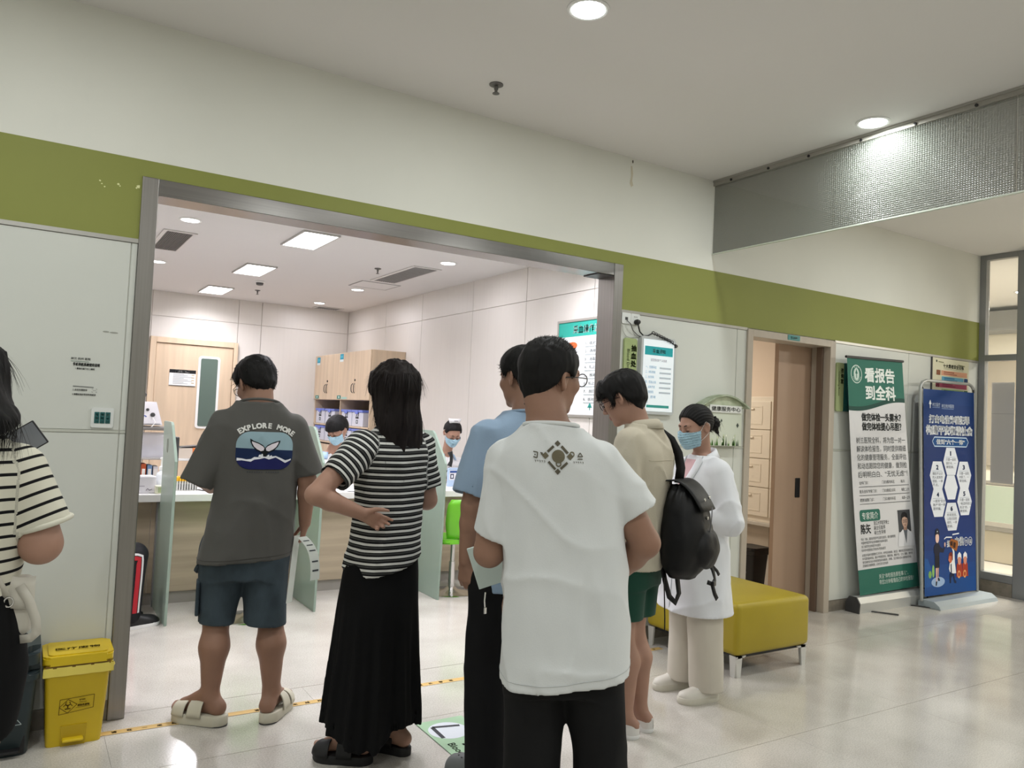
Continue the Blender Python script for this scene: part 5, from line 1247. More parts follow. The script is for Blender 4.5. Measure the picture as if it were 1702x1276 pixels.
def add_foot(S, ank, toe_dir, L=.25, s=1.0, shod=False):
    """ank: ankle centre; the foot runs flat along toe_dir"""
    a = A3(ank); t = A3((*toe_dir, 0)); t /= np.linalg.norm(t); z0 = a[2] - .082 * s
    h = a - t * .045 * s; h[2] = z0 + .032 * s
    b = a + t * .125 * s; b[2] = z0 + .024 * s
    if shod:
        h[2] += .006; b = a + t * .11 * s; b[2] = z0 + .03 * s
        S.rc(a, h, .033 * s, .024 * s, .02).rc(h, b, .024 * s, .018 * s, .02); return
    S.rc(a, h, .036 * s, .033 * s, .02).rc(a + t * .015, b, .036 * s, .026 * s, .02).rc(h, b, .030 * s, .026 * s, .02)
    side = np.array([-t[1], t[0], 0])
    for k, (o, l, r) in enumerate(((.026, .062, .014), (.010, .060, .011), (-.004, .054, .0105), (-.017, .047, .010), (-.029, .038, .0095))):
        p = b + side * o * s * -1; p[2] = z0 + .016 * s; q = p + t * l * s; q[2] = z0 + .012 * s
        S.rc(p, q, .015 * s, r * s, .008)
def skin_mat(name, c):
    return mat(name, c, 0.5, var=0.10, vscale=(9, 9, 9), bump=0.04, bscale=160, spec=0.35)
SKIN_M = skin_mat('skin_tan', (0.285, 0.158, 0.108)); SKIN_F = skin_mat('skin_fair', (0.375, 0.215, 0.155))
HAIR = mat('black_hair', (0.007, 0.0065, 0.0065), 0.6, var=0.3, vscale=(60, 60, 8), spec=0.22)
HAIRB = mat('brown_black_hair', (0.010, 0.0065, 0.006), 0.6, var=0.3, vscale=(60, 60, 8), spec=0.22)
LIPM = mat('lip', (0.30, 0.13, 0.11), 0.45)
def body_mesh(name, S, H, res, skin, lo, hi, fem=False, lips=True):
    S.op(lambda P: head_d(H.to(P), fem) * H.sc, H.c - .14, H.c + .14, .025)
    def mi(C):
        Q = H.to(C); x = np.abs(Q[:, 0])
        return ((np.abs(Q[:, 2] + .0655) < .011 - .25 * np.maximum(0, x - .012)) & (x < .026) & (Q[:, 1] > .083)).astype(int)
    return sdf_mesh(name, S, lo, hi, res, skin, None, mats=([LIPM], mi))
def hair_cap(H, lines, t_side=.010, t_top=.022, seed=0.0, rough=.004, fringe=0.0, back=0.0, nape=.05, nr=.060):
    """cropped hair: thickness grows above a hairline given as (y, z) pairs in the head's frame"""
    ly, lz = zip(*lines)
    def f(P):
        Q = H.to(P); zl = np.interp(Q[:, 1], ly, lz).astype(np.float32) + .006 * vnoise(Q, (60, 60, 20), seed)
        s = sstep(Q[:, 2], zl - .004, zl + .016 + nape * sstep(-Q[:, 1], .035, .075))
        t = t_side + (t_top - t_side) * sstep(Q[:, 2], .01, .10) + back * sstep(-Q[:, 1], .03, .10) * sstep(Q[:, 2], -.08, .0)
        base = smin(d_ell(Q, (0, -.012, .028), (.076, .096, .090)), d_ell(Q, (0, .024, -.022), (.064, .064, .075)), .03)
        base = smin(base, d_rc(Q, (0, -.034, -.045), (0, -.045, -.14), nr, nr + .003), .025)
        d = base - t * s + .02 * (1 - s)
        if fringe > 0:
            g = sstep(Q[:, 1], .04, .075) * sstep(Q[:, 2], .035, .06); d = d - fringe * g
        d = np.maximum(d, zl - .004 - Q[:, 2])
        n = vnoise(Q, (70, 70, 26), seed) * .6 + vnoise(Q, (140, 140, 40), seed + 9) * .4
        return (d + rough * n * s) * H.sc
    return f
def strands(name, src, H, flow, n, L, w, m, parent, lift=.35, seed=1, zmin=-9, jitter=.35, root=-0.003, keep=None, steps=3):
    """hair locks: thin ribbons rooted on a hair mesh and running with flow(q) in the head's frame"""
    rs = np.random.RandomState(seed); me = src.data; N = len(me.vertices)
    co = np.empty(N * 3, np.float32); me.vertices.foreach_get('co', co); co = co.reshape(-1, 3)
    no = np.empty(N * 3, np.float32); me.vertices.foreach_get('normal', no); no = no.reshape(-1, 3)
    Q = H.to(co); ok = np.where(keep(Q) if keep is not None else Q[:, 2] > zmin)[0]
    pk = ok[rs.randint(0, len(ok), n)]
    p = co[pk] + no[pk] * root; nn = no[pk]
    fl = np.array([flow(q) for q in Q[pk]], np.float32) @ H.R.T + rs.normal(0, jitter, (n, 3)).astype(np.float32)
    fl = fl - nn * (fl * nn).sum(1, keepdims=True) * .85; fl /= np.linalg.norm(fl, axis=1, keepdims=True) + 1e-6
    ln = L * rs.uniform(.5, 1.15, n).astype(np.float32)
    sd = np.cross(fl, nn); sd /= np.linalg.norm(sd, axis=1, keepdims=True) + 1e-6
    vs, fs = [], []; rows = []
    for k in range(steps + 1):
        u = k / steps; c = p + fl * (ln * u)[:, None] + nn * (lift * ln * u - .30 * ln * u * u * (1 if lift < .5 else .3))[:, None]
        ww = w * (1 - .85 * u)
        rows.append((c - sd * ww, c + sd * ww))
    V = np.concatenate([np.stack(r, 1).reshape(-1, 3) for r in rows])
    F = []
    base = np.arange(n) * 2
    for k in range(steps):
        o, q = k * 2 * n, (k + 1) * 2 * n; F.append(np.stack([o + base, o + base + 1, q + base + 1, q + base], 1))
    F = np.concatenate(F)
    m2 = bpy.data.meshes.new(name); m2.from_pydata(V.tolist(), [], F.tolist()); m2.shade_smooth()
    return link(name, m2, parent, m)
def join_into(o, other):
    """one mesh out of two (same thing, same part)"""
    bm = bmesh.new(); bm.from_mesh(o.data); bm.from_mesh(other.data); bm.to_mesh(o.data); bm.free()
    me = other.data; bpy.data.objects.remove(other); bpy.data.meshes.remove(me)
def cloth_mat(name, c, rough=0.85, bump=0.12, var=0.05, bscale=220):
    return mat(name, c, rough, var=var, vscale=(5, 5, 5), bump=bump, bscale=bscale, spec=0.2, sheen=0.1)
def stripe_mat(name, stops, period):
    m = mat(name, (0.5, 0.5, 0.5), 0.85, spec=0.2); nt = m.node_tree; b = nt.nodes['Principled BSDF']
    at = nt.nodes.new('ShaderNodeAttribute'); at.attribute_name = 'u'
    d = nt.nodes.new('ShaderNodeMath'); d.operation = 'DIVIDE'; d.inputs[1].default_value = period
    f = nt.nodes.new('ShaderNodeMath'); f.operation = 'FRACT'; r = nt.nodes.new('ShaderNodeValToRGB'); r.color_ramp.interpolation = 'CONSTANT'
    nt.links.new(at.outputs['Fac'], d.inputs[0]); nt.links.new(d.outputs[0], f.inputs[0]); nt.links.new(f.outputs[0], r.inputs[0])
    el = r.color_ramp.elements
    while len(el) < len(stops): el.new(0.5)
    for e, (p, c) in zip(el, stops): e.position = p; e.color = (*c, 1)
    nt.links.new(r.outputs[0], b.inputs['Base Color'])
    return m
def tee(name, parent, m, rows, sleeves, hem=None, res=.0075, folds=(.006, .004), seed=0.0, n=2.5, attr=None, kz=2.2, hem_n=(0, 0, -1), hollow=.055, extra=None, k=.016, lo=None, hi=None):
    """shirt: rows are torso sections from hem to neck, sleeves are (shoulder, end, r0, r1)"""
    S = Sdf(); S.rings(rows, n, .0); R = S.last
    fa, fb = folds
    def fold(P):
        d = fa * vnoise(P, (9, 9, kz), seed) + fb * vnoise(P, (15, 15, kz * 2.2), seed + 5)
        w = P + np.stack([.05 * vnoise(P, 5.0, seed + 21), .05 * vnoise(P, 5.0, seed + 23), .05 * vnoise(P, 5.0, seed + 25)], 1)
        rd = 1 - np.abs(vnoise(w, (7.5, 7.5, kz * 1.6), seed + 31)); d = d - 1.1 * fa * (rd ** 5 - .2)
        rd = 1 - np.abs(vnoise(w + P[:, [2, 2, 0]] * .55, (6, 6, kz * 2.6), seed + 37)); d = d - 1.0 * fa * (rd ** 6 - .2)
        return (d + .35 * fa * vnoise(P, (24, 24, 12), seed + 11)).astype(np.float32)
    hz = min(r[0] for r in rows) if hem is None else hem[2]
    bores = []
    for a, b, r0, r1, *mid in sleeves:
        b = A3(b); a = A3(a); a0 = A3(mid[0]) if mid else a; e = b + (b - a0) / np.linalg.norm(b - a0) * (r1 + .06); ax = (b - a0) / np.linalg.norm(b - a0)
        def sl(P, a=a, b=b, e=e, r0=r0, r1=r1, mid=mid, ax=ax):
            d = smin(d_rc(P, a, mid[0], r0, mid[1]), d_rc(P, mid[0], e, mid[1], r1), .01) if mid else d_rc(P, a, e, r0, r1)
            return np.maximum(d, (P - b) @ ax)
        def bore(P, b=b, r1=r1, ax=ax):
            t = (P - b) @ ax; q = P - b; rr = np.linalg.norm(q - t[:, None] * ax, axis=1)
            return np.maximum(np.maximum(rr - (r1 - .013) + fold(P), -t - .05), t - .03)
        bores.append((bore, b - r1 - .03, b + r1 + .03))
        allp = np.stack([a, b, e] + ([A3(mid[0])] if mid else [])); R_ = max(r0, r1, mid[1] if mid else 0)
        S.op(sl, allp.min(0) - R_, allp.max(0) + R_, k)
    if extra: extra(S)
    S.op(fold, (-9,) * 3, (9,) * 3, 0, 'a')
    if hollow: S.op(lambda P: np.maximum(R.d(P, grow=-.014) + fold(P), P[:, 2] - (hz + hollow)), (-9,) * 3, (9, 9, hz + hollow), .002, 's')
    for f_, l_, h_ in bores: S.op(f_, l_, h_, .002, 's')
    if hem is not None: S.plane(hem, hem_n, .002)
    al = np.array([[r[1] - r[3], r[2] - r[4], r[0]] for r in rows] + [[r[1] + r[3], r[2] + r[4], r[0]] for r in rows] +
                  [list(A3(q) + g * (max(s_[2], s_[3]) + .02)) for s_ in sleeves for q in (s_[0], s_[1]) for g in (-1, 1)])
    L0, L1 = al.min(0) - .03, al.max(0) + .03
    if lo is not None: L0 = np.minimum(L0, lo)
    if hi is not None: L1 = np.maximum(L1, hi)
    at = None
    if attr:
        def at(Vt):
            d = R.d(Vt); u = Vt[:, 2] + .004 * vnoise(Vt, (8, 8, 3), 3.0); best = d.copy()
            for a, b, r0, r1, *mid in sleeves:
                a0 = A3(mid[0]) if mid else A3(a); b = A3(b); ax = (b - a0) / np.linalg.norm(b - a0); v = d_rc(Vt, a, b, r0, r1) if not mid else np.minimum(d_rc(Vt, a, mid[0], r0, mid[1]), d_rc(Vt, mid[0], b, mid[1], r1))
                t = -((Vt - b) @ ax); u = np.where(v < best - .004, t + .003 * vnoise(Vt, (8, 8, 3), 5.0), u); best = np.minimum(best, v)
            return u + 5.0
    return sdf_mesh(name, S, L0, L1, res, m, parent, attr=at)
def neckband(parent, m, c, a, b, r=.007, tilt=0.0, name='neckband', yaw=0.0):
    pts = []
    for k in range(36):
        t = 2 * math.pi * k / 36; x, y = a * math.cos(t), b * math.sin(t)
        pts.append((c[0] + x, c[1] + y, c[2] - tilt * y))
    return MB().tube(pts, r, 8, closed=True).build(name, m, parent, 180)
def sole_pts(L, Wd, grow=0.0, n=40, bend=.012):
    tt = [0, .02, .06, .14, .3, .48, .65, .78, .88, .95, .985, 1]; ww = [0, .34, .60, .80, .80, .78, .94, 1.0, .92, .66, .38, 0]
    L2 = L + 2 * grow; out = []
    us = (1 - np.cos(np.linspace(0, math.pi, n))) / 2
    for u in us: out.append((np.interp(u, tt, ww) * (Wd / 2 + grow) + bend * math.sin(math.pi * u), u * L2 - grow))
    for u in us[::-1][1:-1]: out.append((-np.interp(u, tt, ww) * (Wd / 2 + grow) + bend * math.sin(math.pi * u), u * L2 - grow))
    return out
def shoe_frame(parent, name, heel, toe_dir, mirror=1):
    """empty-free frame: returns a function placing (across, along, up) into the person's frame"""
    t = A3((*toe_dir, 0)); t /= np.linalg.norm(t); h = A3(heel) - t * .030; s = np.array([t[1], -t[0], 0]) * mirror
    return lambda x, y, z: tuple(h + s * x + t * y + np.array([0, 0, z]))
def prism_part(parent, name, m, F, pts, z0, z1, inset=.004, zf=None):
    mb = MB(); v = mb.bm; rows = []
    cx = sum(p[0] for p in pts) / len(pts); cy = sum(p[1] for p in pts) / len(pts)
    for z, g in ((z0, .97), (z0 + .006, 1.0), (z1 - .005, 1.0), (z1, .965)):
        rows.append([v.verts.new(F(cx + (x - cx) * g, cy + (y - cy) * g, z + (zf(y) if zf else 0))) for x, y in pts])
    for A, B in zip(rows, rows[1:]):
        for k in range(len(A)): v.faces.new((A[k], A[(k + 1) % len(A)], B[(k + 1) % len(A)], B[k]))
    v.faces.new(rows[0][::-1]); v.faces.new(rows[-1])
    return mb.build(name, m, parent, 50)
def upper(parent, name, m, F, L, Wd, z0, prof, t0=0.0, t1=1.0, grow=.002, n=18, seg=14, bend=.012, thick=None):
    """vamp of a shoe: arches over the sole from t0 to t1, prof gives the height along it"""
    tt = [0, .02, .06, .14, .3, .48, .65, .78, .88, .95, .985, 1]; ww = [0, .34, .60, .80, .80, .78, .94, 1.0, .92, .66, .38, 0]
    rows = []
    for u in (1 - np.cos(np.linspace(0, math.pi, n))) / 2:
        u = t0 + (t1 - t0) * u; w = max(.002, np.interp(u, tt, ww) * (Wd / 2 + grow)); h = np.interp(u, [p[0] for p in prof], [p[1] for p in prof])
        c = bend * math.sin(math.pi * u)
        rows.append([F(c - w * math.cos(a) * (1 - .10 * math.sin(a)), u * L, z0 + h * math.sin(a) ** .75) for a in np.linspace(0, math.pi, seg)])
    o = MB().grid(rows).build(name, m, parent, 180)
    if thick:
        s = o.modifiers.new('t', 'SOLIDIFY'); s.thickness = thick; s.offset = 1
    return o
def decal(art, name, parent, src, o, ex, ey, d, maxlen=.012, lift=.0022, step=.0006):
    """lays flat print on a garment by casting along d"""
    bm = bmesh.new(); bm.from_mesh(src.data); T = BVHTree.FromBMesh(bm); bm.free()
    o, ex, ey, d = Vector(o), Vector(ex), Vector(ey), Vector(d).normalized()
    def f(x, y, l):
        p = o + ex * x + ey * y
        h = T.ray_cast(p, d)
        q = h[0] if h[0] is not None else p + d * 0.3
        return q - d * (lift + step * l)
    return art.build(name, f, parent, maxlen=maxlen, rough=.8)
def glasses(parent, H, rim, w=.024, h=.019, r=.0016, cy=.108, cz=.002, lens=True):
    g = MB()
    for sx in (-1, 1):
        g.tube([H.out((sx * .034 + w * math.cos(a), cy - .10 * abs(sx * .034 + w * math.cos(a)), cz + h * math.sin(a))) for a in np.linspace(0, 2 * math.pi, 25)[:-1]], r, 6, closed=True)
        x0 = sx * (.034 + w)
        g.tube([H.out((x0, cy - .006, cz + .006)), H.out((sx * .074, cy - .03, cz + .006)), H.out((sx * .0815, .02, cz + .004)), H.out((sx * .083, -.012, cz - .0)), H.out((sx * .082, -.03, cz - .018))], r, 6)
    g.tube([H.out((-.011, cy, cz + .006)), H.out((0, cy + .003, cz + .008)), H.out((.011, cy, cz + .006))], r, 6)
    o = g.build('spectacles', rim, parent, 60)
    if lens:
        for sx in (-1, 1):
            MB().prism([(0, 0)] * 0 + [(w * .95 * math.cos(a), h * .95 * math.sin(a)) for a in np.linspace(0, 2 * math.pi, 21)[:-1]], 'y', -.0006, .0006).xf(Matrix.Translation(Vector((sx * .034, cy - .0034, cz)))).xf(Matrix.Translation(Vector(H.c)) @ Matrix(H.R.tolist()).to_4x4()).build('lens', M_GLASS, o)
    return o
def place(o, base, heading, label, group=None):
    o.location = (base[0], base[1], 0); o.rotation_euler = (0, 0, math.radians(heading))
    return tag(o, label, 'person', group)

# ------------------------------------------------------------------ people
def arm(S, sh, el, wr, r=(.052, .043, .041, .026)):
    sh = (sh[0] * .93, sh[1], sh[2] - .018)
    S.rc(sh, el, r[0], r[1], .03)
    m = A3(el) * .68 + A3(wr) * .32
    S.rc(el, m, r[1] * .98, r[2], .012).rc(m, wr, r[2], r[3], .012)
def leg(S, hip, kn, an, r=(.082, .056, .056, .034), calf=.018):
    """calf: how far the calf sits behind the shin line, along -y"""
    S.rc(hip, kn, r[0], r[1], .04)
    m = A3(kn) * .64 + A3(an) * .36; m[1] -= calf
    S.rc(kn, m, r[1] * .95, r[2], .02).rc(m, an, r[2], r[3], .03)
SHORT_LINES = [(-.12, -.092), (-.07, -.086), (-.045, -.040), (-.032, -.012), (-.018, .016), (.012, .012), (.022, -.004), (.036, .0), (.052, .030), (.075, .055), (.1, .058)]
def crown_flow(q): 
    v = q - A3((0, -.045, .13)); v[2] -= .02; return v / (np.linalg.norm(v) + 1e-6)
def brows_and_lashes(parent, H, brow=True, closed=True):
    b = MB()
    for sx in (-1, 1):
        if brow: b.tube([H.out((sx * x, y, z)) for x, y, z in ((.014, .0925, .0245), (.026, .0915, .0285), (.040, .084, .0275), (.050, .073, .022))], [.0022, .003, .0026, .001], 6)
    o = b.build('eyebrows', HAIR, parent, 60)
    b = MB()
    for sx in (-1, 1):
        b.tube([H.out((sx * x, y, z)) for x, y, z in ((.019, .0915, -.001), (.026, .0935, -.0045), (.034, .0925, -.0055), (.043, .0865, -.002))], [.0008, .0014, .0016, .0008], 5)
    b.build('eyelashes', HAIR, parent, 60)
def mask_mesh(parent, H, m, name='face_mask'):
    def f(P):
        Q = H.to(P); d = head_d(Q * A3((1, 1, 1)), True); X = np.abs(Q[:, 0])
        d = smin(d, d_ell(Q, (0, .080, -.045), (.030, .034, .050)), .03)
        pl = .0016 * np.sin(Q[:, 2] * 420)
        d = np.abs(d - .006 - pl) - .0016
        top = -.006 - .10 * np.maximum(0, X - .02) + .014 * sstep(-X, -.02, 0)
        bot = -.112 + .25 * np.maximum(0, X - .02)
        d = np.maximum(d, np.maximum(Q[:, 2] - top, bot - Q[:, 2])); d = np.maximum(d, .030 + .0 * X - Q[:, 1])
        return d * H.sc
    o = sdf_mesh(name, f, H.c - .16, H.c + .16, .0028, m, parent, smooth_it=1)
    t = MB()
    for sx in (-1, 1):
        t.tube([H.out((sx * .066, .034, -.028)), H.out((sx * .078, .012, .006)), H.out((sx * .083, -.012, .030)), H.out((sx * .088, -.030, .012))], .0013, 6)
        t.tube([H.out((sx * .060, .034, -.075)), H.out((sx * .072, .008, -.058)), H.out((sx * .080, -.018, -.040)), H.out((sx * .088, -.030, .0)), H.out((sx * .088, -.031, .012))], .0013, 6)
    t.build('ear_loops', mat('loop_white', (0.75, 0.75, 0.74), .6), parent, 60)
    return o
MASK = mat('mask_blue', (0.36, 0.55, 0.66), 0.75, bump=.05, bscale=300)

def hem_stitch(parent, src, c, zf, m, n=96, r=.0016):
    bm = bmesh.new(); bm.from_mesh(src.data); T = BVHTree.FromBMesh(bm); bm.free(); pts = []
    for k in range(n):
        a = 2 * math.pi * k / n; d = Vector((math.cos(a), math.sin(a), 0)); q = Vector((c[0], c[1], 0)) + d * .5
        q.z = zf(c[0] + d.x * .19, c[1] + d.y * .14); h = T.ray_cast(q, -d)
        if h[0] and (h[0] - q).length < .42: pts.append(h[0] + d * .0004)
    return MB().tube(pts, r, 5, closed=True).build('hem_stitch', m, parent, 180)
# --- man in the grey t-shirt with the whale print
def man_grey():
    H = Head((0.004, .04, 1.578), yaw=24, pitch=24, tilt=-4)
    S = Sdf(); S.rings([(.76, .02, 0, .14, .10), (.88, .02, 0, .150, .105), (1.0, .02, 0, .140, .09), (1.25, .02, 0, .150, .095), (1.36, .02, -.01, .145, .08), (1.42, .02, -.015, .115, .07), (1.455, .02, -.015, .06, .055)])
    S.rc((.024, -.022, 1.43), H.out((0, -.035, -.055)), .074, .056, .03)
    arm(S, (-.145, -.01, 1.38), (-.225, -.02, 1.150), (-.165, .19, 1.06)); arm(S, (.19, -.01, 1.38), (.264, -.03, 1.13), (.270, .005, .915), (.052, .044, .042, .029))
    add_hand(S, (-.165, .19, 1.06), (.45, .8, .1), (.2, -.1, 1), -1, .35, .95)
    add_hand(S, (.270, .005, .915), (-.10, .10, -1), (-1, .15, .1), 1, 1.15, .98)
    leg(S, (-.075, 0, .84), (-.108, .02, .47), (-.118, -.012, .128), (.085, .060, .064, .038)); leg(S, (.095, 0, .84), (.135, .01, .47), (.154, -.03, .128), (.085, .060, .064, .038))
    add_foot(S, (-.118, -.012, .128), (-.80, .60), s=1.04); add_foot(S, (.154, -.03, .128), (.42, .90), s=1.04)
    o = body_mesh('person', S, H, .0055, SKIN_M, (-.42, -.25, .02), (.42, .40, 1.74))
    brows_and_lashes(o, H)
    place(o, (.935, -.23), -10, 'man in grey whale print t-shirt and denim shorts reading his phone at the counter', )
    h = sdf_mesh('hair', hair_cap(H, SHORT_LINES, .013, .022, 1.0, .005, fringe=.010, back=.006), H.c - .17, H.c + .17, .0045, HAIR, o)
    s2 = strands('hair_lock', h, H, crown_flow, 2600, .028, .0015, HAIR, o, lift=.22, seed=2, zmin=-.05); join_into(h, s2)
    G = cloth_mat('grey_jersey', (0.088, 0.086, 0.080))
    t = tee('t_shirt', o, G, [(.70, -.004, 0, .212, .142), (.755, -.002, 0, .208, .140), (.85, .010, 0, .200, .135), (.97, .026, 0, .192, .130), (1.1, .030, 0, .190, .130), (1.23, .031, 0, .194, .132), (1.33, .030, -.01, .198, .122), (1.395, .028, -.016, .192, .106), (1.425, .027, -.018, .172, .100), (1.455, .026, -.020, .142, .092), (1.478, .025, -.022, .114, .084), (1.492, .025, -.022, .094, .077)],
            [((-.125, -.012, 1.368), (-.236, -.02, 1.100), .082, .074), ((.185, -.012, 1.372), (.268, -.02, 1.150), .080, .068)], hem=(0, 0, .750), hem_n=(.06, .0, -1), seed=2.0, folds=(.0065, .004), kz=1.6)
    neckband(o, G, (.025, -.022, 1.485), .094, .078, .0065, tilt=.30)
    glasses(o, H, M_BLACK, w=.025, h=.019)
    hem_stitch(o, t, (0, 0), lambda x, y: .750 + .06 * x + .022, cloth_mat('grey_stitch', (.06, .058, .054)))
    a = Art(); W_ = .128
    sky = rrect(-W_, -.086, W_, .088, .062, 7)
    up = [(x, y) for x, y in sky if y >= 0.0]; lo_ = [(x, y) for x, y in sky if y < 0.0]
    a.poly([(W_, .004)] + [(x, y * 1.0) for x, y in sky if y > .01] + [(-W_, .012)], '8fa9b3', 1)
    a.poly([(-W_, .012)] + [(x, y) for x, y in sky if y < .0] + [(W_, .004)], '14264a', 1)
    wv = [(-.122, -.034), (-.10, -.036), (-.08, -.040), (-.06, -.038), (-.045, -.028), (-.02, -.030), (.0, -.022), (.02, -.026), (.05, -.022), (.07, -.030), (.095, -.042), (.11, -.038), (.121, -.034)]
    a.poly(wv + [(x, y) for x, y in sky if y < -.036][::-1][::-1] if False else wv + [(.121, -.050), (.105, -.072), (.066, -.085), (-.066, -.085), (-.105, -.072), (-.121, -.050)], '1b1f56', 2)
    a.poly(wv + [(x, y - .010 - .003 * math.sin(x * 90)) for x, y in wv[::-1]], 'e6e8ee', 3)
    for x, hh in ((-.022, .012), (-.012, .016), (.004, .020), (.016, .012), (.028, .009)): a.poly([(x - .006, -.028), (x + .006, -.028), (x + .004, -.028 + hh), (x - .003, -.028 + hh * .8)], 'e6e8ee', 3)
    for sx in (-1, 1):
        fl = [(0, .014), (.010 * sx, .027), (.030 * sx, .038), (.052 * sx, .046), (.068 * sx, .056 if sx < 0 else .050), (.066 * sx, .040), (.056 * sx, .020), (.040 * sx, .004), (.020 * sx, -.006), (.009 * sx, -.014), (0, -.018)]
        a.poly(fl, '121518', 4)
        a.poly([(.003 * sx, .013), (.011 * sx, .022), (.030 * sx, .033), (.050 * sx, .040), (.060 * sx, .044), (.059 * sx, .036), (.050 * sx, .020), (.036 * sx, .008), (.018 * sx, -.001), (.006 * sx, .002)], 'dcd5dd', 5)
    a.poly([(-.011, -.004), (.011, -.004), (.008, -.026), (-.006, -.026)], '121518', 4)
    txt = 'EXPLORE MORE'; ang = np.linspace(2.52, .62, len(txt))
    wid = {'M': 1.25, ' ': .7, 'L': .85, 'E': .9}
    tot = sum(wid.get(c, 1.0) for c in txt); acc = 0
    for c in txt:
        u = (acc + wid.get(c, 1.0) / 2) / tot; acc += wid.get(c, 1.0); t_ = 2.48 - (2.48 - .58) * u
        if c != ' ': a.text(c, .146 * math.cos(t_), .026 + .080 * math.sin(t_), .033, 'd6d6d2', .045, align='c', rot=(t_ - math.pi / 2) * .72)
    for k in range(14):
        if k != 7: a.rect(-.075 + .0105 * k, -.100, -.068 + .0105 * k, -.096, '3a3d44', 1)
    decal(a, 'whale_print', o, t, (.052, -.5, 1.268), (1, 0, 0), (0, 0, 1), (0, 1, 0))
    D = mat('dark_denim', (0.052, 0.072, 0.088), 0.85, var=.30, vscale=(12, 12, 7), bump=.2, bscale=260, spec=.2)
    S = Sdf(); S.rings([(.66, 0, 0, .17, .12), (.76, 0, 0, .195, .132), (.93, .01, 0, .175, .12)], 2.4, 0)
    S.rc((-.092, 0, .80), (-.113, .012, .38), .108, .080, .03).rc((.100, 0, .80), (.110, .0, .38), .108, .098, .03)
    S.op(lambda P: (.006 * vnoise(P, (10, 10, 5), 4) + .004 * vnoise(P, (18, 18, 12), 8)).astype(np.float32), (-9,) * 3, (9,) * 3, 0, 'a')
    S.plane((0, 0, .447), (-.06, 0, -1), .002).plane((0, 0, .92), (0, 0, 1))
    S.rc((-.113, .012, .52), (-.113, .012, .3), .070, .070, .002, 's').rc((.109, 0, .52), (.110, 0, .3), .088, .088, .002, 's')
    sdf_mesh('shorts', S, (-.26, -.22, .40), (.26, .22, .95), .0065, D, o)
    MB().tube([(-.202, -.03, .73), (-.212, -.01, .705), (-.205, .03, .69)], .010, 6).box(-.206, -.19, -.05, .05, .50, .655, bev=.006).build('carpenter_pocket', D, o)
    # slides with two straps
    SL = mat('cream_foam', (0.55, 0.52, 0.42), .55)
    for hl, d, mi in (((-.064, -.055, 0), (-.80, .60), -1), ((.132, -.085, 0), (.42, .90), 1)):
        F = shoe_frame(o, 'slide', hl, d, mi)
        so = prism_part(o, 'slide_sole', SL, F, sole_pts(.285, .108), 0.0, .046, zf=lambda y: .004 * (1 - y / .28))
        prism_part(o, 'outsole', M_DARK, F, sole_pts(.28, .102), -.0005, .004)
        for t0, t1 in ((.36, .60), (.66, .90)): upper(o, 'strap', SL, F, .285, .108, .036, [(.3, .085), (.6, .066), (.9, .046)], t0, t1, .003, 7, 16, thick=.005)
    return o
man_grey()
pw = empty('queue_slip', (1.19, -.30, .80), 0, 'folded paper slips hanging from the hand of the man in grey', 'paper')
a = Art()
rows = []
for k in range(14):
    u = k / 13; rows.append([(-.012 + .052 * s_ + .075 * math.sin(u * 1.7), -.015 + .02 * s_, .055 - .235 * u + .045 * math.sin(u * 2.6)) for s_ in (-.5, -.17, .17, .5)])
o_ = MB().grid(rows).build('curled_sheet', mat('slip_white', (0.66, 0.70, 0.66), .7), pw, 180)
MB().grid([[(-.03 - .022 * u + .018 * s_, .002 + .012 * s_, .06 - .32 * u) for s_ in (-1, 0, 1)] for u in np.linspace(0, 1, 9)]).build('long_sheet', MATS['slip_white'], pw, 180)
ink = MB()
for k in (2, 4, 6, 9, 11):
    r0, r1 = rows[k], rows[k + 1]
    p = [Vector(r0[0]).lerp(Vector(r0[3]), .2), Vector(r0[0]).lerp(Vector(r0[3]), .85), Vector(r1[0]).lerp(Vector(r1[3]), .85), Vector(r1[0]).lerp(Vector(r1[3]), .2)]
    n_ = Vector((0, -.0012, .0006)); ink.quad(*[q.lerp(Vector([sum(c) / 4 for c in zip(*p)]), .0) + n_ for q in (p[0], p[1], p[1].lerp(p[2], .35), p[0].lerp(p[3], .35))])
ink.build('printed_lines', flat('3d4248'), pw)
ph = empty('phone', (.79, .03, 1.085), math.radians(25), 'dark phone held by the man in the grey t-shirt', 'phone')
MB().box(-.037, .037, -.075, .075, 0, .008, bev=.003).xf(Matrix.Rotation(.35, 4, 'X')).build('case', M_BLACK, ph)
MB().box(-.034, .034, -.071, .071, .0082, .0086).xf(Matrix.Rotation(.35, 4, 'X')).build('screen', mat('phone_screen', (.25, .27, .30), .1), ph)

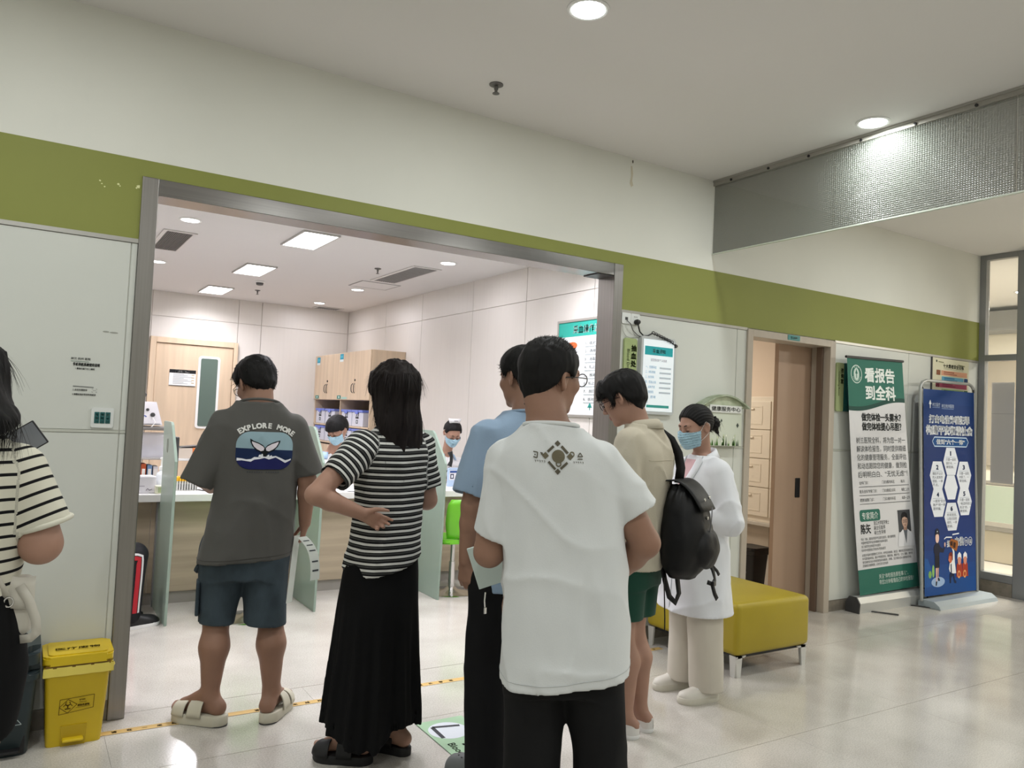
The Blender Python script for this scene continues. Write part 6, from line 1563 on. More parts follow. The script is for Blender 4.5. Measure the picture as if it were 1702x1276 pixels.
# --- woman in the black, grey and white striped shirt
def woman_stripes():
    H = Head((.015, .0, 1.572), yaw=10, pitch=4, tilt=2)
    S = Sdf(); S.rings([(.60, 0, 0, .12, .10), (.85, 0, 0, .138, .105), (1.05, .02, 0, .118, .09), (1.22, .02, 0, .128, .095), (1.33, .02, -.01, .125, .08), (1.38, .02, -.015, .10, .065), (1.42, .02, -.015, .052, .05)])
    S.rc((.018, -.018, 1.38), H.out((0, -.03, -.05)), .052, .049, .03)
    arm(S, (-.145, -.01, 1.345), (-.365, -.045, 1.135), (-.170, -.085, 1.055), (.050, .041, .040, .027)); arm(S, (.18, -.01, 1.34), (.215, -.02, 1.09), (.12, .17, 1.07), (.05, .046, .042, .027))
    # back of the left hand on the hip, knuckles towards the back, fingers curled under
    add_hand(S, (-.172, -.085, 1.055), (.86, -.22, -.40), (-.25, -1, -.1), -1, .8, .92, fc=(.55, .8, .95, 1.0), thumb=.15)
    add_hand(S, (.12, .17, 1.07), (-.6, .7, .2), (0, 0, 1), 1, .5, .9)
    leg(S, (-.06, 0, .80), (-.085, .01, .45), (-.075, .02, .095), (.08, .055, .055, .034)); leg(S, (.06, 0, .80), (.10, .01, .45), (.105, -.02, .10), (.08, .055, .055, .034))
    add_foot(S, (-.075, .02, .112), (-.62, .78), s=.93); add_foot(S, (.105, -.02, .112), (-.50, .86), s=.93)
    o = body_mesh('person', S, H, .0052, SKIN_F, (-.45, -.25, .0), (.32, .36, 1.71), True)
    brows_and_lashes(o, H)
    place(o, (1.35, -.89), 12, 'woman in black, grey and white striped shirt with one hand on her hip')
    base = lambda P: d_ell(H.to(P), (0, -.012, .028), (.076, .096, .090))
    CR = Rings([(1.26, .035, -.075, .080, .035), (1.34, .030, -.068, .100, .048), (1.42, .022, -.05, .103, .070), (1.50, .016, -.022, .098, .098), (1.58, .014, -.010, .094, .112), (1.64, .012, -.008, .088, .108)], 2.3)
    def hf(P):
        Q = H.to(P)
        d = smin(base(P) - .018, CR.d(P), .03)
        strand = .006 * vnoise(P, (55, 55, 4), 2) + .005 * vnoise(P, (110, 110, 7), 6)
        rag = 1.262 + .035 * vnoise(P, (22, 22, 1), 4) + .045 * np.exp(-((P[:, 0] - .055) / .02) ** 2)
        d = np.maximum(d + strand, rag - P[:, 2])
        face = d_ell(Q, (0, .085, -.035), (.056, .075, .095))
        return smax(d, -face, .01)
    h = sdf_mesh('hair', hf, (-.16, -.20, 1.20), (.20, .16, 1.74), .005, HAIRB, o)
    down = lambda q: A3((.25 * q[0] / .1, -.05, -1.0))
    def fl(q):
        v = A3((q[0] * 2.2, q[1] * 1.2, -1.0)) if q[2] > .03 else A3((q[0] * .8, 0, -1.0)); return v / np.linalg.norm(v)
    s2 = strands('hair_lock', h, H, fl, 3600, .11, .0016, HAIRB, o, lift=.10, seed=5, jitter=.10, keep=lambda Q: (Q[:, 2] > -.30) & (Q[:, 1] < .06), steps=4); join_into(h, s2)
    ST = stripe_mat('stripe_jersey', [(0, (.62, .62, .59)), (.36, (.008, .008, .009)), (.64, (.055, .057, .055)), (.84, (.008, .008, .009))], .0262)
    tee('striped_shirt', o, ST, [(.78, .004, 0, .168, .138), (.83, .004, 0, .166, .136), (.90, .006, 0, .160, .130), (.98, .014, 0, .150, .120), (1.05, .022, 0, .146, .116), (1.15, .020, 0, .150, .118), (1.25, .016, 0, .158, .118), (1.31, .015, -.01, .160, .105), (1.365, .016, -.015, .132, .085), (1.40, .017, -.016, .085, .07), (1.43, .018, -.016, .064, .06)],
        [((-.13, -.012, 1.325), (-.272, -.03, 1.200), .076, .064), ((.165, -.012, 1.325), (.208, -.018, 1.152), .070, .060)], hem=(0, 0, .835), hem_n=(.26, .16, -1), attr=True, res=.006, folds=(.005, .0045), kz=4.5, seed=7)
    BK = mat('black_crepe', (0.006, 0.006, 0.0065), .9, spec=.15)
    RS = Rings([(.09, -.006, 0, .222, .170), (.20, -.004, 0, .215, .164), (.45, -.006, 0, .188, .150), (.66, -.006, 0, .176, .142), (.80, .0, 0, .166, .132), (.93, .006, 0, .145, .112)], 2.3)
    def sk(P):
        cx, cy, a, b = RS.par(P[:, 2]); th = np.arctan2((P[:, 1] - cy) / b, (P[:, 0] - cx) / a)
        pl = (.010 * np.sin(th * 11 + .8) + .006 * np.sin(th * 23)) * sstep(.75 - P[:, 2], 0, .45)
        hz = .135 - .060 * np.exp(-((th + 2.05) / .42) ** 2) + .02 * np.sin(th * 3) + .02 * np.abs(np.sin(th * 1.5))
        d = np.maximum(RS.d(P) + pl + .004 * vnoise(P, (10, 10, 4), 3), hz - P[:, 2])
        return np.maximum(d, -np.maximum(RS.d(P, grow=-.012) + pl, P[:, 2] - (hz + .06)))
    sdf_mesh('long_skirt', sk, (-.26, -.22, .04), (.26, .22, .95), .0075, BK, o)
    SB = mat('black_foam', (.010, .010, .011), .6)
    for hl, d, mi in (((-.045, -.028, 0), (-.62, .78), -1), ((.128, -.062, 0), (-.50, .86), 1)):
        F = shoe_frame(o, 'sandal', hl, d, mi)
        prism_part(o, 'sandal_sole', SB, F, sole_pts(.262, .098), 0.0, .036)
        for t0, t1 in ((.30, .55), (.68, .98)): upper(o, 'strap', SB, F, .262, .098, .028, [(.2, .085), (.5, .070), (.75, .054), (.92, .042), (1, .012)], t0, t1, .004, 9, 14, thick=.005)
    return o
woman_stripes()

# --- man in the light blue t-shirt
def man_blue():
    H = Head((.055, .035, 1.640), yaw=12, pitch=6)
    S = Sdf(); S.rings([(.76, .03, 0, .14, .10), (.90, .03, 0, .140, .10), (1.05, .03, 0, .140, .09), (1.28, .03, 0, .145, .095), (1.38, .03, -.01, .14, .08), (1.44, .03, -.015, .115, .07), (1.48, .03, -.015, .06, .055)])
    S.rc((.040, -.02, 1.44), H.out((0, -.035, -.055)), .061, .058, .03)
    arm(S, (-.135, 0, 1.40), (-.168, .01, 1.12), (-.165, .045, .90), (.053, .046, .043, .030)); arm(S, (.20, -.01, 1.40), (.25, .0, 1.13), (.15, .20, 1.08))
    add_hand(S, (-.165, .045, .90), (.05, .10, -1), (.9, .35, .1), -1, .75, .98); add_hand(S, (.15, .20, 1.08), (-.6, .7, .2), (0, 0, 1), 1, .5, .95)
    leg(S, (-.06, 0, .86), (-.075, .02, .47), (-.06, .0, .10)); leg(S, (.12, 0, .86), (.13, .02, .47), (.14, .0, .10))
    add_foot(S, (-.06, .0, .112), (-.15, 1), s=1.05, shod=True); add_foot(S, (.14, .0, .112), (.15, 1), s=1.05, shod=True)
    o = body_mesh('person', S, H, .0058, SKIN_M, (-.34, -.24, 0), (.38, .40, 1.79))
    brows_and_lashes(o, H)
    place(o, (1.70, -1.35), 0, 'man in light blue t-shirt and black trousers behind the man in white')
    h = sdf_mesh('hair', hair_cap(H, SHORT_LINES, .010, .024, 3.0, .004, back=.004), H.c - .17, H.c + .17, .0045, HAIR, o)
    s2 = strands('hair_lock', h, H, crown_flow, 2000, .030, .0015, HAIR, o, lift=.25, seed=8, zmin=-.05); join_into(h, s2)
    G = cloth_mat('sky_jersey', (0.27, 0.37, 0.50))
    tee('t_shirt', o, G, [(.74, .03, 0, .178, .132), (.80, .03, 0, .176, .130), (.95, .03, 0, .172, .126), (1.10, .03, 0, .172, .128), (1.26, .03, 0, .182, .132), (1.36, .03, -.01, .188, .122), (1.43, .032, -.016, .165, .098), (1.465, .034, -.018, .125, .086), (1.488, .036, -.018, .092, .078), (1.502, .037, -.018, .078, .070)],
        [((-.11, -.0, 1.39), (-.178, .008, 1.160), .080, .078), ((.18, -.01, 1.39), (.245, -.005, 1.16), .080, .074)], hem=(0, 0, .79), hem_n=(0, 0, -1), seed=12, folds=(.006, .004), kz=1.8)
    neckband(o, G, (.037, -.018, 1.498), .078, .071, .006, tilt=.15)
    K = mat('black_trouser', (.0075, .0075, .0085), .85, spec=.18)
    S = Sdf(); S.rings([(.72, .03, 0, .155, .115), (.80, .03, 0, .170, .122), (.95, .03, 0, .158, .11)], 2.4, 0)
    S.chain([(-.055, 0, .82), (-.068, .015, .47), (-.055, -.005, .06)], [.108, .090, .082], .03).chain([(.115, 0, .82), (.128, .015, .47), (.14, -.005, .06)], [.108, .090, .082], .03)
    S.op(lambda P: (.006 * vnoise(P, (9, 9, 3), 4) + .004 * vnoise(P, (18, 18, 10), 8)).astype(np.float32), (-9,) * 3, (9,) * 3, 0, 'a')
    S.plane((0, 0, .045), (0, 0, -1), .002)
    sdf_mesh('trousers', S, (-.24, -.2, .0), (.30, .2, .98), .0075, K, o)
    CM = mat('grey_clog', (.14, .15, .15), .6)
    for hl, d, mi in (((-.055, -.05, 0), (-.15, 1), -1), ((.135, -.05, 0), (.15, 1), 1)):
        F = shoe_frame(o, 'clog', hl, d, mi)
        prism_part(o, 'clog_sole', CM, F, sole_pts(.295, .112), 0, .034)
        u = upper(o, 'clog_vamp', CM, F, .295, .112, .026, [(.35, .09), (.6, .075), (.8, .06), (.95, .04), (1, .01)], .42, 1.0, .003, 14, 16, thick=.005)
        hm = MB()
        for i, (t_, k_) in enumerate(((.62, -.5), (.62, 0), (.62, .5), (.72, -.35), (.72, .35), (.80, 0))):
            hh = .026 + np.interp(t_, [.35, .6, .8, .95], [.09, .075, .06, .04]) * math.sin(math.acos(k_ * .9)) ** .75 + .004
            hm.lathe([(.0052, 0), (.0052, .002)], F(.012 * math.sin(math.pi * t_) + k_ * .05, t_ * .295, hh), 10)
        hm.build('vent_holes', M_BLACK, o)
    MB().tube([(-.150, -.09, .80), (-.155, -.095, .77), (-.152, -.095, .745)], .003, 6).box(-.158, -.146, -.100, -.094, .72, .745, bev=.002).build('key_ring', M_CHROME, o)
    return o
man_blue()

# --- man in the white t-shirt, nearest
def man_white():
    H = Head((-.005, .025, 1.615), yaw=-52, pitch=2, tilt=3, sc=1.03)
    S = Sdf(); S.rings([(.76, .05, 0, .15, .11), (.90, .05, 0, .155, .105), (1.05, .045, 0, .155, .10), (1.26, .03, 0, .16, .10), (1.36, .02, -.01, .15, .085), (1.42, .01, -.015, .125, .075), (1.46, .0, -.015, .065, .06)])
    S.rc((.0, -.022, 1.42), H.out((0, -.035, -.05)), .069, .064, .03)
    arm(S, (-.165, -.01, 1.355), (-.185, .0, 1.035), (-.08, .21, 1.05), (.056, .050, .045, .030)); arm(S, (.195, -.01, 1.345), (.326, -.005, 1.085), (.235, .17, .92), (.058, .050, .047, .031))
    add_hand(S, (-.08, .21, 1.05), (.55, .8, .05), (.5, -.2, .8), -1, .8, 1.0); add_hand(S, (.235, .17, .92), (-.6, .75, -.1), (-.5, -.4, .7), 1, .7, 1.0)
    leg(S, (-.045, 0, .86), (-.035, .01, .47), (-.03, -.01, .10), (.09, .06, .06, .036)); leg(S, (.145, 0, .86), (.195, .01, .47), (.22, -.01, .10), (.09, .06, .06, .036))
    add_foot(S, (-.03, -.01, .112), (-.2, 1), s=1.06, shod=True); add_foot(S, (.22, -.01, .112), (.3, 1), s=1.06, shod=True)
    o = body_mesh('person', S, H, .005, SKIN_M, (-.34, -.24, 0), (.46, .42, 1.77))
    brows_and_lashes(o, H)
    place(o, (1.48, -1.93), -30, 'man in white t-shirt and black trousers nearest the camera with head turned right')
    wl = [(-.12, -.100), (-.07, -.092), (-.045, -.046), (-.032, -.014), (-.020, .010), (.010, .010), (.020, -.008), (.034, -.004), (.050, .030), (.075, .062), (.1, .066)]
    h = sdf_mesh('hair', hair_cap(H, wl, .011, .016, 5.0, .004, back=.003, nr=.068, nape=.07), H.c - .17, H.c + .17, .004, HAIR, o)
    def fl(q):
        if q[2] > .075: v = A3((q[0] * 4, .55 + q[1] * 2, .9))
        else: v = A3((q[0] * 1.5, -.2, -1.0))
        return v / np.linalg.norm(v)
    s2 = strands('hair_lock', h, H, fl, 5200, .014, .0011, HAIR, o, lift=.28, seed=11, jitter=.35, zmin=-.06); join_into(h, s2)
    s3 = strands('hair_lock', h, H, lambda q: A3((q[0] * 3, .5, 1)), 1000, .013, .0012, HAIR, o, lift=.5, seed=12, jitter=.4, zmin=.085); join_into(h, s3)
    glasses(o, H, M_BLACK, w=.026, h=.021, r=.0019, cy=.112, cz=.004)
    G = cloth_mat('white_jersey', (0.66, 0.68, 0.68), .85, .10, .03)
    def more(S):
        pass
    t = tee('t_shirt', o, G, [(.58, .078, 0, .214, .150), (.64, .078, 0, .214, .150), (.75, .076, 0, .212, .148), (.90, .070, 0, .208, .144), (1.02, .062, 0, .206, .142), (1.15, .046, 0, .206, .142), (1.26, .028, 0, .206, .142), (1.345, .016, -.012, .205, .128), (1.385, .010, -.016, .188, .112), (1.415, .005, -.020, .150, .100), (1.440, .001, -.022, .114, .090), (1.458, -.002, -.024, .088, .080)],
        [((-.135, -.012, 1.332), (-.178, .0, 1.085), .080, .067), ((.165, -.012, 1.340), (.294, -.012, 1.180), .080, .074)], hem=(.07, 0, .655), hem_n=(.13, .14, -1), seed=21, folds=(.0075, .0045), kz=1.5, res=.0068, extra=more)
    neckband(o, G, (-.002, -.024, 1.456), .088, .080, .0075, tilt=.12)
    pts = [(.07 + .214 * math.copysign(abs(math.cos(q)) ** .85, math.cos(q)), .149 * math.copysign(abs(math.sin(q)) ** .85, math.sin(q))) for q in np.linspace(0, 6.28, 10)]
    hem_stitch(o, t, (.07, 0), lambda x, y: .655 + .13 * (x - .07) + .14 * y + .028, cloth_mat('white_stitch', (.50, .52, .52)))
    a = Art(); C = '6a6452'; CD = '5a5548'
    def q4(cx, cy, w, h, rot):
        c, s_ = math.cos(rot), math.sin(rot); return [(cx + x * c - y * s_, cy + x * s_ + y * c) for x, y in ((-w, -h), (w, -h), (w, h), (-w, h))]
    P4 = math.pi / 4
    a.poly(q4(0, .060, .0092, .0092, P4), CD).poly(q4(.004, -.058, .0092, .0092, P4), CD)
    a.poly(q4(-.030, .035, .018, .0055, P4), CD).poly(q4(.031, .035, .020, .0058, -P4), CD).poly(q4(-.022, -.034, .022, .0052, -P4), CD).poly(q4(.030, -.032, .020, .0052, P4), CD)
    a.poly(q4(-.052, .006, .011, .011, P4), C).poly(q4(.056, .008, .011, .011, P4), C)
    a.poly(oval(.004, .006, .028, .028, 22), C, 2)
    def arcs(cx, cy, r0, r1, t0, t1, col):
        for k in range(10):
            u, v = t0 + (t1 - t0) * k / 10, t0 + (t1 - t0) * (k + 1) / 10
            a.poly([(cx + r0 * math.cos(u), cy + r0 * math.sin(u)), (cx + r1 * math.cos(u), cy + r1 * math.sin(u)), (cx + r1 * math.cos(v), cy + r1 * math.sin(v)), (cx + r0 * math.cos(v), cy + r0 * math.sin(v))], col, 2)
    arcs(.064, .018, .007, .012, 0, 6.28, C); arcs(.006, -.026, .007, .013, 0, 6.28, C)
    a.line([(-.105, .020), (-.086, .018), (-.088, -.006), (-.104, -.002)], .0045, CD).poly(oval(-.097, .007, .003, .003, 8), CD)
    a.line([(.090, .010), (.112, .010), (.101, .026), (.090, .010)], .004, CD).line([(.090, .0), (.112, .0)], .004, CD)
    a.line([(-.074, .018), (-.062, .010)], .005, CD).line([(-.066, .018), (-.070, .008)], .005, CD)
    for k in range(5): a.line([(-.098 + .010 * k, -.016), (-.093 + .010 * k, -.016), (-.094 + .010 * k, -.024 + .002 * (k % 2))], .002, CD)
    for k in range(5): a.line([(.070 + .010 * k, -.012), (.075 + .010 * k, -.012), (.074 + .010 * k, -.019 + .002 * (k % 2))], .002, CD)
    decal(a, 'emblem_print', o, t, (.012, -.5, 1.358), (.72, 0, -.015), (0, 0, .74), (0, 1, 0))
    K = mat('black_twill', (.0085, .0085, .009), .8, spec=.2, bump=.08)
    S = Sdf(); S.rings([(.60, .06, 0, .165, .12), (.80, .06, 0, .185, .13), (.95, .05, 0, .165, .115)], 2.4, 0)
    S.chain([(-.012, 0, .80), (-.016, .01, .42), (-.02, -.01, .05)], [.104, .098, .092], .03).chain([(.150, 0, .80), (.205, .01, .42), (.225, -.01, .05)], [.112, .092, .086], .03)
    S.op(lambda P: (.007 * vnoise(P, (8, 8, 3), 14) + .004 * vnoise(P, (18, 18, 10), 18)).astype(np.float32), (-9,) * 3, (9,) * 3, 0, 'a')
    S.plane((0, 0, .045), (0, 0, -1), .002)
    sdf_mesh('trousers', S, (-.2, -.2, 0), (.36, .2, .98), .0075, K, o)
    for hl, d, mi in (((-.02, -.05, 0), (-.2, 1), -1), ((.21, -.05, 0), (.3, 1), 1)):
        F = shoe_frame(o, 'shoe', hl, d, mi)
        prism_part(o, 'shoe_sole', M_WPLAS, F, sole_pts(.30, .108), 0, .03)
        upper(o, 'shoe_upper', M_DARK, F, .30, .108, .026, [(0, .06), (.1, .085), (.4, .085), (.6, .06), (.9, .04), (1, .012)], 0, 1, .001)
    return o
man_white()
nb = empty('notebook', (1.475, -1.655, .965), math.radians(-30), 'pale green spiral notebook held by the man in the white t-shirt', 'notebook')
MB().box(-.10, .045, -.006, .006, -.075, .075, bev=.002).xf(Matrix.Rotation(-.35, 4, 'Y')).build('cover', mat('pale_green_card', (.55, .64, .60), .6), nb)
m = MB()
for k in range(11):
    z = -.066 + .0132 * k; m.tube([(.047 + .008 * math.cos(t_), .010 * math.sin(t_), z) for t_ in np.linspace(0, 5.8, 9)], .0014, 5)
m.xf(Matrix.Rotation(-.35, 4, 'Y')).build('spiral_binding', M_DARK, nb, 60)

# --- young man in the beige shirt
def man_beige():
    H = Head((-.035, .085, 1.590), yaw=6, pitch=26)
    S = Sdf(); S.rings([(.70, 0, 0, .14, .10), (.85, 0, 0, .145, .10), (1.05, 0, 0, .135, .09), (1.26, 0, 0, .14, .095), (1.36, 0, -.015, .135, .08), (1.42, 0, -.02, .105, .068), (1.46, 0, -.018, .058, .054)])
    S.rc((-.008, -.015, 1.42), H.out((0, -.035, -.05)), .056, .053, .03)
    arm(S, (-.165, -.01, 1.375), (-.20, -.01, 1.11), (-.13, .20, 1.05)); arm(S, (.165, -.01, 1.375), (.20, -.01, 1.11), (.13, .20, 1.05))
    add_hand(S, (-.13, .20, 1.05), (.6, .75, .15), (.2, -.2, 1), -1, .5, .95); add_hand(S, (.13, .20, 1.05), (-.6, .75, .15), (-.2, -.2, 1), 1, .5, .95)
    leg(S, (-.085, 0, .84), (-.06, .03, .48), (-.07, -.01, .095), (.082, .058, .058, .034), .022); leg(S, (.085, 0, .84), (.045, .02, .48), (.055, -.03, .095), (.082, .058, .058, .034), .022)
    add_foot(S, (-.07, -.01, .10), (-.1, 1), shod=True); add_foot(S, (.055, -.03, .10), (.15, 1), shod=True)
    o = body_mesh('person', S, H, .0045, SKIN_F, (-.32, -.24, 0), (.32, .42, 1.75))
    place(o, (2.56, -1.15), 25, 'young man in beige shirt and green shorts looking down through spectacles')
    lines = [(-.12, -.100), (-.07, -.094), (-.045, -.050), (-.026, .012), (.008, .014), (.020, -.030), (.034, -.030), (.046, .020), (.066, .026), (.1, .030)]
    h = sdf_mesh('hair', hair_cap(H, lines, .019, .026, 7.0, .0035, fringe=.014, back=.008), H.c - .17, H.c + .17, .0042, HAIR, o)
    def fl(q):
        v = A3((q[0] * 4.0, (q[1] + .04) * 5.0, -.75)); return v / np.linalg.norm(v)
    s2 = strands('hair_lock', h, H, fl, 3600, .042, .0016, HAIR, o, lift=.06, seed=15, jitter=.10, zmin=-.03, steps=4); join_into(h, s2)
    glasses(o, H, mat('dark_red_rim', (.03, .006, .008), .35), w=.025, h=.018, r=.0018)
    brows_and_lashes(o, H)
    G = cloth_mat('beige_linen', (0.50, 0.455, 0.36), .85, .2)
    t = tee('overshirt', o, G, [(.74, 0, .0, .185, .140), (.80, 0, .0, .184, .139), (.95, 0, -.005, .178, .134), (1.10, 0, -.01, .176, .134), (1.25, 0, -.018, .182, .138), (1.34, 0, -.022, .185, .126), (1.395, 0, -.024, .165, .104), (1.435, -.002, -.022, .115, .086), (1.47, -.004, -.02, .078, .074)],
        [((-.14, -.015, 1.37), (-.215, -.01, 1.12), .082, .078), ((.14, -.015, 1.37), (.215, -.01, 1.12), .082, .078)], hem=(0, 0, .785), seed=31, folds=(.008, .005), kz=2.0)
    # folded collar
    rows = []
    for k in range(25):
        t_ = math.radians(-215 + 250 * k / 24); c, s_ = math.cos(t_), math.sin(t_)
        rows.append([(-.004 + .066 * c, -.018 + .064 * s_, 1.462 + .014 * -s_), (-.004 + .069 * c, -.018 + .067 * s_, 1.490 + .012 * -s_), (-.004 + .075 * c, -.019 + .074 * s_, 1.487 + .012 * -s_), (-.004 + .095 * c, -.022 + .096 * s_, 1.448 + .010 * -s_)])
    cl = MB().grid(rows).build('collar', G, o, 180); s_ = cl.modifiers.new('t', 'SOLIDIFY'); s_.thickness = .004
    bm_ = bmesh.new(); bm_.from_mesh(t.data); T_ = BVHTree.FromBMesh(bm_); bm_.free(); ys_ = []
    for x in np.linspace(-.15, .15, 25):
        h_ = T_.ray_cast(Vector((x, -.5, 1.305)), Vector((0, 1, 0)))
        if h_[0]: ys_.append(h_[0] + Vector((0, -.0005, 0)))
    MB().tube(ys_, .0022, 5).build('yoke_seam', cloth_mat('linen_seam', (.42, .38, .29)), o, 60)
    D = cloth_mat('bottle_green', (0.012, 0.055, 0.036), .85)
    S = Sdf(); S.rings([(.70, 0, 0, .155, .115), (.82, 0, 0, .170, .125), (.92, 0, 0, .155, .11)], 2.4, 0)
    S.rc((-.08, 0, .80), (-.062, .02, .45), .100, .088, .03).rc((.08, 0, .80), (.055, .01, .45), .100, .088, .03)
    S.op(lambda P: (.006 * vnoise(P, (10, 10, 5), 4)).astype(np.float32), (-9,) * 3, (9,) * 3, 0, 'a')
    S.plane((0, 0, .545), (0, 0, -1), .002)
    S.rc((-.062, .02, .60), (-.062, .02, .4), .078, .078, .002, 's').rc((.057, .012, .60), (.056, .01, .4), .078, .078, .002, 's')
    sdf_mesh('shorts', S, (-.24, -.2, .5), (.24, .2, .95), .0065, D, o)
    CW = mat('white_canvas', (.70, .68, .65), .7, bump=.1)
    for hl, d, mi in (((-.066, -.055, 0), (-.1, 1), -1), ((.047, -.078, 0), (.15, 1), 1)):
        F = shoe_frame(o, 'shoe', hl, d, mi)
        prism_part(o, 'shoe_sole', M_WPLAS, F, sole_pts(.265, .098), 0, .024)
        upper(o, 'shoe_upper', CW, F, .265, .096, .020, [(0, .045), (.08, .055), (.3, .045), (.42, .062), (.6, .056), (.85, .038), (1, .012)], 0, 1, .001)
        a = Art().text('FOREVER', 0, 0, .014, '26282c', .03, fit=.075)
        a.build('print', lambda x, y, l, F=F, mi=mi: Vector(F(-.0425 * 1.0 - .0012, .165 - x if mi > 0 else .09 + x, .032 + y)), o)
    return o
man_beige()
# backpack slung from one shoulder
def backpack():
    t = empty('backpack', (2.515, -1.11, -.055), math.radians(25), 'black nylon backpack hanging from the shoulder of the man in beige', 'backpack')
    N = mat('black_nylon', (.006, .006, .0065), .5, bump=.25, bscale=40, spec=.3)
    R = Rings([(.815, .085, -.275, .085, .050), (.85, .085, -.280, .125, .085), (.95, .09, -.285, .150, .105), (1.05, .095, -.285, .150, .108), (1.14, .10, -.275, .138, .095), (1.20, .105, -.265, .118, .070), (1.245, .108, -.255, .085, .045)], 2.6)
    def f(P):
        th = np.arctan2(P[:, 1] + .275, P[:, 0] - .09)
        g = .005 * vnoise(P, (14, 14, 9), 3) + .004 * vnoise(P, (30, 30, 18), 8) + .005 * np.sin(th * 16) * sstep(P[:, 2], 1.12, 1.22)
        d = R.d(P) + g
        d = smin(d, d_ell(P, (.10, -.385, .955), (.105, .045, .095)) + g, .012)
        return d
    sdf_mesh('bag', f, (-.12, -.48, .78), (.30, -.13, 1.28), .0055, N, t)
    fl = MB(); rows = []
    for k in range(15):
        u = k / 14; rows.append([(.105 + .115 * s_ * (1 - .15 * u), -.20 - .195 * u + .01 * s_ * s_, 1.262 + .028 * math.sin(u * 3.0) - .13 * u * u) for s_ in np.linspace(-1, 1, 9)])
    o = fl.grid(rows).build('flap', N, t, 180); s_ = o.modifiers.new('t', 'SOLIDIFY'); s_.thickness = .006
    def strap(name, pts, w, nrm, th=.005):
        mb = MB(); V = [Vector(p) for p in pts]; r = []
        for i, p in enumerate(V):
            tg = (V[min(i + 1, len(V) - 1)] - V[max(i - 1, 0)]).normalized(); s_ = tg.cross(Vector(nrm)).normalized()
            r.append([p - s_ * w / 2, p + s_ * w / 2])
        q = mb.grid(r).build(name, N, t, 180); md = q.modifiers.new('t', 'SOLIDIFY'); md.thickness = th; return q
    strap('shoulder_strap', [(.150, .065, 1.375), (.153, .02, 1.450), (.155, -.045, 1.496), (.157, -.110, 1.492), (.160, -.165, 1.455), (.158, -.205, 1.39), (.145, -.225, 1.32), (.125, -.225, 1.25)], .046, (1, 0, .15))
    strap('shoulder_strap', [(.02, -.20, .86), (.015, -.215, .80), (.03, -.235, .72), (.06, -.255, .69), (.085, -.262, .73), (.075, -.255, .80), (.07, -.25, .85)], .030, (.3, 1, 0))
    strap('side_strap', [(.20, -.36, .88), (.215, -.38, .84), (.19, -.40, .80), (.15, -.40, .785), (.10, -.395, .80)], .020, (.4, 1, 0))
    strap('loose_end', [(.15, -.40, .785), (.16, -.41, .74), (.185, -.415, .71)], .020, (.4, 1, 0))
    strap('loose_end', [(.215, -.375, .86), (.25, -.39, .83), (.265, -.395, .81)], .014, (.4, 1, 0))
    MB().tube([(.0, -.215, .81), (.0, -.22, .74), (.005, -.225, .62), (.006, -.226, .56)], .003, 6).build('draw_cord', N, t, 60)
    MB().tube([(.10 + .02 * k / 6 - .03 * math.sin(k / 6 * 3.1), -.402 - .004 * math.sin(k), 1.15 - .22 * k / 6) for k in range(7)], .0028, 6).build('zip', mat('zip_grey', (.16, .16, .17), .35, metal=.6), t, 60)
    b = MB()
    for x, y, z in ((.075, -.372, 1.185), (.085, -.385, 1.10), (.175, -.36, 1.19)): b.lathe([(.008, 0), (.008, -.004), (.004, -.006)], (x, y, z), 12, 'y')
    b.build('snap', M_CHROME, t, 40)
    MB().box(.135, .17, -.412, -.398, .775, .80, bev=.004).build('buckle', M_BLACK, t)
    return t
backpack()

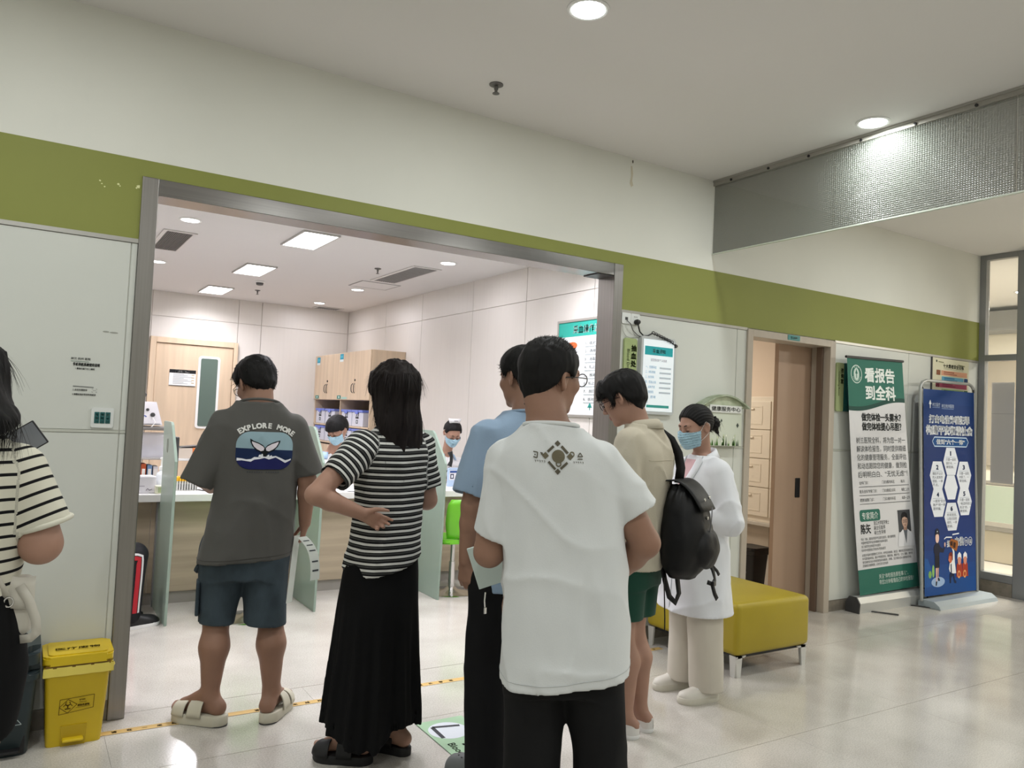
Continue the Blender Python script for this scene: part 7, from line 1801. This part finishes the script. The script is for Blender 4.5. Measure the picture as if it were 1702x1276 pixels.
# --- doctor in the white coat
def doctor():
    H = Head((0.0, .045, 1.470), yaw=6, pitch=16, sc=.97)
    S = Sdf(); S.rings([(.60, 0, 0, .13, .10), (.80, 0, 0, .14, .10), (.98, 0, 0, .12, .09), (1.12, 0, 0, .13, .095), (1.22, 0, -.01, .13, .08), (1.27, 0, -.015, .10, .066), (1.315, 0, -.012, .052, .05)])
    S.rc((0, -.012, 1.28), H.out((0, -.03, -.05)), .049, .046, .03)
    arm(S, (-.16, -.01, 1.235), (-.195, -.04, .985), (-.06, .15, .97), (.048, .042, .04, .026)); arm(S, (.16, -.01, 1.235), (.195, -.04, .985), (.06, .15, .97), (.048, .042, .04, .026))
    add_hand(S, (-.06, .15, .97), (.8, .5, .1), (0, -.3, 1), -1, .6, .9); add_hand(S, (.06, .15, .97), (-.8, .5, .1), (0, -.3, 1), 1, .6, .9)
    leg(S, (-.08, 0, .78), (-.09, .01, .43), (-.10, -.02, .095)); leg(S, (.08, 0, .78), (.085, .01, .43), (.09, -.0, .095))
    add_foot(S, (-.10, -.02, .105), (-.05, 1), s=.92, shod=True); add_foot(S, (.09, 0, .105), (.1, 1), s=.92, shod=True)
    o = body_mesh('person', S, H, .0045, SKIN_F, (-.30, -.24, 0), (.30, .38, 1.63), True)
    place(o, (3.225, -.915), 80, 'doctor in white coat and blue face mask with hair in a bun by the bench')
    base = lambda Q: smin(d_ell(Q, (0, -.012, .028), (.076, .096, .090)), d_ell(Q, (0, .024, -.022), (.063, .064, .075)), .03)
    ly, lz = zip(*[(-.12, -.055), (-.07, -.058), (-.045, -.045), (-.028, .000), (-.010, .026), (.012, .008), (.030, .006), (.048, .034), (.068, .066), (.1, .078)])
    def hf(P):
        Q = H.to(P); zl = np.interp(Q[:, 1], ly, lz).astype(np.float32); s = sstep(Q[:, 2], zl - .004, zl + .012)
        part = np.exp(-(Q[:, 0] / .006) ** 2) * sstep(Q[:, 1], -.02, .03)
        d = base(Q) - (.0125 - .005 * part) * s + .02 * (1 - s) + .0016 * np.sin(np.arctan2(np.abs(Q[:, 0]), Q[:, 2] + .05) * 60 + Q[:, 1] * 25) * s
        bun = d_ell(Q, (0, -.135, -.012), (.036, .036, .040)) + .006 * vnoise(Q, (60, 60, 60), 4) + .003 * np.sin(Q[:, 2] * 300 + Q[:, 0] * 200)
        d = smin(d, bun, .012)
        tail = d_rc(Q, (0, -.145, -.02), (0.01, -.160, -.075), .024, .012) + .006 * vnoise(Q, (70, 70, 20), 6)
        return smin(d, tail, .01) * H.sc
    h = sdf_mesh('hair', hf, H.c - .22, H.c + .18, .0038, HAIR, o)
    MB().tube([H.out((.026 * math.cos(a), -.108, -.006 + .028 * math.sin(a))) for a in np.linspace(0, 6.28, 20)[:-1]], .004, 6, closed=True).build('hair_tie', mat('tan_band', (.35, .26, .16), .6), o, 60)
    s2 = strands('hair_lock', h, H, lambda q: A3((0, -1, -.2)) if q[1] > -.10 else A3((q[0] * 5, -.4, -1)), 1600, .05, .0012, HAIR, o, lift=.08, seed=19, jitter=.12, zmin=-.09); join_into(h, s2)
    mask_mesh(o, H, MASK); brows_and_lashes(o, H)
    G = cloth_mat('coat_white', (0.74, 0.755, 0.79), .7, .10, .02)
    def more(S):
        pass
    c = tee('white_coat', o, G, [(.40, 0, .005, .225, .185), (.47, 0, .005, .220, .180), (.65, 0, 0, .198, .158), (.82, 0, 0, .182, .142), (.98, 0, 0, .168, .130), (1.10, 0, 0, .172, .132), (1.18, 0, -.005, .178, .124), (1.235, 0, -.012, .158, .100), (1.275, 0, -.014, .105, .08), (1.31, 0, -.012, .068, .062)],
        [((-.135, -.012, 1.215), (-.075, .135, .975), .078, .055, (-.215, -.055, .975), .070), ((.135, -.012, 1.215), (.075, .135, .975), .078, .055, (.215, -.055, .975), .070)], hem=(0, 0, .462), seed=41, folds=(.009, .005), kz=1.4, res=.0065, lo=(-.32, -.2, .4), hi=(.32, .3, 1.3))
    # lapels and pink top at the neck
    rows = []
    for k in range(19):
        t_ = math.radians(-200 + 220 * k / 18); cx, sy = math.cos(t_), math.sin(t_)
        rows.append([(.058 * cx, -.014 + .056 * sy, 1.295 - .010 * sy), (.062 * cx, -.014 + .060 * sy, 1.328 - .03 * sy), (.071 * cx, -.016 + .070 * sy, 1.325 - .03 * sy), (.088 * cx, -.018 + .086 * sy, 1.285 - .03 * sy)])
    cl = MB().grid(rows).build('coat_collar', G, o, 180); s_ = cl.modifiers.new('t', 'SOLIDIFY'); s_.thickness = .004
    pk = mat('pink_knit', (.62, .40, .42), .8); bm_ = bmesh.new(); bm_.from_mesh(c.data); T_ = BVHTree.FromBMesh(bm_); bm_.free()
    def onchest(x, z, l):
        h_ = T_.ray_cast(Vector((x, .5, z)), Vector((0, -1, 0))); return (h_[0] if h_[0] else Vector((x, .06, z))) + Vector((0, l, 0))
    MB().grid([[onchest(x * (1 - .8 * u), 1.29 - .20 * u, .003) for x in np.linspace(-.045, .045, 7)] for u in np.linspace(0, 1, 9)]).build('pink_top', pk, o, 180)
    for sx in (-1, 1):
        q = []
        for k in range(9):
            u = k / 8; z = 1.30 - .24 * u; x = sx * (.052 - .044 * u); w = .012 + .042 * math.sin(.5 + u * 2.6)
            q.append([onchest(x + sx * w * v_, z + .012 * v_ * (1 - u), .004 + .005 * math.sin(v_ * 3.1)) for v_ in (0, .35, .7, 1)])
        l = MB().grid(q).build('lapel', G, o, 180); s_ = l.modifiers.new('t', 'SOLIDIFY'); s_.thickness = .004
    MB().tube([(.0, .136 + .04 * u, 1.06 - .58 * u) for u in np.linspace(0, 1, 9)], .0022, 5).build('front_edge', mat('coat_shadow', (.5, .52, .56), .8), o, 60)
    # side pocket
    q = []
    for k in range(7):
        u = k / 6; q.append([(-.203 + .012 * (k - 3) ** 2 / 9 * 0 - .006 * v_, -.03 + .14 * u - .05, .80 - .15 * v_) for v_ in (0, .5, 1)])
    K = cloth_mat('cream_trouser', (0.60, 0.555, 0.475), .8, .1)
    S = Sdf(); S.rings([(.60, 0, 0, .15, .115), (.78, 0, 0, .165, .12), (.9, 0, 0, .15, .11)], 2.4, 0)
    S.chain([(-.082, 0, .76), (-.092, .005, .42), (-.10, -.015, .06)], [.105, .092, .090], .02).chain([(.080, 0, .76), (.086, .005, .42), (.090, .0, .06)], [.105, .092, .090], .02)
    S.op(lambda P: (.007 * vnoise(P, (9, 9, 3), 24) + .004 * vnoise(P, (18, 18, 10), 28)).astype(np.float32), (-9,) * 3, (9,) * 3, 0, 'a')
    S.plane((0, 0, .055), (0, 0, -1), .002)
    sdf_mesh('trousers', S, (-.24, -.2, .03), (.24, .2, .92), .0075, K, o)
    CW = mat('cream_leather', (.66, .63, .56), .45)
    for hl, d, mi in (((-.098, -.062, 0), (-.05, 1), -1), ((.086, -.042, 0), (.1, 1), 1)):
        F = shoe_frame(o, 'shoe', hl, d, mi)
        prism_part(o, 'shoe_sole', mat('cream_rubber', (.60, .57, .48), .6), F, sole_pts(.262, .098), 0, .034)
        upper(o, 'shoe_upper', CW, F, .258, .094, .028, [(0, .05), (.1, .07), (.35, .075), (.55, .06), (.8, .042), (.94, .034), (1, .01)], 0, 1, .001)
        lm = MB()
        for k in range(4): lm.tube([F(-.024 + .012, (.50 + .06 * k) * .258, .092 - .007 * k), F(.012, (.51 + .06 * k) * .258, .100 - .009 * k), F(.036, (.50 + .06 * k) * .258, .088 - .007 * k)], .003, 5)
        lm.build('laces', M_WPLAS, o, 60)
    return o
doctor()

# --- woman at the left edge
def woman_left():
    H = Head((-.035, .05, 1.500), yaw=10, pitch=10)
    S = Sdf(); S.rings([(.60, 0, 0, .09, .09), (.80, 0, 0, .115, .10), (.98, 0, 0, .090, .085), (1.15, 0, 0, .105, .09), (1.26, 0, -.01, .115, .08), (1.31, 0, -.015, .10, .066), (1.355, 0, -.012, .052, .05)])
    S.rc((0, -.012, 1.32), H.out((0, -.03, -.05)), .049, .046, .03)
    arm(S, (.125, -.01, 1.285), (.165, -.045, 1.100), (.10, .15, 1.22), (.054, .050, .044, .028)); arm(S, (-.13, -.01, 1.285), (-.18, -.03, 1.05), (-.06, .17, 1.16), (.052, .046, .042, .027))
    add_hand(S, (.10, .15, 1.22), (-.2, .5, .85), (-.8, -.4, .3), 1, .6, .9); add_hand(S, (-.06, .17, 1.16), (.5, .6, .6), (.3, -.4, .8), -1, .6, .9)
    leg(S, (-.055, 0, .78), (-.055, .01, .45), (-.06, -.01, .095), (.07, .050, .050, .032)); leg(S, (.045, 0, .78), (.035, .01, .45), (.045, -.01, .095), (.07, .050, .050, .032))
    add_foot(S, (-.06, -.01, .10), (-.1, 1), s=.92, shod=True); add_foot(S, (.045, -.01, .10), (.1, 1), s=.92, shod=True)
    o = body_mesh('person', S, H, .0065, SKIN_F, (-.32, -.24, 0), (.32, .38, 1.66), True)
    brows_and_lashes(o, H)
    place(o, (-.10, -1.65), -5, 'long haired woman in cream and black striped top cut off by the left edge')
    CR = Rings([(1.20, -.06, -.085, .05, .035), (1.30, -.055, -.080, .065, .045), (1.36, -.045, -.065, .080, .06), (1.395, -.005, -.045, .100, .07), (1.415, .0, -.03, .102, .08), (1.46, -.014, -.005, .090, .10), (1.53, -.030, .03, .082, .112), (1.58, -.034, .035, .076, .108)], 2.3)
    def hf(P):
        Q = H.to(P); d = smin(d_ell(Q, (0, -.012, .028), (.076, .096, .090)) - .016, CR.d(P), .03)
        d = d + .005 * vnoise(P, (55, 55, 4), 12) + .004 * vnoise(P, (110, 110, 7), 16)
        d = np.maximum(d, 1.22 + .03 * vnoise(P, (22, 22, 1), 4) - P[:, 2])
        return smax(d, -d_ell(Q, (0, .085, -.035), (.056, .075, .095)), .01)
    h = sdf_mesh('hair', hf, (-.16, -.2, 1.15), (.16, .2, 1.68), .006, HAIR, o)
    s2 = strands('hair_lock', h, H, lambda q: A3((q[0] * 1.0, 0, -1)), 2000, .11, .0015, HAIR, o, lift=.12, seed=25, jitter=.10, steps=4); join_into(h, s2)
    ST = stripe_mat('cream_stripe_knit', [(0, (.62, .60, .50)), (.74, (.008, .008, .009))], .0305)
    tee('striped_top', o, ST, [(.93, 0, 0, .108, .110), (1.0, 0, 0, .118, .112), (1.12, 0, 0, .135, .116), (1.22, 0, 0, .140, .116), (1.275, 0, -.01, .142, .10), (1.32, 0, -.015, .12, .084), (1.355, 0, -.014, .08, .066), (1.385, 0, -.012, .060, .055)],
        [((.100, -.014, 1.285), (.168, -.04, 1.135), .070, .068), ((-.105, -.014, 1.285), (-.17, -.03, 1.12), .066, .062)], hem=(0, 0, .97), attr=True, res=.0065, folds=(.004, .003), seed=51)
    MB().tube([(.168 + .064 * math.cos(a) * .95, -.038 + .064 * math.sin(a), 1.150 + .02 * math.cos(a)) for a in np.linspace(0, 6.28, 24)[:-1]], .007, 8, closed=True).build('sleeve_cuff', mat('cream_rib', (.62, .60, .50), .85), o, 180)
    BK = MATS['black_crepe']
    RS = Rings([(.56, -.005, 0, .118, .125), (.65, .0, 0, .138, .135), (.78, .004, 0, .150, .135), (.90, .002, 0, .136, .125), (.99, 0, 0, .112, .110)], 2.3)
    sdf_mesh('black_skirt', lambda P: np.maximum(RS.d(P) + .004 * vnoise(P, (10, 10, 4), 3), (.60 + .06 * np.abs(P[:, 0] - .02) * 4) - P[:, 2]), (-.2, -.2, .52), (.2, .2, 1.02), .0075, BK, o)
    for hl, d, mi in (((-.058, -.05, 0), (-.1, 1), -1), ((.043, -.05, 0), (.1, 1), 1)):
        F = shoe_frame(o, 'shoe', hl, d, mi)
        prism_part(o, 'shoe_sole', M_WPLAS, F, sole_pts(.255, .094), 0, .026)
        upper(o, 'shoe_upper', MATS['white_canvas'], F, .255, .092, .022, [(0, .05), (.1, .06), (.35, .06), (.55, .055), (.85, .038), (1, .012)], 0, 1, .001)
    return o
woman_left()
ph = empty('phone', (-.012, -1.47, 1.335), math.radians(-8), 'black phone held up by the woman at the left edge', 'phone')
MB().box(-.037, .037, -.004, .004, -.075, .075, bev=.003).xf(Matrix.Rotation(.95, 4, 'Y')).build('case', M_BLACK, ph)
MB().box(-.034, .034, -.0046, -.004, -.071, .071).xf(Matrix.Rotation(.95, 4, 'Y')).build('screen', MATS['phone_screen'], ph)
sb = empty('shoulder_bag', (.025, -1.68, .965), math.radians(-5), 'cream leather shoulder bag at the hip of the woman at the left edge', 'bag')
BG = mat('bag_cream', (.56, .53, .46), .5)
MB().box(-.065, .030, -.035, .045, -.095, .050, bev=.022, seg=4).build('bag_body', BG, sb, 40)
rows = [[(-.068 + .102 * i / 6, -.040 + .09 * min(1, k / 3) * 0 - .002 * k, .058 - .026 * k + .004 * math.sin(i)) for i in range(7)] for k in range(4)]
q = MB().grid(rows).build('flap', BG, sb, 180); q.modifiers.new('t', 'SOLIDIFY').thickness = .004
def band(name, pts, w, nrm, parent, m):
    V = [Vector(p) for p in pts]; r = []
    for i, p in enumerate(V):
        tg = (V[min(i + 1, len(V) - 1)] - V[max(i - 1, 0)]).normalized(); s_ = tg.cross(Vector(nrm)).normalized(); r.append([p - s_ * w / 2, p + s_ * w / 2])
    q = MB().grid(r).build(name, m, parent, 180); q.modifiers.new('t', 'SOLIDIFY').thickness = .003; return q
band('strap', [(-.125, -.075, .24), (-.085, -.085, .14), (-.045, -.075, .06), (-.022, -.052, .005)], .016, (0, 1, 0), sb, BG)
band('strap', [(.0, -.045, .035), (.022, -.05, .0), (.040, -.052, -.05), (.044, -.05, -.085), (.030, -.045, -.098), (.008, -.04, -.100)], .022, (0, 1, .1), sb, BG)
MB().tube([(-.020 + .010 * math.cos(a), -.055, -.002 + .012 * math.sin(a)) for a in np.linspace(0, 6.28, 14)[:-1]], .0025, 6, closed=True).build('ring', M_CHROME, sb, 60)

# --- nurses behind the counter
def nurse(x, y, heading, label, Hc, hy, hp, cap, lean, fringe=0.0):
    H = Head(Hc, yaw=hy, pitch=hp, sc=.97); zs = Hc[2] - .30
    S = Sdf(); S.rings([(.62, 0, -.12, .15, .12), (.80, 0, -.10, .14, .11), (zs - .13, 0, -.04, .13, .095), (zs, 0, lean * .5, .125, .075), (zs + .045, 0, lean * .6, .10, .066), (zs + .09, 0, lean * .7, .052, .05)])
    S.rc((0, lean * .65, zs + .05), H.out((0, -.03, -.05)), .049, .046, .03)
    for sx in (-1, 1):
        arm(S, (sx * .155, lean * .4, zs), (sx * .205, .06, zs - .22), (sx * .10, .25, .86), (.048, .042, .04, .026))
        add_hand(S, (sx * .10, .25, .86), (-sx * .4, .9, -.1), (-sx * .3, 0, -.9), sx, .6, .9)
    for sx in (-1, 1):
        leg(S, (sx * .09, -.10, .66), (sx * .10, .22, .62), (sx * .10, .16, .22), (.085, .055, .052, .034), 0); add_foot(S, (sx * .10, .16, .22), (0, 1), s=.92, shod=True)
    o = body_mesh('person', S, H, .0055, SKIN_F, (-.32, -.3, .1), (.32, .42, Hc[2] + .16), True)
    place(o, (x, y), heading, label)
    ly, lz = zip(*[(-.12, -.055), (-.07, -.058), (-.045, -.045), (-.028, .000), (-.010, .030), (.012, .010), (.030, .008), (.048, .052), (.070, .072), (.1, .078)])
    base = lambda Q: smin(d_ell(Q, (0, -.012, .028), (.076, .096, .090)), d_ell(Q, (0, .024, -.022), (.063, .064, .075)), .03)
    def hf(P):
        Q = H.to(P); zl = np.interp(Q[:, 1], ly, lz).astype(np.float32); s = sstep(Q[:, 2], zl - .004, zl + .012)
        zl = zl - fringe * sstep(Q[:, 1], .03, .07); s = sstep(Q[:, 2], zl - .004, zl + .012)
        d = base(Q) - (.014 + .25 * fringe) * s + .02 * (1 - s) + .002 * vnoise(Q, (80, 80, 20), 3)
        return smin(d, d_ell(Q, (0, -.125, .0), (.034, .034, .036)), .012) * H.sc
    sdf_mesh('hair', hf, H.c - .2, H.c + .18, .0045, HAIR, o)
    mask_mesh(o, H, MASK); brows_and_lashes(o, H)
    if cap:
        rows = [[H.out((.052 * math.sin(a) * (1 + .15 * k), -.02 - .01 * k + .03 * math.cos(a), .122 + .022 * k - .014 * math.sin(a) ** 2)) for a in np.linspace(-1.4, 1.4, 11)] for k in range(3)]
        q = MB().grid(rows).build('nurse_cap', mat('cap_white', (.78, .78, .80), .7), o, 180); q.modifiers.new('t', 'SOLIDIFY').thickness = .003
        MB().tube([H.out((-.02, .012, .152)), H.out((.02, .012, .152))], .003, 6).build('hair_pin', M_BLACK, o)
    G = cloth_mat('nurse_white', (0.74, 0.74, 0.76), .75, .1, .02)
    tee('tunic', o, G, [(.60, 0, -.12, .17, .14), (.80, 0, -.10, .165, .135), (zs - .13, 0, -.03, .168, .13), (zs - .01, 0, lean * .45, .165, .11), (zs + .04, 0, lean * .55, .115, .085), (zs + .08, 0, lean * .65, .066, .062)],
        [((sx * .14, lean * .4, zs - .01), (sx * .13, .20, .885), .072, .052, (sx * .215, .055, zs - .225), .064) for sx in (-1, 1)], hem=(0, 0, .62), seed=61 + x, folds=(.006, .004), res=.0075, lo=(-.32, -.3, .55), hi=(.32, .34, zs + .1))
    B = mat('pale_blue_trim', (.34, .48, .66), .75)
    rows = []
    for k in range(17):
        t_ = math.radians(-235 + 290 * k / 16); cx, sy = math.cos(t_), math.sin(t_)
        rows.append([(.060 * cx, lean * .65 + .058 * sy, zs + .065), (.064 * cx, lean * .65 + .062 * sy, zs + .095), (.085 * cx, lean * .65 + .082 * sy, zs + .082), (.110 * cx, lean * .62 + .106 * sy, zs + .035)])
    q = MB().grid(rows).build('collar', B, o, 180); q.modifiers.new('t', 'SOLIDIFY').thickness = .004
    Sk = Sdf(); Sk.rings([(.56, 0, -.10, .15, .13), (.70, 0, -.10, .155, .13)], 2.4, 0)
    for sx in (-1, 1): Sk.chain([(sx * .09, -.08, .66), (sx * .10, .22, .62), (sx * .10, .17, .26)], [.10, .085, .075], .03)
    sdf_mesh('trousers', Sk, (-.25, -.28, .15), (.25, .35, .78), .009, cloth_mat('nurse_trouser', (.70, .70, .73)), o)
    for sx in (-1, 1):
        F = shoe_frame(o, 'shoe', (sx * .10, .115, .115), (0, 1), sx)
        prism_part(o, 'shoe_sole', M_WPLAS, F, sole_pts(.25, .094), 0, .026); upper(o, 'shoe_upper', CWN, F, .25, .092, .02, [(0, .05), (.3, .06), (.55, .055), (.85, .038), (1, .012)], 0, 1, .001)
    return o
CWN = mat('nurse_shoe', (.7, .7, .7), .5)
def high_stool(x, y, label):
    t = empty('swivel_stool', (x, y, 0), 0, label, 'stool', 'swivel stools behind the counter')
    MB().lathe([(.19, .56), (.20, .575), (.19, .60), (.02, .605)], seg=24).build('seat', M_BLACK, t, 40)
    MB().lathe([(.03, .05), (.03, .40), (.02, .41), (.02, .56)], seg=14).build('column', M_CHROME, t, 40)
    MB().lathe([(.22, 0), (.22, .01), (.04, .04), (.03, .06)], seg=24).build('base', M_CHROME, t, 40)
    MB().lathe([(.16, .10), (.165, .10), (.165, .115), (.16, .115)], seg=24).build('foot_ring', M_CHROME, t, 40)
n2 = nurse(3.545, 2.86, 180, 'masked nurse in white cap behind the counter, right of the striped shirt', (.005, .20, 1.295), -8, 34, True, .12)
high_stool(3.545, 2.98, 'black swivel stool under the nurse in the white cap')
n1 = nurse(2.40, 3.00, 190, 'masked nurse bent over behind the counter, left of the striped shirt', (.0, .20, 1.285), -68, 34, False, .12, .045)
high_stool(2.42, 3.12, 'black swivel stool under the nurse bent over behind the counter')
hp = empty('handset', (3.44, 2.50, 1.12), 0.3, 'black telephone handset beside the cheek of the nurse in the white cap', 'handset')
MB().tube([(0, 0, 0), (.012, -.01, -.045), (.012, -.01, -.09), (.0, .0, -.135)], [.026, .016, .016, .024], 10).build('grip', M_BLACK, hp, 60)
MB().tube([(.0, 0, -.14), (-.02, .02, -.2), (.02, .05, -.26)], .004, 6).build('cord', M_BLACK, hp, 60)
# blue labelled pouch and strap beside the lime chair
t = empty('document_pouch', (3.42, 2.36, ZT), .1, 'blue and white document pouch on the counter before the nurse in the cap', 'pouch')
MB().box(-.07, .07, -.012, .012, 0, .17, bev=.004).build('pouch', mat('pouch_blue', (.42, .55, .74), .5), t)
MB().box(-.06, .05, -.0135, -.012, .06, .15).build('insert', mat('insert_white', (.72, .72, .76), .6), t)
Art().rect(-.055, .125, .045, .145, '35508e', 1).rect(-.05, .07, -.01, .115, '3a3f58', 1).rect(-.04, .08, -.02, .105, 'd8d8e0', 2).build('print', plane_map((0, -.014, 0), **WALLY), t)

# --- seated visitor in track trousers beyond the left jamb
def seated():
    H = Head((0, .02, 1.215), yaw=0, pitch=10)
    S = Sdf(); S.rings([(.46, 0, -.06, .16, .13), (.62, 0, -.03, .15, .12), (.80, 0, 0, .145, .105), (.95, 0, 0, .165, .105), (1.02, 0, -.01, .12, .075), (1.075, 0, -.01, .058, .054)])
    S.rc((0, -.01, 1.04), H.out((0, -.035, -.05)), .056, .053, .03)
    for sx in (-1, 1):
        arm(S, (sx * .165, -.01, .98), (sx * .20, .04, .72), (sx * .10, .26, .66)); add_hand(S, (sx * .10, .26, .66), (0, 1, -.2), (0, 0, -1), sx, .4, .95)
        leg(S, (sx * .09, -.02, .50), (sx * .10, .40, .475), (sx * .10, .39, .10), (.085, .06, .056, .036), .03); add_foot(S, (sx * .10, .39, .112), (0, 1), shod=True)
    o = body_mesh('person', S, H, .0075, SKIN_M, (-.34, -.26, 0), (.34, .66, 1.38))
    brows_and_lashes(o, H)
    place(o, (.26, 1.49), -68, 'seated visitor in black track trousers with red stripe, mostly hidden by the steel jamb')
    sdf_mesh('hair', hair_cap(H, SHORT_LINES, .010, .022, 9.0), H.c - .17, H.c + .17, .006, HAIR, o)
    tee('t_shirt', o, cloth_mat('navy_jersey', (.02, .025, .05)), [(.44, 0, -.05, .185, .155), (.62, 0, -.02, .175, .14), (.85, 0, 0, .18, .13), (.955, 0, -.01, .175, .11), (1.01, 0, -.014, .12, .085), (1.06, 0, -.012, .075, .07)],
        [((sx * .14, -.012, .965), (sx * .20, .03, .76), .078, .072) for sx in (-1, 1)], hem=(0, 0, .46), seed=71, res=.009)
    K = mat('track_black', (.008, .008, .010), .6, spec=.3)
    Sk = Sdf(); Sk.rings([(.42, 0, -.06, .16, .14), (.58, 0, -.05, .165, .14)], 2.4, 0)
    for sx in (-1, 1): Sk.chain([(sx * .09, -.02, .50), (sx * .10, .40, .465), (sx * .10, .395, .09)], [.10, .085, .068], .03)
    Sk.op(lambda P: (.006 * vnoise(P, (9, 9, 6), 4)).astype(np.float32), (-9,) * 3, (9,) * 3, 0, 'a')
    tr = sdf_mesh('track_trousers', Sk, (-.25, -.28, .04), (.25, .56, .66), .0075, K, o)
    # side stripes follow the outer seam
    bm = bmesh.new(); bm.from_mesh(tr.data); T = BVHTree.FromBMesh(bm); bm.free()
    for col, dx in (((.60, .60, .60), 0.0), ((.40, .01, .02), .022)):
        rows = []
        for u in np.linspace(0, 1, 26):
            if u < .35: c = Vector((.10, .10 + .30 * u / .35, .50 - .03 * u / .35)); side = Vector((0, 0, 1))
            else: v_ = (u - .35) / .65; c = Vector((.10, .40, .47 - .36 * v_)); side = Vector((0, 1, 0))
            blend = min(1, max(0, (u - .25) / .2)); side = (Vector((0, 0, 1)) * (1 - blend) + Vector((0, 1, 0)) * blend).normalized()
            r = []
            for w_ in (-.007, .007) if dx == 0 else (-.014, .014):
                q = c + side * (.018 - dx * 1.2 + w_) + Vector((.3, 0, 0)); h = T.ray_cast(q, Vector((-1, 0, 0)))
                r.append((h[0] if h[0] else c) + Vector((.002, 0, 0)))
            rows.append(r)
        MB().grid(rows).build('side_stripe', mat('stripe_%d' % (dx * 1000), col, .7), o, 180)
    for sx in (-1, 1):
        F = shoe_frame(o, 'shoe', (sx * .10, .345, 0), (0, 1), sx)
        prism_part(o, 'shoe_sole', M_WPLAS, F, sole_pts(.285, .104), 0, .028); upper(o, 'shoe_upper', M_BLACK, F, .285, .102, .024, [(0, .06), (.1, .08), (.35, .08), (.55, .06), (.85, .042), (1, .012)], 0, 1, .001)
    return o
seated()
lime_stool(.22, 1.48, math.radians(-68), 'lime green swivel chair under the seated visitor beyond the steel jamb')
